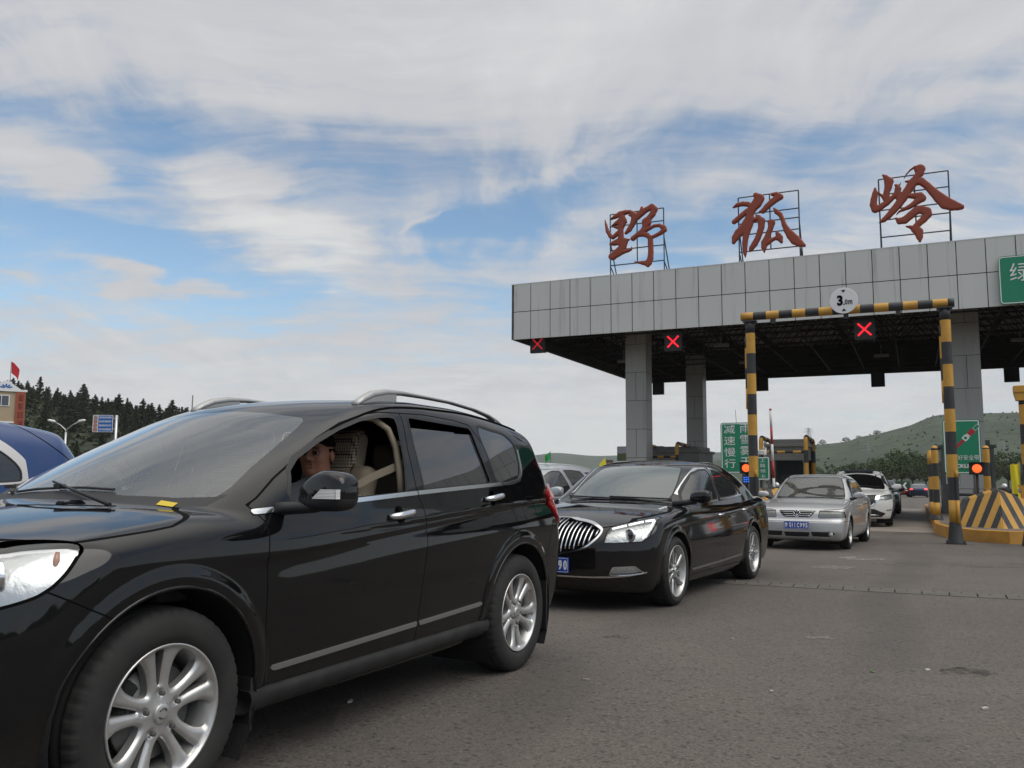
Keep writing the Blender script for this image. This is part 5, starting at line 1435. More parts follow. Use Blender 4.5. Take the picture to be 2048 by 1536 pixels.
def amber(u, v, z, label, blue=False):
    e = pl_empty('amber_beacon', u, v, label=label, cat='warning light', group='amber lights before the booths'); h = z - e.location.z
    b = MB(); b.tube([(0, .08, .2), (0, .08, h)], .03, 8); b.build('post', M['box_black'], e)
    b = MB(); b.box(-.17, .17, .0, .13, h - .15, h + .15, 0, None, .01); b.box(-.18, .18, -.08, .0, h + .14, h + .155); hs_ = b.build('housing', M['box_black'], e)
    b = MB(); b.lathe([(.105, 0), (.092, .022), (.05, .036), (0, .04)], 24, 0, True, upright(0, -.001, h)); b.build('lamp', M['amber_lit'], hs_)
    if blue:
        b = MB(); b.box(-.10, .10, 0, .08, h - .42, h - .20); hb_ = b.build('lower_housing', M['box_black'], e)
        b = MB()
        for i in range(3):
            for j in range(3): b.lathe([(.022, 0), (0, .012)], 8, 0, True, upright(-.055 + .055 * i, -.001, h - .365 + .055 * j))
        b.build('blue_lamp', M['blue_lit'], hb_)
(u_, z_) = px_v(1954, 937, -5.4); amber(u_, -5.4, z_, 'round amber light on a black post in front of the seat belt sign')
(u_, z_) = px_v(1492, 936, -5.4); amber(u_, -5.4, z_, 'round amber light with a blue light under it beside the left gantry post', True)
# barrier machines with raised arms
M['pink'] = mat('faded red casing', (.42, .16, .15), .6, var=(6, .5, (.5, .25, .22)))
M['arm_red'] = mat('red arm band', (.42, .03, .035), .5); M['arm_white'] = mat('white arm band', (.68, .67, .66), .5)
def machine(u, v, label, arm=True, tilt=-1.3, alen=3.0):
    e = pl_empty('barrier_machine', u, v, gzu(u, v) + .25, label=label, cat='barrier machine', group='barrier machines')
    b = MB(); b.lathe([(.17, 0), (.17, .62), (.15, .64)], 20, 0, True); b.build('casing', M['pink'], e)
    b = MB(); b.lathe([(.165, .64), (.165, .72), (.14, .76)], 20, 0, True); b.build('collar', M['box_black'], e)
    b = MB(); b.lathe([(.085, .76), (.09, .79), (.075, .84), (.04, .87), (0, .88)], 20, 0, True); b.build('dome', M['satin'], e); e.scale = (1, 1, 1.16)
    if arm:
        b = MB(); a0 = Vector((-.05, -.15, .55)); dr = Vector((math.tan(R(tilt)), 0, 1)).normalized()
        L_ = 0; k_ = 0
        while L_ < alen:
            L2 = min(L_ + .42, alen); b.tube([a0 + dr * L_, a0 + dr * L2], .036, 8, k_ % 2, cap=True); L_ = L2; k_ += 1
        b.build('barrier_arm', [M['arm_white'], M['arm_red']], e)
    return e
u_, z_ = px_v(1553, 955, -3.4); machine(u_, -3.4, 'faded red barrier machine with a raised red and white arm behind the silver sedan', alen=2.15)
u_, z_ = px_v(2008, 965, -3.2); machine(u_, -3.2, 'faded red barrier machine with a white dome behind the right chevrons', arm=False)

# ---- booths with guard pipes
M['booth'] = mat('grey booth panel', (.20, .195, .18), .6, var=(1.5, .5, (.14, .135, .125)))
M['booth_glass'] = glass('booth window', (.25, .27, .27), 1.5, haze=.02, refl=.8)
def booth(uc, v0, w, label, dep=2.6, hz_=2.25, tiptop=True, gl=2.3):
    e = pl_empty('toll_booth', uc, v0, gzu(uc, v0) + .25, label=label, cat='toll booth', group='toll booths'); hw = w / 2
    b = MB(); t = .05
    b.box(-hw, hw, 0, t, 0, .95); b.box(-hw, hw, 0, t, 1.80, hz_); b.box(-hw, -hw + .09, 0, t, .95, 1.80); b.box(hw - .09, hw, 0, t, .95, 1.80)
    b.box(-hw, hw, dep - t, dep, 0, hz_)
    for s_ in (-1, 1):
        x0, x1 = (-hw, -hw + t) if s_ < 0 else (hw - t, hw)
        b.box(x0, x1, t, dep - t, 0, .95); b.box(x0, x1, t, dep - t, 1.80, hz_); b.box(x0, x1, t, .5, .95, 1.8); b.box(x0, x1, dep - .6, dep - t, .95, 1.8)
    b.build('wall', M['booth'], e)
    b = MB(); b.box(-hw - .08, hw + .08, -.08, dep + .08, hz_, hz_ + .10, 0, None, .01); b.box(-hw + .1, hw - .1, .1, dep - .1, hz_ + .10, hz_ + .26, 0); b.build('roof', M['booth'], e)
    b = MB(); fr_ = rrect(w - .16, .87, .07); i_ = rrect(w - .22, .81, .05); n = len(fr_)
    b.add([(x, y, .006) for x, y in fr_ + i_], [(j, (j + 1) % n, n + (j + 1) % n, n + j) for j in range(n)], 0, False, upright(0, 0, 1.375)); wf = b.build('window', M['sign_back'], e)
    b = MB(); b.add([(x, y, -.02) for x, y in fr_], [tuple(range(n))], 0, False, upright(0, 0, 1.375)); b.build('pane', M['booth_glass'], wf)
    b = MB(); b.box(-hw + t, hw - t, t, dep - t, .02, .04); b.box(-hw + .1, hw - .3, .4, .9, .7, .76); b.box(-.2, .15, .5, .62, .78, 1.1); b.build('desk', M['dark'], e)
    return e
def hoop(u, v, label, back=2.3, hgt=2.55, r=.075, rail=None):
    e = pl_empty('guard_pipe', u, v, gzu(u, v) + .25, label=label, cat='guard pipe', group='striped guard pipes round the booths')
    b = MB(); pts = [(0, 0, 0), (0, 0, hgt - .2)] + [(0, .2 - .2 * math.cos(R(a)), hgt - .2 + .2 * math.sin(R(a))) for a in (30, 60, 90)] + [(0, back - .2, hgt - .05)] + [(0, back - .2 + .2 * math.sin(R(a)), hgt - .25 + .2 * math.cos(R(a))) for a in (30, 60, 90)] + [(0, back, 0)]
    banded(b, pts, r, .42, 10, 1); b.build('pipe', YB, e)
    if rail:
        b = MB(); banded(b, [(0, 0, rail[1]), (rail[0], 0, rail[1])], .045, .26, 8, 0); b.build('cross_rail', YB, e)
    return e
booth(9.72, 1.6, 1.30, 'grey toll booth with a dark front window behind the silver sedan roof')
hoop(8.98, 1.0, 'striped guard pipe at the left corner of the middle booth', rail=(1.45, 2.05)); hoop(10.43, 1.0, 'striped guard pipe at the right corner of the middle booth')
booth(4.72, 6.0, 2.0, 'grey toll booth just behind the left column')
hoop(5.25, 4.2, 'striped guard pipe over the black sedan roof beside the second column', rail=(-1.3, 2.02)); hoop(3.75, 4.4, 'striped guard pipe partly behind the left column')
booth(15.35, 4.2, 1.6, 'grey toll booth behind the right column')
def guard_post(u, v, h, label, r=.085):
    e = pl_empty('guard_post', u, v, gzu(u, v) + .25, label=label, cat='guard post', group='upright striped guard posts')
    b = MB(); banded(b, [(0, 0, .12), (0, 0, h)], r, .36, 12, 0); b.lathe([(r, h), (r * .7, h + .05), (0, h + .07)], 12, 0, True); b.build('post', YB, e)
    b = MB(); b.lathe([(.16, 0), (.13, .10), (r + .01, .14)], 12, 0, True); b.build('foot', M['blackp'], e); return e
guard_post(14.20, -2.6, 1.98, 'striped guard post left of the seat belt sign'); guard_post(14.12, -1.3, 1.9, 'striped guard post just behind the left one'); guard_post(15.42, -3.0, 1.95, 'striped guard post right of the seat belt sign')
# horizontal rail and yellow cradle behind the chevrons
e = pl_empty('guard_rail', 14.6, -4.6, gzu(14.6, -4.6) + .25, label='dark horizontal pipe rail above the right chevrons', cat='guard rail')
b = MB(); b.tube([(0, 0, .72), (1.35, 0, .72)], .035, 8); b.tube([(0, 0, 0), (0, 0, .72)], .03, 8); b.build('rail', M['post_grey'], e)
b = MB(); b.prism([(.0, -.24), (.14, -.20), (.20, 0), (.14, .20), (.0, .24), (.07, .10), (.07, -.10)], -.10, .10, 0, upright(1.36, 0, .74)); b.build('cradle', M['yellow'], e)
# ================================================================== other cars
def scaled(P, sx=1, sy=1, sz=1, **kw):
    Q = dict(P)
    for k_, ax_ in (('ztop', (sx, sz)), ('plan', (sx, sy)), ('sec', (sz, sy)), ('zprof', (sx, sz)), ('gw', (sx, sy)), ('belt', (sx, sz)), ('sf', (sz, sx)), ('sr', (sz, sx))):
        Q[k_] = ([v * ax_[0] for v in P[k_][0]], [v * ax_[1] for v in P[k_][1]])
    Q['hubs'] = [(a * sx, b_) for a, b_ in P['hubs']]; Q['smid'] = P['smid'] * sx; Q.update(kw); return Q
SEDAN = dict(
    ztop=([-1.0, -.92, -.82, -.6, -.3, 0, .3, .5, .7, 1.5, 2.6, 3.2, 3.6, 3.85, 4.0, 4.1], [.60, .70, .765, .84, .905, .945, .975, .99, .99, .985, 1.03, 1.065, 1.065, 1.04, .98, .9]),
    plan=([-1.0, -.6, -.2, .3, 1, 2, 2.8, 3.4, 4.1], [.87, .905, .920, .925, .927, .927, .922, .905, .85]),
    sec=([.15, .25, .35, .5, .65, .8, .88, .94, 1.0, 1.1], [.085, .045, .022, .006, .0, .004, .012, .028, .05, .08]),
    zprof=([-.6, .2, .45, .6, .9, 1.15, 1.35, 1.55, 1.8, 2.1, 2.4, 2.7, 3.0, 3.3, 3.55, 3.8, 4.1], [.6, .85, .975, 1.045, 1.20, 1.315, 1.385, 1.43, 1.462, 1.465, 1.44, 1.385, 1.30, 1.185, 1.09, 1.02, .9]),
    gw=([.2, .6, 1.2, 2.2, 2.8, 3.2, 3.6], [.82, .85, .865, .865, .85, .82, .76]),
    belt=([.3, .6, 1.6, 2.7, 3.6], [.93, .945, .975, 1.02, 1.05]), tum=(.29, .25),
    sf=([.15, .25, .4, .55, .7, .85], [-.80, -.90, -.955, -.955, -.91, -.80]), cf=(.42, 2.8),
    sr=([.15, .3, .5, .75, .95, 1.05], [3.95, 4.05, 4.12, 4.14, 4.10, 4.05]), cr=(.34, 2.8),
    zb=.17, hubs=[(0, .335), (2.837, .335)], Ra=.385, flare=.012, fw=.06, extra=None, crown=.06, crg=.07, kws=.28, krs=.28, smid=2.0,
    rs=.09, re=.09, rg=.12, kb=.02)
SUVP = dict(
    ztop=([-.95, -.85, -.7, -.5, -.25, 0, .2, .38, .6, 1.6, 2.7, 3.3, 3.7], [.80, .87, .945, .99, 1.030, 1.062, 1.082, 1.085, 1.085, 1.135, 1.19, 1.205, 1.19]),
    plan=([-.95, -.6, -.2, .3, 1, 2, 2.8, 3.2, 3.7], [.89, .905, .915, .92, .922, .922, .915, .90, .85]),
    sec=([.2, .3, .42, .55, .7, .85, .95, 1.03, 1.1, 1.2], [.085, .045, .018, .004, .0, .006, .014, .028, .05, .09]),
    zprof=([-.6, -.1, .05, .3, .6, .85, 1.05, 1.2, 1.35, 1.55, 1.9, 2.3, 2.7, 3.0, 3.2, 3.32, 3.42, 3.52, 3.62, 3.8], [.8, .99, 1.055, 1.18, 1.325, 1.435, 1.515, 1.56, 1.60, 1.625, 1.645, 1.645, 1.625, 1.595, 1.568, 1.54, 1.42, 1.27, 1.13, .9]),
    gw=([-.2, .2, .6, 1.2, 2.2, 2.8, 3.2, 3.6], [.80, .85, .873, .885, .885, .872, .845, .79]),
    belt=([0, .38, 1.6, 2.7, 3.6], [1.03, 1.045, 1.10, 1.155, 1.18]), tum=(.30, .38),
    sf=([.2, .35, .5, .65, .8, .95], [-.80, -.88, -.905, -.90, -.87, -.78]), cf=(.46, 3.2),
    sr=([.2, .35, .5, .75, .95, 1.1, 1.3], [3.44, 3.58, 3.65, 3.66, 3.61, 3.58, 3.5]), cr=(.23, 3.4),
    zb=.24, hubs=[(0, .36), (2.74, .36)], Ra=.425, flare=.016, fw=.085, extra=None, crown=.055, crg=.075, kws=.40, krs=.30, smid=1.7,
    rs=.10, re=.10, rg=.13, kb=.02)

def superq_mirror(root, f, sd, x, z, yc, hx, hy, hz_, m, arm=True, lens=None):
    bm = bmesh.new(); bmesh.ops.create_icosphere(bm, subdivisions=3, radius=1)
    vs = []
    for v in bm.verts:
        q = [math.copysign(abs(t) ** .6, t) for t in v.co]
        tp = (q[1] + 1) / 2; zz = hz_ * q[2] * (1 - .35 * max(0, tp - .5) / .5) - .01 * tp
        vs.append((x + hx * q[0] * (1 - .1 * q[1]) + .03 * tp, sd * -1 * (-(yc) + hy * q[1]) * -1 if False else (-(yc) + hy * q[1]) * (1 if sd < 0 else -1), z + zz))
    fs = [tuple(v.index for v in fc.verts) if sd < 0 else tuple(reversed([v.index for v in fc.verts])) for fc in bm.faces]
    b = MB(); b.add(vs, fs, 0, True); mo = b.build('mirror', m, root); bm.free()
    if arm:
        ys = surf_y(f, x + .0, z - .10, sd)
        b = MB(); b.tube([(x + .01, ys - sd * .02, z - .09), (x + .02, sd * (yc - hy * .4), z - .05)], [.035, .028], 8); b.build('mirror_arm', M['trim'], mo)
    b = MB(); b.prism(rrect(hy * 1.6, hz_ * 1.5, .02), 0, .004, 0, Matrix(((0, 0, 1, x + hx * .9 + .02), (1, 0, 0, sd * yc), (0, 1, 0, z), (0, 0, 0, 1)))); b.build('mirror_glass', M['chrome'], mo)
    return mo

def make_car(name, A, ang, label, P, pm, h=.022, group=None, wheel='mid', ws=None, sides=(), doors=(), front_cuts=(), rear_cuts=(), rg=None, mirror=None, glassm='windshield', sidem='window', dlo=None, lines=(), mould=None, handles=(), wy=None, aligned=(), wipers=True, seats=True, cat='car', hubs_off=0.0, plate=None, hood=None, creaser=None):
    f = body_f(P); root = car_root(name, A, ang, label, cat, group)
    s0, s1 = min(P['sf'][1]) - .1, max(P['sr'][1]) + .1; zt = max(P['zprof'][1]) + .06; wmax = max(P['plan'][1]) + .06
    V, F = surfnet(f, (s0, -wmax, P['zb'] - .04), (s1, wmax, zt), h)
    sh = Shell(V, F, f); near = lambda c: c[1] < 0; far = lambda c: c[1] >= 0
    for g in aligned: sh.cut(g, 'body', ['body'])
    for hs, hz in P['hubs']:
        for dr in (P['fw'] - .055, P['fw'] - .02, P['fw']):
            sh.cut(lambda p, hs=hs, hz=hz, dr=dr: np.maximum(np.hypot(p[:, 0] - hs, p[:, 2] - hz) - P['Ra'] - dr, .5 - np.abs(p[:, 1])), 'body', ['body'])
    wsg = topv(sdf_poly(ws), .85)
    sh.cut(lambda p: wsg(p) - .018, 'ws_seal', ['body']); sh.cut(wsg, 'windscreen', ['ws_seal'])
    ym = P.get('ymin', .60)
    for i, (poly, grow) in enumerate(sides):
        g = side(sdf_poly(poly), ymin=ym)
        if dlo: sh.cut(lambda p, g=g, grow=grow: np.maximum(g(p) - grow - (P['dlowf'](p) if 'dlowf' in P else P.get('dlow', .016)), np.where(p[:, 0] < P.get('dls', -9), .745 - np.abs(p[:, 1]), -9)), 'dlo', ['body', 'ws_seal'])
    for i, (poly, grow) in enumerate(sides):
        g = side(sdf_poly(poly), ymin=ym)
        sh.cut(lambda p, g=g, grow=grow: g(p) - grow, 'side_seal', ['body', 'dlo']); sh.cut(g, 'side%d' % i, ['side_seal'])
    for dn, poly in doors:
        g = side(sdf_poly(poly)); sh.seam(g, .007, ['body']); sh.cut(g, dn, ['body'])
    for g, nm in lines: sh.cut(g, nm, ['body'])
    for nm, g, gm in front_cuts:
        if gm: sh.cut(lambda p, g=g, gm=gm: g(p) - gm, nm + '_edge', ['body', 'gap'])
        sh.cut(g, nm, [nm + '_edge'] if gm else ['body', 'gap'])
    for nm, g, gm in rear_cuts:
        if gm: sh.cut(lambda p, g=g, gm=gm: g(p) - gm, nm + '_edge', ['body', 'gap'])
        sh.cut(g, nm, [nm + '_edge'] if gm else ['body', 'gap'])
    if rg: sh.cut(lambda p: rg(p) - .025, 'rg_seal', ['body']); sh.cut(rg, 'rear_glass', ['rg_seal'])
    if mould:
        sh.cut(side(sdf_line(mould, .018)), 'mould', ['body'] + [d[0] for d in doors])
    for hs, hz in P['hubs']:
        sh.cut(lambda p, hs=hs, hz=hz: np.maximum(np.hypot(p[:, 0] - hs, p[:, 2] - hz) - P['Ra'], .46 - np.abs(p[:, 1])), 'void')
    if hood is not None:
        body = sh.skin(['body', 'gap'], 'body', [pm, M['gap']], root, lambda c: not hood(c)); sh.skin(['body', 'gap'], 'bonnet', [pm, M['gap']], root, hood)
    else: body = sh.skin(['body', 'gap'], 'body', [pm, M['gap']], root)
    sh.extract(sh.get(['ws_seal']), 'window_seal', M['rubber'], body)
    sh.extract(sh.get(['windscreen']), 'windscreen', M[glassm], root)
    if rg: sh.extract(sh.get(['rg_seal']), 'window_seal', M['rubber'], body); sh.extract(sh.get(['rear_glass']), 'rear_windscreen', M['tinted'], root)
    for cond, sd in ((near, -1), (far, 1)):
        dobj = {}
        for dn in dict.fromkeys(d[0] for d in doors): dobj[dn] = sh.extract(sh.get([dn], cond), dn, pm, root)
        sh.extract(sh.get(['side_seal'], cond), 'window_seal', M['rubber'], body)
        if dlo: sh.extract(sh.get(['dlo'], cond), 'window_trim', M[dlo], root, off=.004, skirt=.006)
        for i in range(len(sides)): sh.extract(sh.get(['side%d' % i], cond), 'window', M[sidem], root, off=-.003)
        if mould: sh.extract(sh.get(['mould'], cond), 'door_moulding', M['satin'], root, off=.007, skirt=.009)
        for cx, cz in handles:
            y = surf_y(f, cx, cz, sd)
            MB().tube([(cx - .09 + .02 * i, y + sd * (.002 + .026 * min(1, math.sin(math.pi * i / 9) * 1.7)), cz + .002 * i) for i in range(10)], [.009, .012, .013, .013, .013, .013, .013, .013, .012, .008], 8).build('handle', M['chrome'] if dlo == 'chrome' else pm, root)
        if mirror: superq_mirror(root, f, sd, *mirror, pm)
    arch_liner(root, f, P['hubs'], P['Ra'], wmax - .08)
    arch_lip(root, f, P['hubs'], P['Ra'], pm, .009)
    W_ = wy if wy else max(P['plan'][1]) - .02
    for hs, hz in P['hubs']:
        for sd in (-1, 1): add_wheel(root, wheel, (hs, hz), sd * (W_ - WHW[wheel]), spin=hs * 37 + 11)
    if wipers:
        for y0, y1 in ((-.62, .05), (.02, .62)):
            q = [Vector((.0, y, 0)) for y in np.linspace(y0, y1, 7)]; pts = []
            for v_ in q:
                s_ = P['wip'] + .42 * v_.y ** 2 + .05 * (v_.y - y0); pts.append((s_, v_.y, surf_z(f, s_, v_.y) + .014))
            MB().tube(pts, .009, 5).build('wiper', M['trim'], root)
    if seats:
        zs = P['belt'][1][1]
        for cy in (-.36, .36):
            b = MB(); b.box(1.35, 1.55, cy - .24, cy + .24, .45, zs + .12, 0, None, .06); b.box(1.42, 1.53, cy - .13, cy + .13, zs + .16, zs + .34, 0, None, .04)
            b.build('seat', M[P.get('seatm', 'seat_grey')], root)
        b = MB(); b.box(2.45, 2.65, -.6, .6, .45, zs + .10, 0, None, .05); b.build('rear_seat', M[P.get('seatm', 'seat_grey')], root)
        b = MB(); b.box(P['wip'] + .05, P['wip'] + .45, -.68, .68, .55, zs - .02, 0, None, .05); b.build('dashboard', M['dash'], root)
        b = MB(); b.tube([(P['wip'] + .62 + .07 * math.sin(a), -.36 + .18 * math.cos(a), zs - .06 + .15 * math.sin(a)) for a in np.linspace(0, 6.283, 21)[:-1]], .014, 6, closed=True); b.build('steering_wheel', M['trim'], root)
    return root, f, sh, body
M['seat_grey'] = mat('grey seat cloth', (.06, .06, .062), .85); M['seat_beige'] = mat('tan seat cloth', (.20, .16, .12), .8)
def plate_text(root, s, y, z, w, h, body_, parts_, face='plate_blue'):
    """number plate facing forward (-s)"""
    Mx = Matrix(((0, 0, -1, s), (-1, 0, 0, y), (0, 1, 0, z), (0, 0, 0, 1)))     # local x -> -y, local y -> z, out -> -s
    b = MB(); b.prism(rrect(w, h, .012), -.012, 0, 0, Mx); pl = b.build('number_plate', M[face], root)
    b = MB(); o_ = rrect(w - .012, h - .012, .008); i_ = rrect(w - .020, h - .020, .006); n = len(o_)
    b.add([(x, yy, .0008) for x, yy in o_ + i_], [(j, (j + 1) % n, n + (j + 1) % n, n + j) for j in range(n)], 0, False, Mx); b.build('plate_border', M['white'], pl)
    for txt_, cx, ww in parts_:
        text('lettering', txt_, .1, Mx @ Matrix.Translation((cx, 0, .001)), M['white'], pl, fit=(ww, h * .64), bold=.004)
    return pl
WHW = {'suv': .1125, 'buick': .1225, 'mid': .10, 'small': .09}
WM['buick'] = wheel_meshes('b', .335, .245, .245, holes_n(10, .085, 10, .24, .945, pair=True), 5, .7, dish=.015)
WM['mid'] = wheel_meshes('m', .335, .22, .215, holes_n(5, .22, 0, .34, .92), 5, .5)
WM['small'] = wheel_meshes('s', .30, .195, .19, holes_n(7, .16, 8, .34, .92), 5, .5)

# ---- black sedan with waterfall grille
def buick():
    zc = lambda s: .80 + .035 * s
    def extra(s, z):
        u = z - (.775 + .045 * s); fade = sstep((s - .0) / .5)
        return .018 * sstep(-u / .03) * np.where(u < -.03, sstep(1 + (u + .03) / .26), 1) * fade
    P = dict(SEDAN); P['extra'] = extra; P['wip'] = .52; P['seatm'] = 'seat_grey'; P['ymin'] = .625; P['dls'] = .80
    ws = [(.562, -.02), (.575, .30), (.60, .50), (.655, .577), (.802, .581), (1.0, .56), (1.171, .526), (1.33, .495), (1.386, .46), (1.37, .33), (1.350, .08), (1.348, -.02)]
    w1 = [(.728, .998), (.86, 1.085), (1.008, 1.165), (1.15, 1.235), (1.271, 1.290), (1.461, 1.338), (1.60, 1.344), (1.57, 1.18), (1.535, 1.018), (1.2, 1.005)]
    w2 = [(1.70, 1.345), (1.94, 1.316), (2.10, 1.275), (2.235, 1.222), (2.31, 1.15), (2.37, 1.068), (2.0, 1.045), (1.64, 1.030), (1.635, 1.12)]
    w3 = [(2.30, 1.190), (2.425, 1.142), (2.50, 1.098), (2.535, 1.075), (2.42, 1.068)]
    seam = [(1.60, .26), (1.62, .6), (1.65, .85), (1.625, .98), (1.60, 1.10), (1.665, 1.40)]
    d1 = [(.46, .26), (.45, .75), (.42, .92), (.55, 1.0), (.70, 1.12), (.90, 1.26), (1.1, 1.345), (1.35, 1.39)] + seam[::-1]
    d2 = seam + [(1.9, 1.375), (2.2, 1.30), (2.42, 1.19), (2.55, 1.08), (2.66, 1.0), (2.66, .88), (2.60, .75), (2.50, .62), (2.42, .46), (2.38, .26)]
    hl = front(sdf_poly([(.522, .735), (.535, .774), (.687, .823), (.802, .856), (.845, .862), (.86, .80), (.845, .691), (.80, .650), (.652, .640), (.518, .636)]), -.24)
    grl = front(sdf_poly(catmull([(-.05, .826), (.154, .820), (.33, .796), (.435, .758), (.462, .728), (.425, .664), (.325, .584), (.148, .542), (-.05, .532)], 4)), -.6)
    low = front(sdf_poly([(-.01, .37), (.50, .37), (.60, .345), (.58, .335), (-.01, .335)]), -.7)
    chs = front(sdf_line([(-.01, .325), (.40, .325), (.56, .328), (.71, .342), (.83, .368)], .014), -.5)
    fog = front(sdf_poly([(.565, .347), (.592, .413), (.755, .420), (.81, .366), (.70, .350)]), -.4)
    mid = front(sdf_poly([(-.01, .52), (.34, .52), (.52, .40), (.60, .345), (-.01, .345)]), -.7)
    root, f, sh, body = make_car('sedan', (.838, 8.91, gz(8.91)), 59.5, 'dark sedan with a chrome waterfall grille directly behind the black sport utility', P, M['black_paint2'], h=.018,
        wheel='buick', ws=ws, sides=((w1, .010), (w2, .010), (w3, .010)), doors=(('front_door', d1), ('rear_door', d2)),
        front_cuts=(('headlight', hl, .006), ('grille', grl, .018), ('fog_lamp', fog, .006), ('chin', chs, 0)),
        rg=lambda p: np.maximum(np.maximum(sdf_poly([(2.45, -.02), (2.50, .5), (2.66, .60), (3.2, .66), (3.38, .60), (3.42, -.02)])(p[:, 0], np.abs(p[:, 1])), 1.08 - p[:, 2]), -1),
        lines=((side(sdf_line([(-.80, .755), (-.764, .767), (-.456, .845), (-.208, .877), (.048, .902), (.323, .939), (.38, .955), (.42, 1.0)], .006), ymin=.38), 'gap'),),
        mirror=(.52, 1.055, .985, .075, .115, .068), glassm='windscreen_green', sidem='window', dlo='chrome', mould=[(.52, .312), (1.5, .325), (2.30, .345)], handles=((1.42, .84), (2.42, .875)),
        aligned=[lambda p, u_=u_: np.maximum(p[:, 2] - (.775 + .045 * p[:, 0]) - u_, .5 - np.abs(p[:, 1])) for u_ in (.01, 0, -.015, -.031, -.1)], wy=.915,
        hood=lambda c: c[2] > .80 and c[0] < .55 and c[0] > -.84 and abs(c[1]) < .84 and c[2] > .865 + .10 * c[0])
    sh.extract(sh.get(['grille_edge']), 'grille_surround', M['chrome'], root, off=.006, skirt=.02)
    g_ = sh.extract(sh.get(['grille']), 'grille', M['gap'], root, off=-.035)
    for i in range(-11, 12):          # upright chrome vanes, bowed outward
        y0 = i * .043; b = MB(); pts = []
        for k_ in range(11):
            z = .545 + .29 * k_ / 10; y = y0 * (1 + .10 * (k_ / 10 - .5)); 
            if abs(y) > .50 or grl(np.array([[-.9, y, z]]))[0] > -.004: continue
            pts.append((surf_s(f, y, z, -1.2, 0) - .004, y, z))
        if len(pts) > 1: b.tube(pts, .0075, 5); b.build('vane', M['chrome'], g_)
    sh.extract(sh.get(['chin']), 'chin_trim', M['chrome'], root, off=.008, skirt=.01)
    for cond, sd in ((lambda c: c[1] < 0, -1), (lambda c: c[1] >= 0, 1)):
        hb = sh.extract(sh.get(['headlight'], cond), 'headlight', M['lens'], root)
        sh.extract(sh.get(['headlight'], cond), 'reflector', M['lamp_grey'], hb, off=-.03)
        sh.extract(sh.get(['headlight_edge'], cond), 'lamp_edge', M['gap'], hb)
        b = MB(); yy, zz = .70, .705; x0 = surf_s(f, yy, zz, -1.2, .2)
        Mx = Matrix.Translation((x0 + .006, sd * yy, zz)) @ Matrix.Rotation(R(-90), 4, 'Y') @ Matrix.Rotation(R(24 * sd), 4, 'X')
        b.lathe([(.062, -.02), (.062, .0), (.050, .004), (.046, -.01)], 24, 0, True, Mx); b.lathe([(.046, -.008), (.03, .008), (0, .014)], 24, 1, True, Mx); b.build('projector', [M['chrome'], M['lens_dark']], hb)
        b = MB()                      # daytime strip along the upper edge
        for (y0, z0, y1, z1) in ((.55, .757, .65, .788), (.665, .793, .76, .822), (.775, .826, .832, .836), (.838, .83, .838, .75), (.832, .74, .80, .675)):
            p_ = [(surf_s(f, y, z, -1.2, .3) + .004, sd * y, z) for y, z in ((y0, z0), ((y0 + y1) / 2, (z0 + z1) / 2), (y1, z1))]
            b.tube(p_, .011, 6)
        b.build('light_strip', M['lamp_lit'], hb)
        fg = sh.extract(sh.get(['fog_lamp'], cond), 'fog_lamp', M['lens'], root, off=.002); sh.extract(sh.get(['fog_lamp'], cond), 'reflector', M['lamp_bowl'], fg, off=-.025)
        sh.extract(sh.get(['fog_lamp_edge'], cond), 'lamp_edge', M['chrome'], fg, off=.003, skirt=.006)
        b = MB()                      # three port holes on the bonnet side
        for i in range(3):
            yb = .70; ss_ = .12 + i * .075; zt = surf_z(f, ss_, yb); p_ = [(ss_ + .030 * math.cos(a), sd * (yb + .018 * math.sin(a)), zt + .004) for a in np.linspace(0, 6.283, 13)[:-1]]
            b.tube([(x, y, surf_z(f, x, abs(y)) + .004) for x, y, z in p_], .005, 5, closed=True)
        b.build('port_trim', M['chrome'], root)
    s0 = surf_s(f, 0, .43, -1.3, 0)
    plate_text(root, s0 - .03, 0, .425, .44, .14, '', (('9', .134, .036), ('0', .185, .036)))
    b = MB(); b.prism([(.0, -.03), (.02, .035), (-.0, .05), (-.02, .035)], 0, .012, 0, Matrix(((0, 0, -1, surf_s(f, 0, .79, -1.3, 0) - .004), (-1, 0, 0, 0), (0, 1, 0, .79), (0, 0, 0, 1)))); b.build('badge', M['chrome'], root)
    b = MB(); p_ = (.80, 0, 1.10); b.box(1.18, 1.22, -.10, .10, 1.27, 1.33, 0, None, .01); b.build('rear_view_mirror', M['trim'], root)
    b = MB(); b.tube([(1.12, 0, 1.25), (1.05, .0, 1.12)], .002, 4); b.lathe([(0, -.03), (.025, 0), (0, .03)], 10, 0, True, Matrix.Translation((1.05, 0, 1.10))); b.build('hanging_charm', M['chrome'], root)
    return root, f
M['lamp_grey'] = mat('bright reflector', (.62, .63, .64), .22, metal=.75, bump=(30, .5, .01)); M['lens_dark'] = mat('projector lens', (.03, .035, .05), .03, coat=1)
M['lamp_lit'] = mat('lit daytime strip', (.85, .87, .9), .2, emit=(1, 1, 1), estr=.9)
bk = buick()

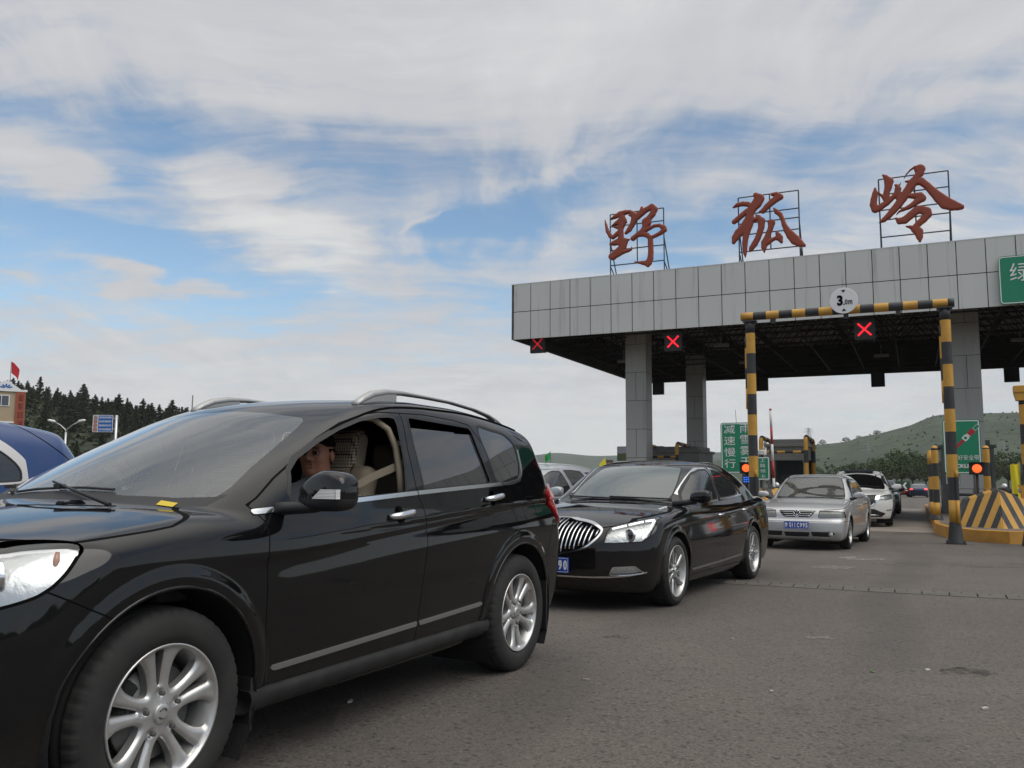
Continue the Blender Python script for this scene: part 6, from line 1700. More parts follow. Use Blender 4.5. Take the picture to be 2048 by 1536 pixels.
# ---- silver sedan
def silver():
    P = scaled(SEDAN, .90, .885, .965, zb=.17, hubs=[(0, .30), (2.55, .30)], Ra=.345, cf=(.30, 3.4), crown=.045, fw=.06, tum=(.30, .22))
    P['sf'] = ([.15, .22, .36, .50, .56, .70, .80], [-.72, -.80, -.855, -.85, -.80, -.76, -.68]); P['wip'] = .36; P['seatm'] = 'seat_grey'; P['ymin'] = .55; P['rs'] = .06
    P['ztop'] = ([-1.0, -.82, -.72, -.5, -.25, 0, .25, .42, .6, 1.4, 2.4, 2.9, 3.3, 3.5, 3.6, 3.7], [.62, .70, .745, .80, .85, .885, .915, .93, .935, .94, .97, 1.0, 1.0, .98, .93, .85])
    P['zprof'] = ([-.6, .1, .34, .5, .75, .95, 1.08, 1.25, 1.5, 1.9, 2.3, 2.6, 2.85, 3.05, 3.25, 3.6], [.6, .78, .90, .99, 1.15, 1.27, 1.335, 1.378, 1.402, 1.405, 1.37, 1.27, 1.13, 1.03, .97, .85])
    P['belt'] = ([.3, .6, 1.6, 2.7, 3.3], [.90, .905, .92, .95, .97]); P['gw'] = ([.2, .6, 1.2, 2.2, 2.6, 3.0, 3.3], [.74, .765, .775, .775, .76, .73, .68])
    ws = [(.40, -.02), (.43, .3), (.49, .54), (.55, .63), (.64, .63), (.85, .59), (1.03, .545), (1.15, .50), (1.185, .43), (1.14, .25), (1.115, -.02)]
    w1 = [(.80, .962), (.90, 1.06), (1.0, 1.17), (1.12, 1.255), (1.25, 1.300), (1.50, 1.308), (1.53, 1.12), (1.52, .955), (1.1, .948)]
    w2 = [(1.58, 1.307), (1.88, 1.295), (2.12, 1.262), (2.24, 1.12), (2.32, .988), (1.9, .968), (1.60, .960), (1.61, 1.12)]
    seam = [(1.56, .24), (1.57, .6), (1.57, .93), (1.57, 1.13), (1.54, 1.335)]
    d1 = [(.42, .24), (.42, .80), (.50, .93), (.66, 1.04), (.9, 1.21), (1.1, 1.31), (1.25, 1.335)] + seam[::-1]
    d2 = seam + [(1.85, 1.33), (2.14, 1.29), (2.27, 1.12), (2.38, .95), (2.38, .80), (2.30, .66), (2.22, .55), (2.15, .24)]
    hl = front(sdf_poly([(.375, .60), (.395, .715), (.70, .705), (.79, .70), (.80, .60), (.40, .585)]), -.45)
    grl = front(sdf_poly([(-.01, .595), (.225, .595), (.29, .66), (.325, .712), (-.01, .715)]), -.6)
    lo1 = front(sdf_poly([(.27, .26), (.25, .34), (.62, .34), (.66, .30), (.55, .255)]), -.5); lo2 = front(sdf_poly([(-.01, .25), (.20, .25), (.23, .33), (-.01, .33)]), -.6)
    root, f, sh, body = make_car('sedan', (5.63, 16.46, gz(16.46)), 60.6, 'silver sedan with a blue plate and round badge rolling out of the middle lane', P, M['silver_paint'], h=.022, wheel='small',
        ws=ws, sides=((w1, .008), (w2, .008)), doors=(('front_door', d1), ('rear_door', d2)),
        front_cuts=(('headlight', hl, .007), ('grille', grl, .008), ('intake', lo1, 0), ('intake', lo2, 0), ('bumper_line', front(sdf_line([(-.01, .52), (.60, .52), (.80, .52), (.9, .53)], .008), -.2), 0)),
        lines=((side(sdf_line([(-.68, .73), (-.2, .80), (.15, .85), (.34, .90)], .007), ymin=.4), 'gap'), (side(sdf_line([(.1, .55), (.4, .56), (1.5, .58), (2.3, .60)], .016), ymin=.5), 'mould')),
        rg=lambda p: np.maximum(sdf_poly([(2.38, -.02), (2.42, .50), (2.92, .56), (2.96, -.02)])(p[:, 0], np.abs(p[:, 1])), 1.0 - p[:, 2]),
        mirror=(.56, 1.00, .90, .06, .10, .062), wy=.80, glassm='windscreen_silver', sidem='window', handles=((1.36, .80), (2.18, .83)),
        hood=lambda c: c[2] > .70 and c[0] < .40 and c[0] > -.74 and abs(c[1]) < .74)
    g_ = sh.extract(sh.get(['grille']), 'grille', M['gap'], root, off=-.03)
    for z in (.620, .655, .692):
        wv = .22 + (z - .6) * .9
        MB().tube([(surf_s(f, y, z, -1.2, 0) - .002, y, z) for y in np.linspace(-wv, wv, 9)], .007, 5).build('slat', M['chrome'], g_)
    sh.extract(sh.get(['bumper_line']), 'bumper_line', M['gap'], body); sh.extract(sh.get(['intake']), 'intake', M['trim'], root, off=-.012)
    sh.extract(sh.get(['grille_edge']), 'grille_frame', M['silver_paint'], body, off=.002)
    s0 = surf_s(f, 0, .655, -1.2, 0) - .012
    Mx = Matrix(((0, 0, -1, s0), (-1, 0, 0, 0), (0, 1, 0, .66), (0, 0, 0, 1)))
    b = MB(); b.lathe([(0, .001), (.06, .001)], 28, 1, False, Mx); b.tube([(.060 * math.cos(a), .060 * math.sin(a), .004) for a in np.linspace(0, 6.283, 33)[:-1]], .0065, 6, closed=True, M=Mx)
    for L_ in ([(-.020, .050), (0, .008), (.020, .050)], [(-.050, .026), (-.022, -.047), (0, -.004), (.022, -.047), (.050, .026)]):
        for p_, q_ in zip(L_[:-1], L_[1:]): b.tube([(p_[0], p_[1], .004), (q_[0], q_[1], .004)], .0065, 5, M=Mx)
    b.build('badge', [M['chrome'], M['gap']], root)
    for cond, sd in ((lambda c: c[1] < 0, -1), (lambda c: c[1] >= 0, 1)):
        hb = sh.extract(sh.get(['headlight'], cond), 'headlight', M['lens'], root); sh.extract(sh.get(['headlight'], cond), 'reflector', M['lamp_cream'], hb, off=-.02); sh.extract(sh.get(['headlight_edge'], cond), 'lamp_edge', M['gap'], hb)
        y_ = .58; x_ = surf_s(f, y_, .30, -1.2, 0); MB().lathe([(.04, 0), (.036, .008), (0, .012)], 16, 0, True, Matrix.Translation((x_ - .0, sd * y_, .30)) @ Matrix.Rotation(R(-90), 4, 'Y')).build('fog_lamp', M['lamp_cream'], root)
    pl = plate_text(root, surf_s(f, 0, .46, -1.2, 0) - .012, 0, .455, .44, .14, '', (('京', -.178, .050), ('Q', -.108, .042), ('·', -.066, .012), ('I', -.025, .010), ('C', .030, .040), ('9', .082, .038), ('9', .131, .038), ('5', .180, .038)))
    sh.extract(sh.get(['mould']), 'side_moulding', M['satin'], root, off=.006, skirt=.008)
    b = MB()
    for i, (y_, z_) in enumerate(((.22, 1.30), (.12, 1.305), (.02, 1.31), (-.04, 1.30))): b.box(1.0, 1.004, y_ - .02, y_ + .02, z_ - .05, z_ - .03)
    b.build('window_sticker', M['sticker'], root)
    MB().tube([(1.0, .0, 1.22), (.98, 0, 1.02)], .003, 4).build('hanging_charm', M['chrome'], root)
    return root, f
M['windscreen_silver'] = glass('clear windscreen', (.50, .53, .50), 1.52, haze=.14, hazecol=(.34, .36, .34), refl=1.4)
M['lamp_cream'] = mat('aged lamp glass', (.48, .47, .40), .22, coat=.8, bump=(60, .3, .004)); M['sticker'] = mat('window sticker', (.2, .5, .38), .6)
sv = silver()

# ---- white sport utility and the ones behind it
def simple(name, A, ang, label, P, pm, front_face=True, tail_lit=False, glassm='windshield', group=None, h=.03, wheel='mid', extra_front=(), cat='car', suvlike=True, **kw):
    sz = max(P['zprof'][1]) / 1.645 if suvlike else max(P['zprof'][1]) / 1.465
    if suvlike:
        ws = [(.20, -.02), (.24, .45), (.38, .69), (.45, .715), (.57, .71), (.74, .685), (.92, .65), (1.01, .60), (1.08, .45), (1.11, .25), (1.12, -.02)]
        sd_ = (([(.70, 1.09), (.745, 1.27), (.87, 1.35), (1.02, 1.42), (1.17, 1.462), (1.32, 1.488), (1.46, 1.49), (1.55, 1.25), (1.575, 1.12), (1.15, 1.10)], .01),
               ([(1.745, 1.13), (1.625, 1.40), (1.60, 1.505), (1.90, 1.512), (2.22, 1.495), (2.40, 1.31), (2.505, 1.175), (2.1, 1.145)], .01), ([(2.40, 1.48), (2.62, 1.475), (2.84, 1.39), (2.90, 1.25), (2.82, 1.19), (2.67, 1.18), (2.54, 1.33)], .01))
        hl = [(.55, .82), (.60, .93), (.80, .97), (.95, .98), (.96, .90), (.80, .80)]; grl = [(-.01, .62), (.30, .64), (.48, .90), (-.01, .92)]
        lo = [(-.01, .34), (.60, .34), (.66, .44), (-.01, .46)]
        tl = [(.62, .95), (.64, 1.15), (.95, 1.17), (.95, .93)]; rgp = [(-.01, 1.50), (.50, 1.49), (.60, 1.30), (.64, 1.19), (-.01, 1.17)]
        rgf = rear(sdf_poly(rgp), 3.1)
        k0 = 1.0
    else:
        ws = [(.47, -.02), (.50, .3), (.60, .60), (.70, .70), (.80, .70), (1.05, .665), (1.28, .61), (1.40, .52), (1.455, .30), (1.465, -.02)]
        sd_ = (([(.80, 1.13), (.93, 1.22), (1.10, 1.30), (1.27, 1.345), (1.50, 1.362), (1.60, 1.20), (1.665, 1.02), (1.2, 1.0), (.74, .99)], .01), ([(1.60, 1.36), (1.80, 1.352), (2.05, 1.325), (2.48, 1.225), (2.60, 1.045), (2.2, 1.03), (1.74, 1.022), (1.665, 1.19)], .01))
        hl = [(.50, .64), (.56, .76), (.93, .86), (.95, .70)]; grl = [(-.01, .60), (.42, .60), (.45, .78), (-.01, .80)]; lo = [(-.01, .30), (.60, .30), (.60, .42), (-.01, .42)]
        tl = [(.55, .80), (.56, .95), (.95, .96), (.95, .80)]; 
        rgf = lambda p: np.maximum(sdf_poly([(2.45, -.02), (2.50, .5), (2.66, .60), (3.2, .66), (3.38, .60), (3.42, -.02)])(p[:, 0], np.abs(p[:, 1])), 1.08 - p[:, 2])
    if 'sides' in P: sd_ = P['sides']
    P = dict(P); P.setdefault('wip', .25 if suvlike else .52); P.setdefault('ymin', .64 if suvlike else .60)
    sx, sy, sz = kw.pop('sc', (1, 1, 1))
    s2 = lambda pts: [(x * sx, z * sz) for x, z in pts]; f2 = lambda pts: [(y * sy, z * sz) for y, z in pts]
    ws = [(x * sx, y * sy) for x, y in ws]; sd_ = tuple((s2(a), g) for a, g in sd_)
    fc = []; 
    lp = .0 if suvlike else -.2
    custom = kw.pop('custom_front', None)
    if custom: fc = custom
    else: fc = [('headlight', front(sdf_poly(f2(hl)), -.35), .006), ('grille', front(sdf_poly(f2(grl)), -.6), 0), ('intake', front(sdf_poly(f2(lo)), -.6), 0)]
    rc = [('tail_light', rear(sdf_poly(f2(tl)), max(P['sr'][1]) - .45), .004)]
    if suvlike: rg_ = rear(sdf_poly(f2(rgp)), 3.0 * sx)
    else: rg_ = lambda p: np.maximum(sdf_poly([(x * sx, y * sy) for x, y in [(2.45, -.02), (2.50, .5), (2.66, .60), (3.2, .66), (3.38, .60), (3.42, -.02)]])(p[:, 0], np.abs(p[:, 1])), 1.06 * sz - p[:, 2])
    dr = [('front_door', s2([(.50, .30), (.47, 1.0), (.70, 1.29), (1.0, 1.45), (1.2, 1.515), (1.52, 1.53), (1.62, 1.3), (1.72, 1.05), (1.74, .30)] if suvlike else [(.46, .26), (.42, .92), (.70, 1.12), (1.1, 1.345), (1.5, 1.39), (1.61, 1.19), (1.67, 1.0), (1.66, .26)]))]
    root, f, sh, body = make_car(name, A, ang, label, P, pm, h=h, wheel=wheel, ws=ws, sides=sd_, doors=dr, front_cuts=fc, rear_cuts=rc, rg=rg_, glassm=glassm, sidem=kw.pop('sidem', 'window'), mirror=kw.pop('mirror', (.62 * sx, 1.16 * sz, 1.03 * sy, .07, .12, .075) if suvlike else (.60 * sx, 1.04 * sz, 1.0 * sy, .07, .11, .065)), group=group, cat=cat, **kw)
    for cond in (lambda c: c[1] < 0, lambda c: c[1] >= 0):
        hb = sh.extract(sh.get(['headlight'], cond), 'headlight', M['lens'], root)
        if hb: sh.extract(sh.get(['headlight'], cond), 'reflector', M['lamp_grey'], hb, off=-.03); sh.extract(sh.get(['headlight_edge'], cond), 'lamp_edge', M['gap'], hb)
        sh.extract(sh.get(['tail_light'], cond), 'tail_light', M['red_lit' if tail_lit else 'red_lens'], root, off=.003, skirt=.01)
    sh.extract(sh.get(['tail_light_edge']), 'lamp_edge', M['gap'], body)
    sh.extract(sh.get(['grille']), 'grille', M['trim'], root, off=-.01); sh.extract(sh.get(['intake']), 'intake', M['trim'], root, off=-.01)
    return root, f, sh, body
def xsuv():
    A = (10.26, 25.35, gz(25.35))
    hl = front(sdf_poly([(.56, .79), (.60, .88), (.74, .92), (.95, .955), (.99, .90), (.93, .82), (.76, .775)]), -.2)
    vm = front(sdf_poly([(-.01, .90), (.52, .93), (.60, .90), (.42, .66), (.30, .60), (-.01, .60)]), -.5)
    vch = front(sdf_poly([(.50, .90), (.60, .905), (.68, .80), (.56, .76), (.40, .60), (.30, .585), (.42, .68)]), -.5)
    low = front(sdf_poly([(-.01, .30), (.62, .30), (.74, .40), (.60, .45), (.45, .52), (-.01, .54)]), -.4)
    fog = front(sdf_poly([(.72, .50), (.78, .46), (.93, .47), (.96, .60), (.92, .60), (.90, .53)]), -.1)
    root, f, sh, body = simple('suv', A, 66, 'white sport utility with a chrome V front following the silver sedan', SUVP, M['white_paint'], h=.025, glassm='dark_screen', mirror=(.60, 1.17, 1.05, .07, .135, .075),
        custom_front=[('headlight', hl, .005), ('vtrim', vch, 0), ('grille', vm, 0), ('intake', low, 0), ('fog_lamp', fog, 0)], sidem='tinted')
    sh.extract(sh.get(['vtrim']), 'chrome_surround', M['chrome'], root, off=.01, skirt=.014)
    for cond in (lambda c: c[1] < 0, lambda c: c[1] >= 0): sh.extract(sh.get(['fog_lamp'], cond), 'fog_lamp', M['lamp_grey'], root, off=-.01)
    MB().tube([(surf_s(f, y, .36, -1.3, 0) - .02, y, .36 - .02 * abs(y)) for y in np.linspace(-.55, .55, 9)], .022, 6).build('skid_trim', M['satin'], root)
    b = MB(); b.box(1.2, 1.9, -.42, .42, 1.60, 1.664, 0, None, .01); b.build('sunroof', M['lens_dark'], root)
    for sd in (-1, 1): MB().tube([(s_, sd * .62, surf_z(f, s_, .62) + .03) for s_ in np.linspace(1.2, 2.9, 9)], .018, 6).build('roof_rail', M['satin'], root)
M['dark_screen'] = glass('dark windscreen', (.10, .11, .105), 1.52, haze=.03, hazecol=(.2, .2, .2), refl=.55)
xsuv()
def along(d, a=63.0, ox=0.0):
    """a spot further back in the queue behind the white sport utility"""
    x, y = 10.12 + math.cos(R(a)) * d + math.sin(R(a)) * ox, 25.3 + math.sin(R(a)) * d - math.cos(R(a)) * ox; return (x, y, gz(y))
simple('sedan', along(7.0, 64.8, -.02), 64.8, 'pale silver sedan just behind the white sport utility', SEDAN, M['grey_paint'], h=.04, group='queue behind the white sport utility', suvlike=False)
simple('sedan', along(13.4, 64.8, .12), 64.8, 'dark sedan further back in the queue by the red clad people', SEDAN, M['black_paint2'], h=.05, group='queue behind the white sport utility', suvlike=False)
# navy sedan driving away: its tail faces the camera
X, Y = gpx(1838, 995)
def away(name, X, Y, ang, label, P, pm, **kw):
    return simple(name, (X + math.cos(R(ang)) * (2.837 + 1.1), Y + math.sin(R(ang)) * (2.837 + 1.1), gz(Y + 3)), ang + 180, label, P, pm, **kw)
nv = away('sedan', X, Y, 64, 'navy sedan with lit tail lamps driving away beyond the booths', SEDAN, M['navy_paint'], h=.05, suvlike=False, tail_lit=True)
s1_ = max(SEDAN['sr'][1]); b = MB(); b.prism(rrect(.44, .14, .01), 0, .01, 0, Matrix(((0, 0, 1, s1_ - .015), (1, 0, 0, 0), (0, 1, 0, .78), (0, 0, 0, 1)))); b.build('number_plate', M['plate_blue'], nv[0])
# grey sedan at the right edge in the next lane, tail lamp lit
away('hatchback', 13.05, 19.6, 62, 'pale car with a lit red tail lamp cut by the right edge behind the chevrons', scaled(SUVP, .95, .95, .92), M['grey_paint'], h=.04, tail_lit=True, sc=(.95, .95, .92))
M['blue_trim'] = mat('white silver window surround', (.60, .58, .56), .35, metal=.3)
# ================================================================== cars left of and behind the black sport utility
P_ = dict(SUVP); P_['dlowf'] = lambda p: .014 + .055 * sstep((p[:, 0] - 2.0) / .7) * sstep((p[:, 2] - 1.15) / .04); P_['ymin'] = .70
P_['sides'] = ((catmull([(.74, 1.12), (.90, 1.33), (1.2, 1.45), (1.7, 1.50), (2.2, 1.485), (2.55, 1.42), (2.74, 1.30), (2.78, 1.20), (2.66, 1.165), (1.7, 1.14)], 6), .010),)
simple('crossover', (-5.43, 3.81, gz(3.8)), 62.5, 'dark blue crossover with a wide silver window surround at the left edge', P_, M['blue_paint'], h=.025, tail_lit=True, dlo='blue_trim', sidem='tinted', lines=((side(sdf_line([(2.78, 1.63), (3.0, 1.47), (3.22, 1.30), (3.50, 1.13), (3.62, 1.0)], .010), ymin=.3), 'gap'),))
simple('sedan', (-7.1, 12.9, gz(12.9)), 62.5, 'white sedan seen through the windscreen of the black sport utility', SEDAN, M['white_paint'], h=.04, suvlike=False)
wg = simple('estate_car', (-.55, 12.35, gz(12.3)), 62.5, 'pale silver estate car with a green pennant in the gap behind the black sport utility', scaled(SUVP, 1.0, .98, .92), M['grey_paint'], h=.03, sc=(1, .98, .92))
def rod_flag(name, x, y, z, hh, w_, h_, m, label, cat='flag', sag=.4, dirx=1, parent_m=None, rodr=.012, n=8):
    e = empty(name, (x, y, z), 0, label=label, cat=cat)
    MB().tube([(0, 0, 0), (0, 0, hh)], rodr, 6).build('pole', M['sign_back'], e)
    b = MB(); vs = []
    for i in range(n + 1):
        t = i / n
        for j in range(5):
            q = j / 4; vs.append((dirx * w_ * t * (1 - .15 * q), .12 * w_ * math.sin(t * 7 + q * 2), hh - .02 - h_ * q - sag * h_ * t * t - .06 * h_ * math.sin(t * 5)))
    vs2 = [(x_, y_ + .008, z_) for x_, y_, z_ in vs]; k_ = len(vs)
    fs = [(i * 5 + j, i * 5 + j + 1, (i + 1) * 5 + j + 1, (i + 1) * 5 + j) for i in range(n) for j in range(4)]
    b.add(vs + vs2, fs + [tuple(k_ + q for q in reversed(f_)) for f_ in fs], 0, True); b.build('cloth', m, e); return e
M['flag_green'] = mat('green cloth', (.02, .30, .06), .7); M['flag_red'] = mat('red cloth', (.55, .02, .03), .7); M['flag_yellow'] = mat('yellow cloth', (.75, .62, .02), .7); M['flag_pink'] = mat('pink red cloth', (.65, .05, .14), .7)
rod_flag('pennant', .62, 13.6, 1.42, .19, .09, .11, M['flag_green'], 'small green pennant on the silver estate car roof', sag=.8, dirx=-1, rodr=.004)
e = empty('roadside_sign', (2.6, 24, gz(24)), 0, label='small yellow board with a brown box just above the black sedan roof', cat='sign')
b = MB(); b.prism([(-.16, 0), (0, -.2), (.05, 0), (0, .2)], 0, .03, 0, upright(.02, 0, 1.72)); b.build('board', M['flag_yellow'], e); b = MB(); b.box(.08, .26, 0, .2, 1.6, 1.86, 0, None, .01); b.build('box', mat('brown casing', (.10, .07, .05), .7), e); MB().tube([(.05, .05, 0), (.05, .05, 1.7)], .04, 8).build('post', M['sign_back'], e)

# ================================================================== the driver
def person_driver(root_car):
    Mc = root_car.matrix_world.copy()
    e = empty('person', label='man at the wheel of the black sport utility looking out of the open window', cat='person')
    # local frame at the hip: X forward (nose of the car), Y his left, Z up
    hip = Vector((1.33, -.38, .72))
    e.matrix_world = Mc @ basis(Vector((-1, 0, 0)), Vector((0, -1, 0)), Vector((0, 0, 1)), hip); bpy.context.view_layer.update()
    hc = Vector((.022, .045, .592)); yaw = R(14)
    cy_, sy_ = math.cos(yaw), math.sin(yaw)
    def H(x, y, z): return (x - hc.x) * cy_ + (y - hc.y) * sy_, -(x - hc.x) * sy_ + (y - hc.y) * cy_, z - hc.z
    def ell(X, Y, Z, c, r): return (np.sqrt(((X - c[0]) / r[0]) ** 2 + ((Y - c[1]) / r[1]) ** 2 + ((Z - c[2]) / r[2]) ** 2) - 1) * min(r)
    def cap(X, Y, Z, a, b_, ra, rb):
        a, b_ = np.array(a, float), np.array(b_, float); d = b_ - a; t = np.clip(((X - a[0]) * d[0] + (Y - a[1]) * d[1] + (Z - a[2]) * d[2]) / (d @ d), 0, 1)
        return np.sqrt((X - a[0] - t * d[0]) ** 2 + (Y - a[1] - t * d[1]) ** 2 + (Z - a[2] - t * d[2]) ** 2) - (ra + (rb - ra) * t)
    def head(x, y, z):
        X, Y, Z = H(x, y, z); aY = np.abs(Y)
        f = ell(X, Y, Z, (-.010, 0, .040), (.098, .077, .092))
        f = smin(f, ell(X, Y, Z, (.030, 0, -.035), (.066, .062, .075)), .03)
        f = smin(f, ell(X, aY, Z, (.045, .040, -.022), (.034, .026, .030)), .025)      # cheek bones
        f = smin(f, cap(X, Y, Z, (.030, -.030, -.082), (.030, .030, -.082), .030, .030), .03)  # jaw
        f = smin(f, ell(X, Y, Z, (.070, 0, -.092), (.022, .022, .018)), .02)            # chin
        f = smin(f, cap(X, aY, Z, (.083, .010, .028), (.070, .046, .026), .010, .008), .015)  # brow
        f = smin(f, cap(X, Y, Z, (.090, 0, .018), (.112, 0, -.022), .0075, .012), .012)  # nose
        f = smin(f, ell(X, aY, Z, (.098, .014, -.028), (.012, .009, .009)), .008)
        f = smax(f, -ell(X, aY, Z, (.094, .031, .006), (.018, .020, .012)), .012)       # sockets
        f = smin(f, cap(X, Y, Z, (.088, -.019, -.053), (.088, .019, -.053), .0065, .0065), .006)
        f = smin(f, cap(X, Y, Z, (.086, -.017, -.065), (.086, .017, -.065), .0075, .0075), .006)
        f = smax(f, -cap(X, Y, Z, (.096, -.022, -.0592), (.096, .022, -.0592), .003, .003), .003)
        f = smin(f, np.maximum(ell(X, aY, Z, (-.012, .080, -.008), (.019, .010, .029)), -ell(X, aY, Z, (-.006, .092, -.006), (.012, .008, .022))), .008)
        f = smin(f, cap(X, Y, Z, (-.020, 0, -.05), (-.050, 0, -.165), .056, .060), .03)
        return f
    def hand(x, y, z, wr, s_):
        f = None; X, Y, Z = x - wr[0], (y - wr[1]) * s_, z - wr[2]
        f = cap(X, Y, Z, (0, 0, 0), (.055, -.01, .02), .026, .034)
        for i, (oy, ln) in enumerate(((.024, .070), (.008, .078), (-.010, .072), (-.026, .058))):
            a = (.075, oy - .005, .030); b_ = (.095, oy - .005, .005 + .002 * i); c = (.075, oy - .005, -.018 + .003 * i)
            f = smin(f, np.minimum(cap(X, Y, Z, a, b_, .010, .009), cap(X, Y, Z, b_, c, .009, .008)), .004)
        f = smin(f, cap(X, Y, Z, (.030, -.030, .010), (.070, -.045, .0), .011, .009), .006)
        return f
    wl, wr = (.435, .16, .30), (.435, -.16, .30)
    def skin(x, y, z):
        f = head(x, y, z)
        for w_, s_ in ((wl, 1), (wr, -1)):
            f = np.minimum(f, smin(hand(x, y, z, w_, s_), cap(x, y, z, (.20, s_ * .235, .16), w_, .040, .027), .02))
        return f
    def cloth(x, y, z):
        ay = np.abs(y)
        f = ell(x, y, z, (-.05, 0, .22), (.125, .19, .26))
        f = smin(f, cap(x, ay, z, (-.06, .05, .40), (-.05, .175, .375), .065, .062), .05)
        f = smin(f, cap(x, ay, z, (-.05, .19, .37), (.13, .235, .20), .060, .052), .03)
        f = smin(f, ell(x, y, z, (0, 0, .03), (.17, .18, .11)), .05)
        f = smin(f, cap(x, ay, z, (.05, .10, .02), (.40, .12, .03), .085, .065), .04)
        f = smin(f, cap(x, ay, z, (.42, .12, .02), (.55, .12, -.28), .062, .05), .03)
        return smax(f, -cap(x, y, z, (-.03, .02, .40), (-.02, .03, .60), .066, .070), .01)
    V_, F_ = surfnet(skin, (-.20, -.34, -.0 + .12), (.60, .34, .76), .009, 3)
    sh = Shell(V_, F_, skin)
    def hairline(Pp):
        X, Y, Z = H(Pp[:, 0], Pp[:, 1], Pp[:, 2]); aY = np.abs(Y)
        g1 = .040 - Z + np.clip(X - .03, 0, 1) * .42                      # forehead edge
        g2 = X - .030 - np.clip(Z - .075, 0, 1) * 9                           # temple
        g = np.maximum(np.minimum(g1, 9), -9)
        side_ = np.maximum(np.maximum(-.030 + np.clip(X + .03, 0, .06) * 1.2 - np.clip(-X - .03, 0, .1) * .6 - Z, X - .022), (aY - .078) * 3 * (Z < .032))      # behind and above the ear
        return np.maximum(np.minimum(g, side_), -.12 - Z + .0)
    sh.cut(hairline, 'hair')
    bd = sh.extract(sh.get(['body']), 'body', M['skin'], e)
    sh.extract(sh.get(['hair']), 'hair', M['hair'], e, off=.009, skirt=.010)
    Vc, Fc = surfnet(cloth, (-.3, -.34, -.36), (.70, .34, .56), .016, 3)
    Shell(Vc, Fc, cloth).extract([tuple(q) for q in Fc.tolist()], 'shirt', M['shirt'], e)
    for s_ in (-1, 1):
        def w(X, Y, Z): return (hc.x + X * cy_ - Y * sy_, hc.y + X * sy_ + Y * cy_, hc.z + Z)
        b = MB(); c = w(.079, s_ * .031, .005); bm = bmesh.new(); bmesh.ops.create_uvsphere(bm, u_segments=14, v_segments=10, radius=.0125); b.bm(bm, 0, True, Matrix.Translation(c))
        # iris towards the camera side
        b.lathe([(.0078, .0), (0, .0015)], 12, 1, True, Matrix.Translation(w(.0905, s_ * .031 + .0045, .005)) @ Matrix.Rotation(yaw + R(22), 4, 'Z') @ Matrix.Rotation(R(90), 4, 'Y'))
        b.build('eye', [M['eye_white'], M['hair']], e)
        MB().tube([w(.0935, s_ * .016, .030), w(.0925, s_ * .030, .034), w(.080, s_ * .047, .029)], [.003, .004, .002], 6).build('eyebrow', M['hair'], e)
        MB().tube([w(.0915, s_ * .020, .010), w(.0925, s_ * .031, .0135), w(.084, s_ * .043, .009)], [.0022, .0038, .0022], 6).build('eyelid', M['hair'], e)
    return e
M['skin'] = mat('skin', (.34, .155, .095), .6, var=(18, .3, (.28, .12, .08))); M['hair'] = mat('black hair', (.006, .0055, .0055), .9, spec=.08, bump=(260, .6, .003))
M['shirt'] = mat('light grey shirt', (.36, .37, .39), .85, bump=(40, .4, .008)); M['eye_white'] = mat('eye white', (.28, .25, .235), .3)
person_driver(suv)

# ================================================================== hills
def hill(name, pts, m, depth_, d_near, base, seed, rough=1.0, nx=150, ny=34, kind='structure'):
    """ridge given by (bearing px, height px) seen from the plaza, built as a real slope between d_near and the ridge"""
    xs = [p[0] for p in pts]; rid = pchip(xs, [p[1] for p in pts]); rn = random.Random(seed); ph = [(rn.uniform(.004, .03), rn.uniform(.004, .03), rn.uniform(0, 6), rn.uniform(.3, 1)) for _ in range(14)]
    b = MB(); vs = []
    for j in range(ny + 6):
        t = j / ny
        for i in range(nx + 1):
            x = xs[0] + (xs[-1] - xs[0]) * i / nx; H_ = (952 - rid(x)) / FPX * depth_ + CH
            d = d_near + (depth_ - d_near) * t if t <= 1 else depth_ + (t - 1) * depth_ * 1.2
            X, Y = (x - 1024) / FPX * d, d
            n_ = sum(a * math.sin(fx * X * 2 + fy * Y * 2 + p_) for fx, fy, p_, a in ph) / 6
            k_ = sstep(t) if t <= 1 else 1 - .5 * (t - 1)
            z = base + (H_ - base) * (k_ ** .85) + n_ * rough * (min(t, 1) * (1 - min(t, 1)) * 4)
            vs.append((X, Y, float(z)))
    w = nx + 1
    b.add(vs, [(j * w + i, j * w + i + 1, (j + 1) * w + i + 1, (j + 1) * w + i) for j in range(ny + 5) for i in range(nx)], 0, True); o = b.build(name, m, kind=kind)
    def hz_(X, Y):
        d = Y; x = X / d * FPX + 1024; t = (d - d_near) / (depth_ - d_near)
        H_ = (952 - float(rid(x))) / FPX * depth_ + CH; n_ = sum(a * math.sin(fx * X * 2 + fy * Y * 2 + p_) for fx, fy, p_, a in ph) / 6
        return base + (H_ - base) * float(sstep(min(max(t, 0), 1))) ** .85 + n_ * rough * (min(max(t, 0), 1) * (1 - min(t, 1)) * 4)
    return o, hz_
def hill_mat(name, a, b_, c, sc_=.05):
    m = mat(name, a, .95); q = NT(m.node_tree); p = q.n['Principled BSDF']; oc = q.new('ShaderNodeTexCoord').outputs['Object']
    n1_ = q.noise(oc, sc_, 8, .65); n2_ = q.noise(oc, sc_ * 5, 5, .7)
    c1 = q.mix(q.ramp(n1_, .42, .60), a, b_); c1 = q.mix(q.math('MULTIPLY', q.ramp(n2_, .5, .62), .75), c1, c)
    q.l.new(c1, p.inputs['Base Color']); q.l.new(q.new('ShaderNodeBump', inp={'Strength': .8, 'Distance': 2.5, 'Height': n2_}).outputs[0], p.inputs['Normal']); return m
BG0 = gz(200)
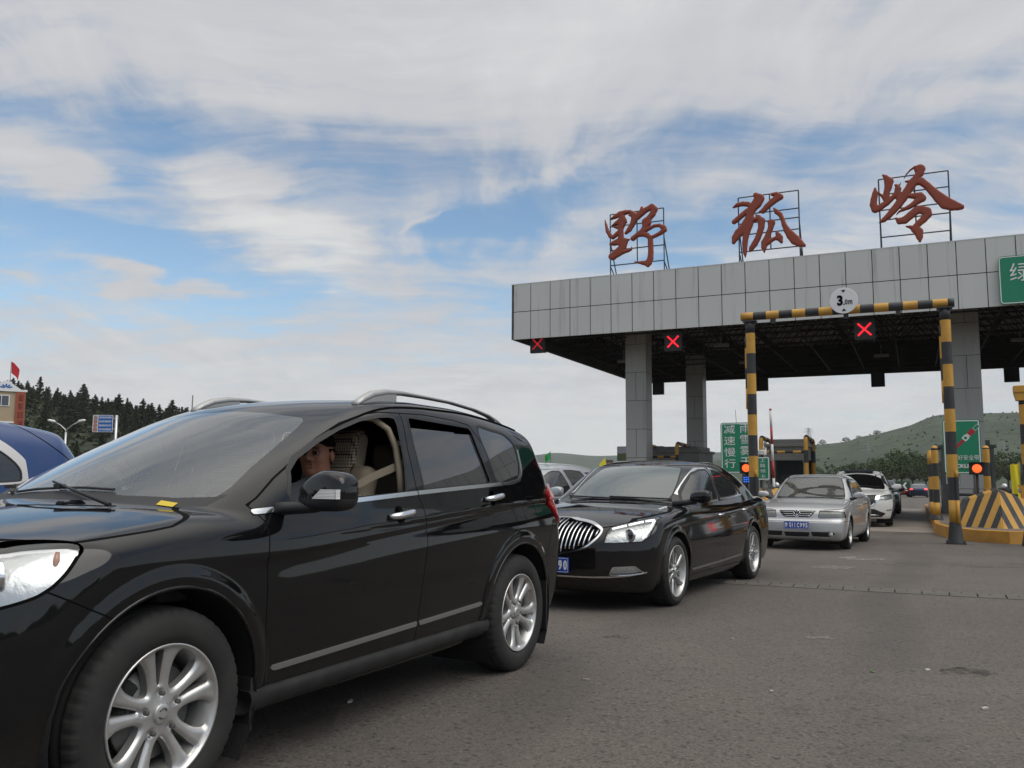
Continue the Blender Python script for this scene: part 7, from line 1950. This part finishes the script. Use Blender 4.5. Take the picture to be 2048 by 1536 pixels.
h1, h1z = hill('hill', [(1380, 930), (1511, 908.5), (1585, 898), (1623, 891), (1661, 888), (1692, 885), (1718, 877), (1755, 871), (1786, 864), (1822, 855), (1848, 845), (1872, 837), (1910, 833), (1952, 831), (2005, 829), (2036, 827), (2150, 824), (2400, 830), (2700, 860)],
               hill_mat('green hillside', (.052, .070, .036), (.036, .053, .029), (.025, .039, .023), .022), 560, 170, BG0, 3, 3.0, nx=200, ny=50)
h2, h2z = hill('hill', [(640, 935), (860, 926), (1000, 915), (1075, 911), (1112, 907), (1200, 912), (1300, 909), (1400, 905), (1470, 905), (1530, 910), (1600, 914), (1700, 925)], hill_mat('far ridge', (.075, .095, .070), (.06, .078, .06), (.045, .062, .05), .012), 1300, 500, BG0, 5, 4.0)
h3, h3z = hill('hill', [(-420, 785), (-100, 790), (12, 798), (53, 803), (86, 815), (125, 825), (164, 828), (195, 833), (254, 843), (293, 849), (359, 855), (420, 865), (520, 888), (640, 915), (800, 935), (960, 948)], hill_mat('wooded slope', (.034, .045, .022), (.024, .034, .017), (.015, .022, .011), .08), 165, 85, gz(85), 9, .6, nx=90, ny=24)

# low wooded rise added behind the camera, put in unseen to soften reflections
b = MB(); vs = []
for i in range(61):
    a = R(95 + 170 * i / 60 + 5); rr = 150
    for j, (dr, zz) in enumerate(((0, 0), (25, .45), (60, 1.0), (140, .7))):
        vs.append(((rr + dr) * math.sin(a), (rr + dr) * math.cos(a), gz(-60) - .3 + zz * (9 + 5 * math.sin(i * .7) + 3 * math.sin(i * 1.9))))
b.add(vs, [(i * 4 + j, i * 4 + j + 1, (i + 1) * 4 + j + 1, (i + 1) * 4 + j) for i in range(60) for j in range(3)], 0, True); b.build('hill', hill_mat('rise added behind', (.035, .046, .024), (.025, .034, .018), (.016, .022, .012), .06), kind='structure')

# ================================================================== trees
M['bark'] = mat('bark', (.060, .045, .033), .95, bump=(6, .6, .05))
def leafm(name, a, b_):
    m = mat(name, a, .8); q = NT(m.node_tree); p = q.n['Principled BSDF']; g = q.new('ShaderNodeNewGeometry')
    oc = q.new('ShaderNodeTexCoord').outputs['Object']; oi = q.new('ShaderNodeObjectInfo').outputs['Random']
    f = q.math('ADD', q.ramp(q.noise(oc, 1.1, 4, .6), .3, .7), q.math('MULTIPLY', q.math('SUBTRACT', oi, .5), .7), clamp=True)
    q.l.new(q.mix(f, a, b_), p.inputs['Base Color']); p.inputs['Specular IOR Level'].default_value = .2; return m
M['pine'] = leafm('pine needles', (.032, .042, .022), (.062, .074, .036)); M['leaf'] = leafm('broad leaves', (.034, .056, .022), (.070, .100, .036))
def tree_meshes(kind, seed, hgt):
    rn = random.Random(seed); tr = MB(); cr = MB()
    tr.tube([(0, 0, -.5), (.05 * rn.random(), 0, hgt * .4), (.1 * rn.random(), .05, hgt * .85)], [hgt * .022, hgt * .015, hgt * .004], 7)
    clumps = []
    if kind == 'pine':
        n = 34
        for i in range(n):
            t = .22 + .76 * i / n; z = hgt * t; rad = hgt * .25 * (1 - t) * rn.uniform(.65, 1.25) + .05; a = i * 2.4 + rn.uniform(-.5, .5)
            end = (rad * math.cos(a), rad * math.sin(a), z + rn.uniform(-.05, .12) * hgt * .3); tr.tube([(0, 0, z - .1), end], [hgt * .006, hgt * .002], 4)
            for k_ in range(3): q = .35 + .33 * k_; clumps.append((end[0] * q, end[1] * q, z + (end[2] - z) * q, hgt * .068 * (1.1 - t) * rn.uniform(.8, 1.4)))
        clumps.append((0, 0, hgt * .95, hgt * .018)); clumps.append((0, 0, hgt * 1.0, hgt * .010)); nl = 26; ls = hgt * .020
    else:
        for i in range(46):
            a, ph_ = rn.uniform(0, 6.283), math.acos(rn.uniform(-.5, 1)); r_ = rn.uniform(.55, 1) ** .5
            c = (hgt * .36 * r_ * math.sin(ph_) * math.cos(a), hgt * .36 * r_ * math.sin(ph_) * math.sin(a), hgt * (.56 + .38 * r_ * math.cos(ph_)))
            if i % 3 == 0: tr.tube([(0, 0, hgt * .3), (c[0] * .5, c[1] * .5, (hgt * .3 + c[2]) / 2 + .2), c], [hgt * .010, hgt * .006, hgt * .002], 4)
            clumps.append((*c, hgt * .10 * rn.uniform(.7, 1.3)))
        nl = 40; ls = hgt * .020
    for cx_, cy_, cz_, r_ in clumps:
        for k_ in range(nl):
            a, ph_ = rn.uniform(0, 6.283), math.acos(rn.uniform(-1, 1)); rr_ = r_ * rn.uniform(.5, 1.1)
            o = Vector((cx_ + rr_ * math.sin(ph_) * math.cos(a), cy_ + rr_ * math.sin(ph_) * math.sin(a), cz_ + .75 * rr_ * math.cos(ph_)))
            u_ = Vector((rn.gauss(0, 1), rn.gauss(0, 1), rn.gauss(0, .6))).normalized(); v_ = u_.cross(Vector((rn.gauss(0, 1), rn.gauss(0, 1), rn.gauss(0, 1)))).normalized(); s_ = ls * rn.uniform(.6, 1.5)
            cr.add([o - u_ * s_, o + v_ * s_ * .6, o + u_ * s_, o - v_ * s_ * .6], [(0, 1, 2, 3)])
    return tr.mesh(kind + '_trunk'), cr.mesh(kind + '_crown')
TM = {('pine', i): tree_meshes('pine', 40 + i, 6.0) for i in range(4)}; TM.update({('leafy', i): tree_meshes('leafy', 70 + i, 6.0) for i in range(3)})
for (k_, i), (a_, c_) in TM.items(): a_.materials.append(M['bark']); c_.materials.append(M['pine' if k_ == 'pine' else 'leaf'])
def tree(kind, i, x, y, z, s_, label, group, wide=1.0):
    e = empty(kind + '_tree', (x, y, z), random.Random(int(x * 77 + y * 13)).uniform(0, 6.28), label=label, cat='tree', group=group); e.scale = (s_ * wide, s_ * wide, s_)
    for nm, me in zip(('trunk', 'crown'), TM[(kind, i)]):
        o = D.objects.new(nm, me); col.objects.link(o); o.parent = e
rn = random.Random(21)
PG = 'pines of the wooded slope at the left'
cnt = 0
for row, (d, n) in enumerate(((166, 70), (158, 56), (148, 44), (136, 36), (122, 28), (106, 20))):
    for i in range(n):
        x = -120 + (560 if row < 3 else 620) * (i + rn.uniform(-.35, .35)) / n; X = (x - 1024) / FPX * d; Yd = d + rn.uniform(-4, 4)
        if x < 30 and row > 3: continue
        s_ = rn.uniform(.34, .62) * (1.0 if row else .9)
        if rn.random() < .12: s_ *= 1.35
        tree('pine', rn.randrange(4), X, Yd, h3z(X, Yd) - .2, s_, 'dark pine among many alike on the wooded slope at the left', PG, rn.uniform(1.15, 1.9)); cnt += 1
sk = [(1742, 130, .95), (1775, 150, 1.15), (1800, 145, 1.3), (1822, 135, 1.2), (1848, 150, 1.1), (1700, 170, 1.0), (1672, 165, .8), (1985, 150, 1.1), (2012, 140, 1.25), (2040, 150, 1.2), (1965, 165, .9), (1868, 160, 1.1), (1720, 190, 1.0), (1790, 200, 1.2), (1835, 210, 1.2), (1630, 200, .9)]
for i, (x, d, s_) in enumerate(sk):
    tree('leafy', i % 3, (x - 1024) / FPX * d, d, BG0 - .3, s_, 'rounded green tree among alike ones at the foot of the right hill', 'leafy trees below the right hill', 1.15)
for i, (x, d, s_) in enumerate([(1645, 540, 1.6), (1692, 545, 1.8), (1755, 550, 1.9), (1718, 548, 1.3), (1600, 520, 1.3)]):
    X = (x - 1024) / FPX * d; tree('leafy', i % 3, X, d, h1z(X, d) - .8, s_ * .5, 'lone tree standing out on the ridge of the right hill', 'lone trees on the ridge', 1.2)
M['scrub'] = leafm('hill scrub', (.038, .055, .030), (.056, .076, .040))
# scrub on the slopes: countless low bushes
def scrub(name, hz_, x0, x1, d0, d1, n, m, size, seed, dens=None):
    rn = random.Random(seed); b = MB()
    for _ in range(n):
        x = rn.uniform(x0, x1); d = d0 + (d1 - d0) * rn.random() ** .7; X = (x - 1024) / FPX * d; Z = hz_(X, d)
        if dens and math.sin(X * .05 + d * .031) + math.sin(X * .021 - d * .017 + 2) < rn.uniform(-1.2, .9): continue
        s_ = size * rn.uniform(.5, 1.5)
        for k_ in range(9):
            a = rn.uniform(0, 6.28); o = Vector((X + s_ * .6 * math.cos(a) * rn.random(), d + s_ * .6 * math.sin(a) * rn.random(), Z + s_ * rn.uniform(.0, .7)))
            u_ = Vector((rn.gauss(0, 1), rn.gauss(0, 1), rn.gauss(0, .7))).normalized(); v_ = u_.cross(Vector((rn.gauss(0, 1), rn.gauss(0, 1), 1))).normalized(); q = s_ * .42
            b.add([o - u_ * q, o + v_ * q, o + u_ * q, o - v_ * q], [(0, 1, 2, 3)])
    b.build(name, m, kind='stuff')
scrub('hillside_scrub', h1z, 1480, 2300, 200, 556, 1300, M['scrub'], .65, 11, True)
scrub('undergrowth', h3z, -150, 620, 88, 162, 2600, M['pine'], .6, 12)

# ================================================================== roadside things
def signz(y, d): return CH + (948 - y) / FPX * d
M['pylon'] = mat('galvanised steel far off', (.30, .32, .32), .7)
def lattice(name, x, d, h_, base_w, label, z0=None, arms=True, cat='pylon', r_=.12):
    X = (x - 1024) / FPX * d; Z = BG0 if z0 is None else z0; e = empty(name, (X, d, Z), .4, label=label, cat=cat)
    b = MB(); lv = [i / 9 for i in range(10)]
    w = lambda t: base_w * (1 - t) ** 1.15 + .35
    for sx_ in (-1, 1):
        for sy_ in (-1, 1): b.tube([(sx_ * w(t), sy_ * w(t), h_ * t) for t in lv], r_, 4, smooth=False)
    for i in range(9):
        a_, c_ = lv[i], lv[i + 1]
        for k_ in range(4):
            c1 = [(-1, -1), (1, -1), (1, 1), (-1, 1)][k_]; c2 = [(1, -1), (1, 1), (-1, 1), (-1, -1)][k_]
            b.tube([(c1[0] * w(a_), c1[1] * w(a_), h_ * a_), (c2[0] * w(c_), c2[1] * w(c_), h_ * c_)], r_ * .6, 4, smooth=False)
    b.build('lattice', M['pylon'], e)
    if arms:
        b = MB()
        for t, L_ in ((.78, 4.2), (.88, 3.4), (.97, 2.6)): b.tube([(-L_, 0, h_ * t), (0, 0, h_ * t + .6), (L_, 0, h_ * t)], r_ * .8, 4)
        b.build('cross_arms', M['pylon'], e)
    else:
        b = MB()
        for t in (.80, .9):
            for a in (0, 2.1, 4.2): b.box(-.25 + 1.1 * math.cos(a), .25 + 1.1 * math.cos(a), 1.1 * math.sin(a) - .15, 1.1 * math.sin(a) + .15, h_ * t - 1.0, h_ * t + 1.0)
        b.build('antennas', M['sign_back'], e)
    return e
lattice('pylon', 1735, 330, 12.5, 1.9, 'faint grey power pylon before the right hill near the white sport utility', signz(944, 330), r_=.06)
lattice('pylon', 2005, 300, 11.5, 1.9, 'grey power pylon before the right hill at the right edge', signz(940, 300), r_=.06)
lattice('pylon', 1618, 545, 12, 1.6, 'tiny pylon on the skyline right of the raised barrier arm', h1z((1618 - 1024) / FPX * 545, 545), r_=.16)
lattice('radio_mast', 1529, 420, 21, 1.5, 'radio mast with antennas on the skyline above the card sign', 0, arms=False, cat='radio mast', r_=.16)
e = empty('slim_mast', ((1487 - 1024) / FPX * 48, 48, gz(48)), 0, label='slim grey mast with a box head behind the left gantry post', cat='mast')
MB().tube([(0, 0, 0), (0, 0, 4.45)], [.13, .09], 10).build('mast', M['sign_back'], e); MB().tube([(-.35, 0, 4.3), (-.42, 0, 5.4)], .015, 5).build('rod', M['sign_back'], e)
b = MB(); b.box(-.16, .16, -.12, .12, 4.4, 4.55); b.build('head', M['sign_back'], e)
e = pl_empty('camera_pole', 9.45, -3.9, label='short pole with a pale camera housing above the card sign', cat='camera')
(u_, z_) = px_v(1523, 905, -3.9); zz_ = z_ - e.location.z; e.location = UV(u_, -3.9, e.location.z)
MB().tube([(0, .1, 0), (0, .1, zz_)], .025, 8).build('pole', M['box_black'], e); b = MB(); b.box(-.11, .11, -.08, .2, zz_ - .07, zz_ + .07, 0, None, .02); b.build('housing', M['white'], e)
# double arm street lamp and blue information sign
X = (133 - 1024) / FPX * 46; e = empty('street_lamp', (X, 46, gz(46)), R(-5), label='double armed street lamp between the blue crossover and the blue road sign', cat='street lamp')
MB().tube([(0, 0, 0), (0, 0, 3.8)], [.085, .06], 10).build('pole', M['lamp_pole'] if 'lamp_pole' in M else M['satin'], e)
for s_ in (-1, 1):
    ar = MB().tube([(0, 0, 3.7), (s_ * .05, 0, 3.95), (s_ * .35, 0, 4.2), (s_ * .70, 0, 4.36)], .03, 8).build('arm', M['satin'], e)
    b = MB(); b.tube([(s_ * .62, 0, 4.33), (s_ * .75, 0, 4.40), (s_ * 1.0, 0, 4.47), (s_ * 1.08, 0, 4.48)], [.04, .10, .085, .03], 10); b.v = [(x, y, 4.40 + (z - 4.40) * .75) for x, y, z in b.v]; b.build('lamp_head', M['white'], ar)
d = 50; X = (206 - 1024) / FPX * d
e = empty('information_sign', (X, d, gz(d)), 0, label='blue road sign with four white lines and round symbols before the wooded slope', cat='road sign')
z1_, z0_ = signz(831, d) - gz(d), signz(865, d) - gz(d); w_ = 40 / FPX * d; h_ = z1_ - z0_; zc = (z1_ + z0_) / 2
M['sign_blue'] = mat('blue sign face', (.012, .12, .42), .5); M['sign_pale'] = mat('pale pink sign face', (.55, .42, .38), .5)
b = MB(); b.prism(rrect(w_, h_, .05), 0, .04, 0, upright(0, 0, zc)); bd_ = b.build('board', M['white'], e)
b = MB(); b.prism(rrect(w_ * .70, h_ * .94, .03), .041, .046, 0, upright(w_ * .13, 0, zc)); b.build('blue_panel', M['sign_blue'], e)
b = MB(); b.prism(rrect(w_ * .22, h_ * .94, .03), .041, .046, 0, upright(-w_ * .36, 0, zc)); b.build('pale_panel', M['sign_pale'], e)
def scribble(name, cx, cz, w, h, d, m, par, seed, Mx=None):
    """one too-far-to-read character: a few crossing strokes in a box"""
    r_ = random.Random(seed); b = MB(); t = h * .12
    for k_ in range(4): z = cz - h / 2 + h * (k_ + .5) / 4; a_ = r_.uniform(.3, .5) * w; b.box(cx - a_, cx + a_, -d - .004, -d, z - t / 2, z + t / 2)
    for k_ in range(2): x = cx + w * r_.uniform(-.35, .35); b.box(x - t / 2, x + t / 2, -d - .006, -d - .0045, cz - h * r_.uniform(.2, .5), cz + h * r_.uniform(.2, .5))
    return b.build(name, m, par)
for i in range(4):
    nn = (7, 9, 9, 8)[i]
    for j in range(nn): scribble('lettering', w_ * .13 + w_ * .62 * ((j + .5) / nn - .5), zc + h_ * (.36 - .235 * i), w_ * .60 / nn, h_ * .12, .047, M['white'], e, i * 10 + j)
for i in range(4):
    zz_ = zc + h_ * (.36 - .24 * i); b = MB()
    if i == 0: b.tube([(-w_ * .36 - .09, -.05, zz_ - .08), (-w_ * .36 + .09, -.05, zz_ - .08), (-w_ * .36, -.05, zz_ + .09)], .018, 4, closed=True)
    else: b.tube([(-w_ * .36 + .085 * math.cos(a), -.05, zz_ + .085 * math.sin(a)) for a in np.linspace(0, 6.283, 17)[:-1]], .016, 4, closed=True); b.tube([(-w_ * .36 - .06, -.05, zz_ + .05 * (i - 2)), (-w_ * .36 + .06, -.05, zz_ - .05 * (i - 2))], .014, 4)
    b.build('symbol', M['sign_red'] if i else M['gap'], e)
b = MB(); b.tube([(w_ * .5 + .15, .1, 0), (w_ * .5 + .15, .1, z1_ + .0)], .085, 10); b.tube([(w_ * .3, .08, zc + h_ * .3), (w_ * .5 + .25, .08, zc + h_ * .3)], .03, 6); b.tube([(w_ * .3, .08, zc - h_ * .3), (w_ * .5 + .25, .08, zc - h_ * .3)], .03, 6); b.build('post', M['satin'], e)
# beige building at the far left
d = 62; X0 = (48 - 1024) / FPX * d; bz = gz(d)
def zat(y): return CH + (947 - y) / FPX * d - bz
e = empty('beige_building', (X0, d, bz), R(33), label='beige building with a small pediment and a red vertical banner at the left edge', cat='building')
M['render_beige'] = mat('beige render', (.42, .33, .215), .85, var=(.6, .4, (.36, .28, .19))); M['banner'] = mat('rust red banner', (.30, .075, .035), .7)
zt = zat(785); b = MB(); b.box(-9, 0, 0, 8, 0, zt); b.build('wall', M['render_beige'], e)
b = MB(); b.box(-9.1, .08, -.12, .0, zt, zt + .16); b.box(-9.0, -.6, -.06, 0, zat(848), zat(848) + .12); b.build('cornice', M['white'], e)
pw = .95; pc = -1.28
b = MB(); b.prism([(pc - pw, zt + .16), (pc + pw, zt + .16), (pc + .12, zat(764)), (pc - .12, zat(764))], -.1, .5, 0, Matrix(((1, 0, 0, 0), (0, 0, 1, .0), (0, 1, 0, 0), (0, 0, 0, 1)))); pd = b.build('pediment', M['white'], e)
b = MB(); 
for k_ in range(5):
    a = R(20 + 35 * k_); b.prism([(pc + .10 * math.cos(a - .3), zt + .22 + .1 * math.sin(a - .3)), (pc + .36 * math.cos(a - .18), zt + .22 + .27 * math.sin(a - .18)), (pc + .42 * math.cos(a), zt + .22 + .33 * math.sin(a)), (pc + .36 * math.cos(a + .18), zt + .22 + .27 * math.sin(a + .18)), (pc + .10 * math.cos(a + .3), zt + .22 + .1 * math.sin(a + .3))][::-1], -.13, -.11, 0, Matrix(((1, 0, 0, 0), (0, 0, 1, 0), (0, 1, 0, 0), (0, 0, 0, 1))))
b.build('fan_ornament', M['sign_blue'], pd)
for wx in (-1.75, -4.6, -7.4):
    b = MB(); z0_, z1_ = zat(813), zat(794); b.box(wx - .75, wx + .75, -.05, .03, z0_ - .06, z1_ + .06); wf = b.build('window', M['white'], e)
    for i in range(3):
        b = MB(); b.box(wx - .68 + i * .47, wx - .26 + i * .47, -.065, -.052, z0_, z1_); b.build('pane', M['lens_dark'], wf)
b = MB(); b.box(-.62, -.02, -.12, -.02, 2.2, zt - .02); bn = b.build('banner', M['banner'], e)
M['banner_ink'] = mat('dark red banner lettering', (.16, .018, .012), .7)
for i in range(5): scribble('lettering', -.30, zt - .45 - i * .62, .42, .50, .125, M['banner_ink'], bn, 50 + i)
rod_flag('red_flag', X0 - 1.35, d + .2, bz + zat(768), (768 - 722) / FPX * d, .62, .80, M['flag_red'], 'red flag flying from the pediment of the beige building', sag=.8, rodr=.02)
# van and bits behind the cars at the left
simple('van', ((140 - 1024) / FPX * 26, 26, gz(26)), 55, 'white van roof showing between the blue crossover and the windscreen pillar', scaled(SUVP, 1.1, 1.05, 1.02), M['white_paint'], h=.06, sc=(1.1, 1.05, 1.02))
for i, (x, hh, m_, lb) in enumerate(((383, 1.55, 'sign_back', 'thin pale mast rising behind the black roof'), (422, 1.25, 'flag_red', 'thin red rod rising behind the black roof'))):
    dd = 30; e = empty('thin_mast', ((x - 1024) / FPX * dd, dd, gz(dd)), 0, label=lb, cat='mast'); MB().tube([(0, 0, 0), (0, 0, signz(790 if i == 0 else 798, dd) - gz(dd))], [.04, .02], 6).build('rod', M[m_], e)
for i, (x, y0_, y1_, lb) in enumerate(((437, 848, 864, 'short pink red flag seen through the top of the windscreen'), (428, 886, 915, 'long pink red banner seen through the windscreen'))):
    dd = 22; rod_flag('pink_flag', (x - 8 - 1024) / FPX * dd, dd, gz(dd), signz(y0_, dd) - gz(dd), .22, (y1_ - y0_) / FPX * dd, M['flag_pink'], lb, sag=.2)
e = empty('kiosk', ((325 - 1024) / FPX * 24, 24, gz(24)), R(-20), label='pale kiosk panel seen through the windscreen', cat='kiosk'); b = MB(); b.box(-.33, .33, 0, .5, 0, signz(893, 24) - gz(24), 0, None, .02); b.build('cabinet', M['white'], e); b = MB(); b.box(-.28, .28, -.012, 0, .9, 1.5); b.build('panel', M['sign_pale'], e)
for i in range(7):
    dd = 20; x = 230 + i * 42; e = empty('bollard', ((x - 1024) / FPX * dd, dd, gz(dd)), 0, label='white bollard in a row seen through the windscreen', cat='bollard', group='white bollards in a row'); MB().lathe([(.035, 0), (.035, 1.18), (0, 1.2)], 8).build('post', M['white'], e)
# led board behind the left column
e = pl_empty('billboard', 3.3, 14.0, label='coloured advertising board partly behind the left column', cat='billboard')
(ua, za), (ub, zb_) = px_v(1234, 893, 14.0), px_v(1326, 921, 14.0); o_ = e.location.z; uc_ = 3.3
b = MB(); b.box(ua - uc_, ub - uc_, .02, .3, zb_ - o_, za - o_); b.build('cabinet', M['box_black'], e)
md = (ub - ua) * .45; ms = mat('printed landscape', (.35, .40, .45), .5); q = NT(ms.node_tree); p = q.n['Principled BSDF']; oc = q.new('ShaderNodeTexCoord').outputs['Object']
zq = q.new('ShaderNodeSeparateXYZ', inp={0: oc}).outputs[2]; nz = q.noise(oc, 5, 6, .7); g_ = q.math('GREATER_THAN', q.math('ADD', zq, q.math('MULTIPLY', nz, .5)), (za + zb_) / 2 - o_ + .25)
q.l.new(q.mix(g_, (.12, .16, .06), (.42, .42, .46)), p.inputs['Base Color'])
b = MB(); b.box(ua - uc_ + .03, ua - uc_ + md, .0, .018, zb_ - o_ + .03, za - o_ - .03); b.build('picture', ms, e)
b = MB(); b.box(ua - uc_ + md + .02, ub - uc_ - .03, .0, .018, zb_ - o_ + .03, za - o_ - .03); b.build('text_panel', mat('violet panel', (.10, .05, .22), .5), e)
text('lettering', 'Y王王30', .3, upright((ua + ub) / 2 - uc_ + md * .62, -.004, (za + zb_) / 2 - o_ - .06), mat('pink lettering', (.6, .3, .5), .5), e, fit=((ub - ua) * .42, .32))
MB().tube([(.6, .2, 0), (.6, .2, zb_ - o_)], .12, 8).build('post', M['sign_back'], e)
# beyond the booths: rail, chevron board, people, yellow flag
X, Y = gpx(1790, 983)
e = empty('guard_rail', (X - 14, 104, gz(104)), R(-6), label='long low metal guard rail along the grass beyond the booths', cat='guard rail')
b = MB()
for i in range(26): b.box(i * 2, i * 2 + .12, .1, .2, 0, .75)
b.build('posts', M['sign_back'], e); b = MB(); b.box(-1, 52, 0, .08, .45, .78); b.build('rail', M['sign_back'], e)
d = 95; e = empty('chevron_board', ((1796 - 1024) / FPX * d, d, gz(d)), 0, label='dark board with two white arrowheads left of the navy sedan', cat='sign')
zc = signz(967, d) - gz(d) + .3; b = MB(); b.prism(rrect(2.2, .95, .05), 0, .05, 0, upright(0, 0, zc)); b.build('board', mat('dark green board', (.02, .05, .03), .6), e)
for s_ in (-1, 1):
    c = s_ * .48; pts = [(c + s_ * .30, .36), (c + s_ * .06, .36), (c - s_ * .22, 0), (c + s_ * .06, -.36), (c + s_ * .30, -.36), (c + s_ * .04, 0)]
    b = MB(); b.add([(x, z, .056) for x, z in (pts if s_ > 0 else pts[::-1])], [(0, 1, 2, 5), (5, 2, 3, 4)], 0, False, upright(0, 0, zc)); b.build('arrow', M['white'], e)
MB().tube([(0, .1, 0), (0, .1, zc)], .05, 6).build('post', M['sign_back'], e)
X, Y = gpx(1803, 994.0)
simple('hatchback', (X, Y, gz(Y)), 64, 'small red car at the very back of the queue mostly hidden behind it', scaled(SUVP, .85, .88, .85), M['red_paint'], h=.06, sc=(.85, .88, .85), group='queue behind the white sport utility')
(u_, z_) = px_v(2038, 905, -1.5); p_ = UV(u_, -1.5, gzu(u_, -1.5))
rod_flag('yellow_flag', p_.x, p_.y, p_.z + 1.0, signz(912, p_.y) - p_.z - 1.0, .26, .95, M['flag_yellow'], 'yellow flag standing at the right edge above the pale car', sag=.15, dirx=-1)
# ================================================================== summer haze over the far hills
b = MB(); b.box(-1100, 1100, -320, 1900, -16, 120); hz = b.build('haze', D.materials.new('haze'), kind='stuff')
hm = hz.data.materials[0]; hm.use_nodes = True; q = NT(hm.node_tree); q.n.clear()
vol = q.new('ShaderNodeVolumePrincipled', inp={'Color': (.93, .965, 1, 1), 'Density': .0002, 'Anisotropy': .2})
q.l.new(vol.outputs[0], q.new('ShaderNodeOutputMaterial').inputs['Volume'])
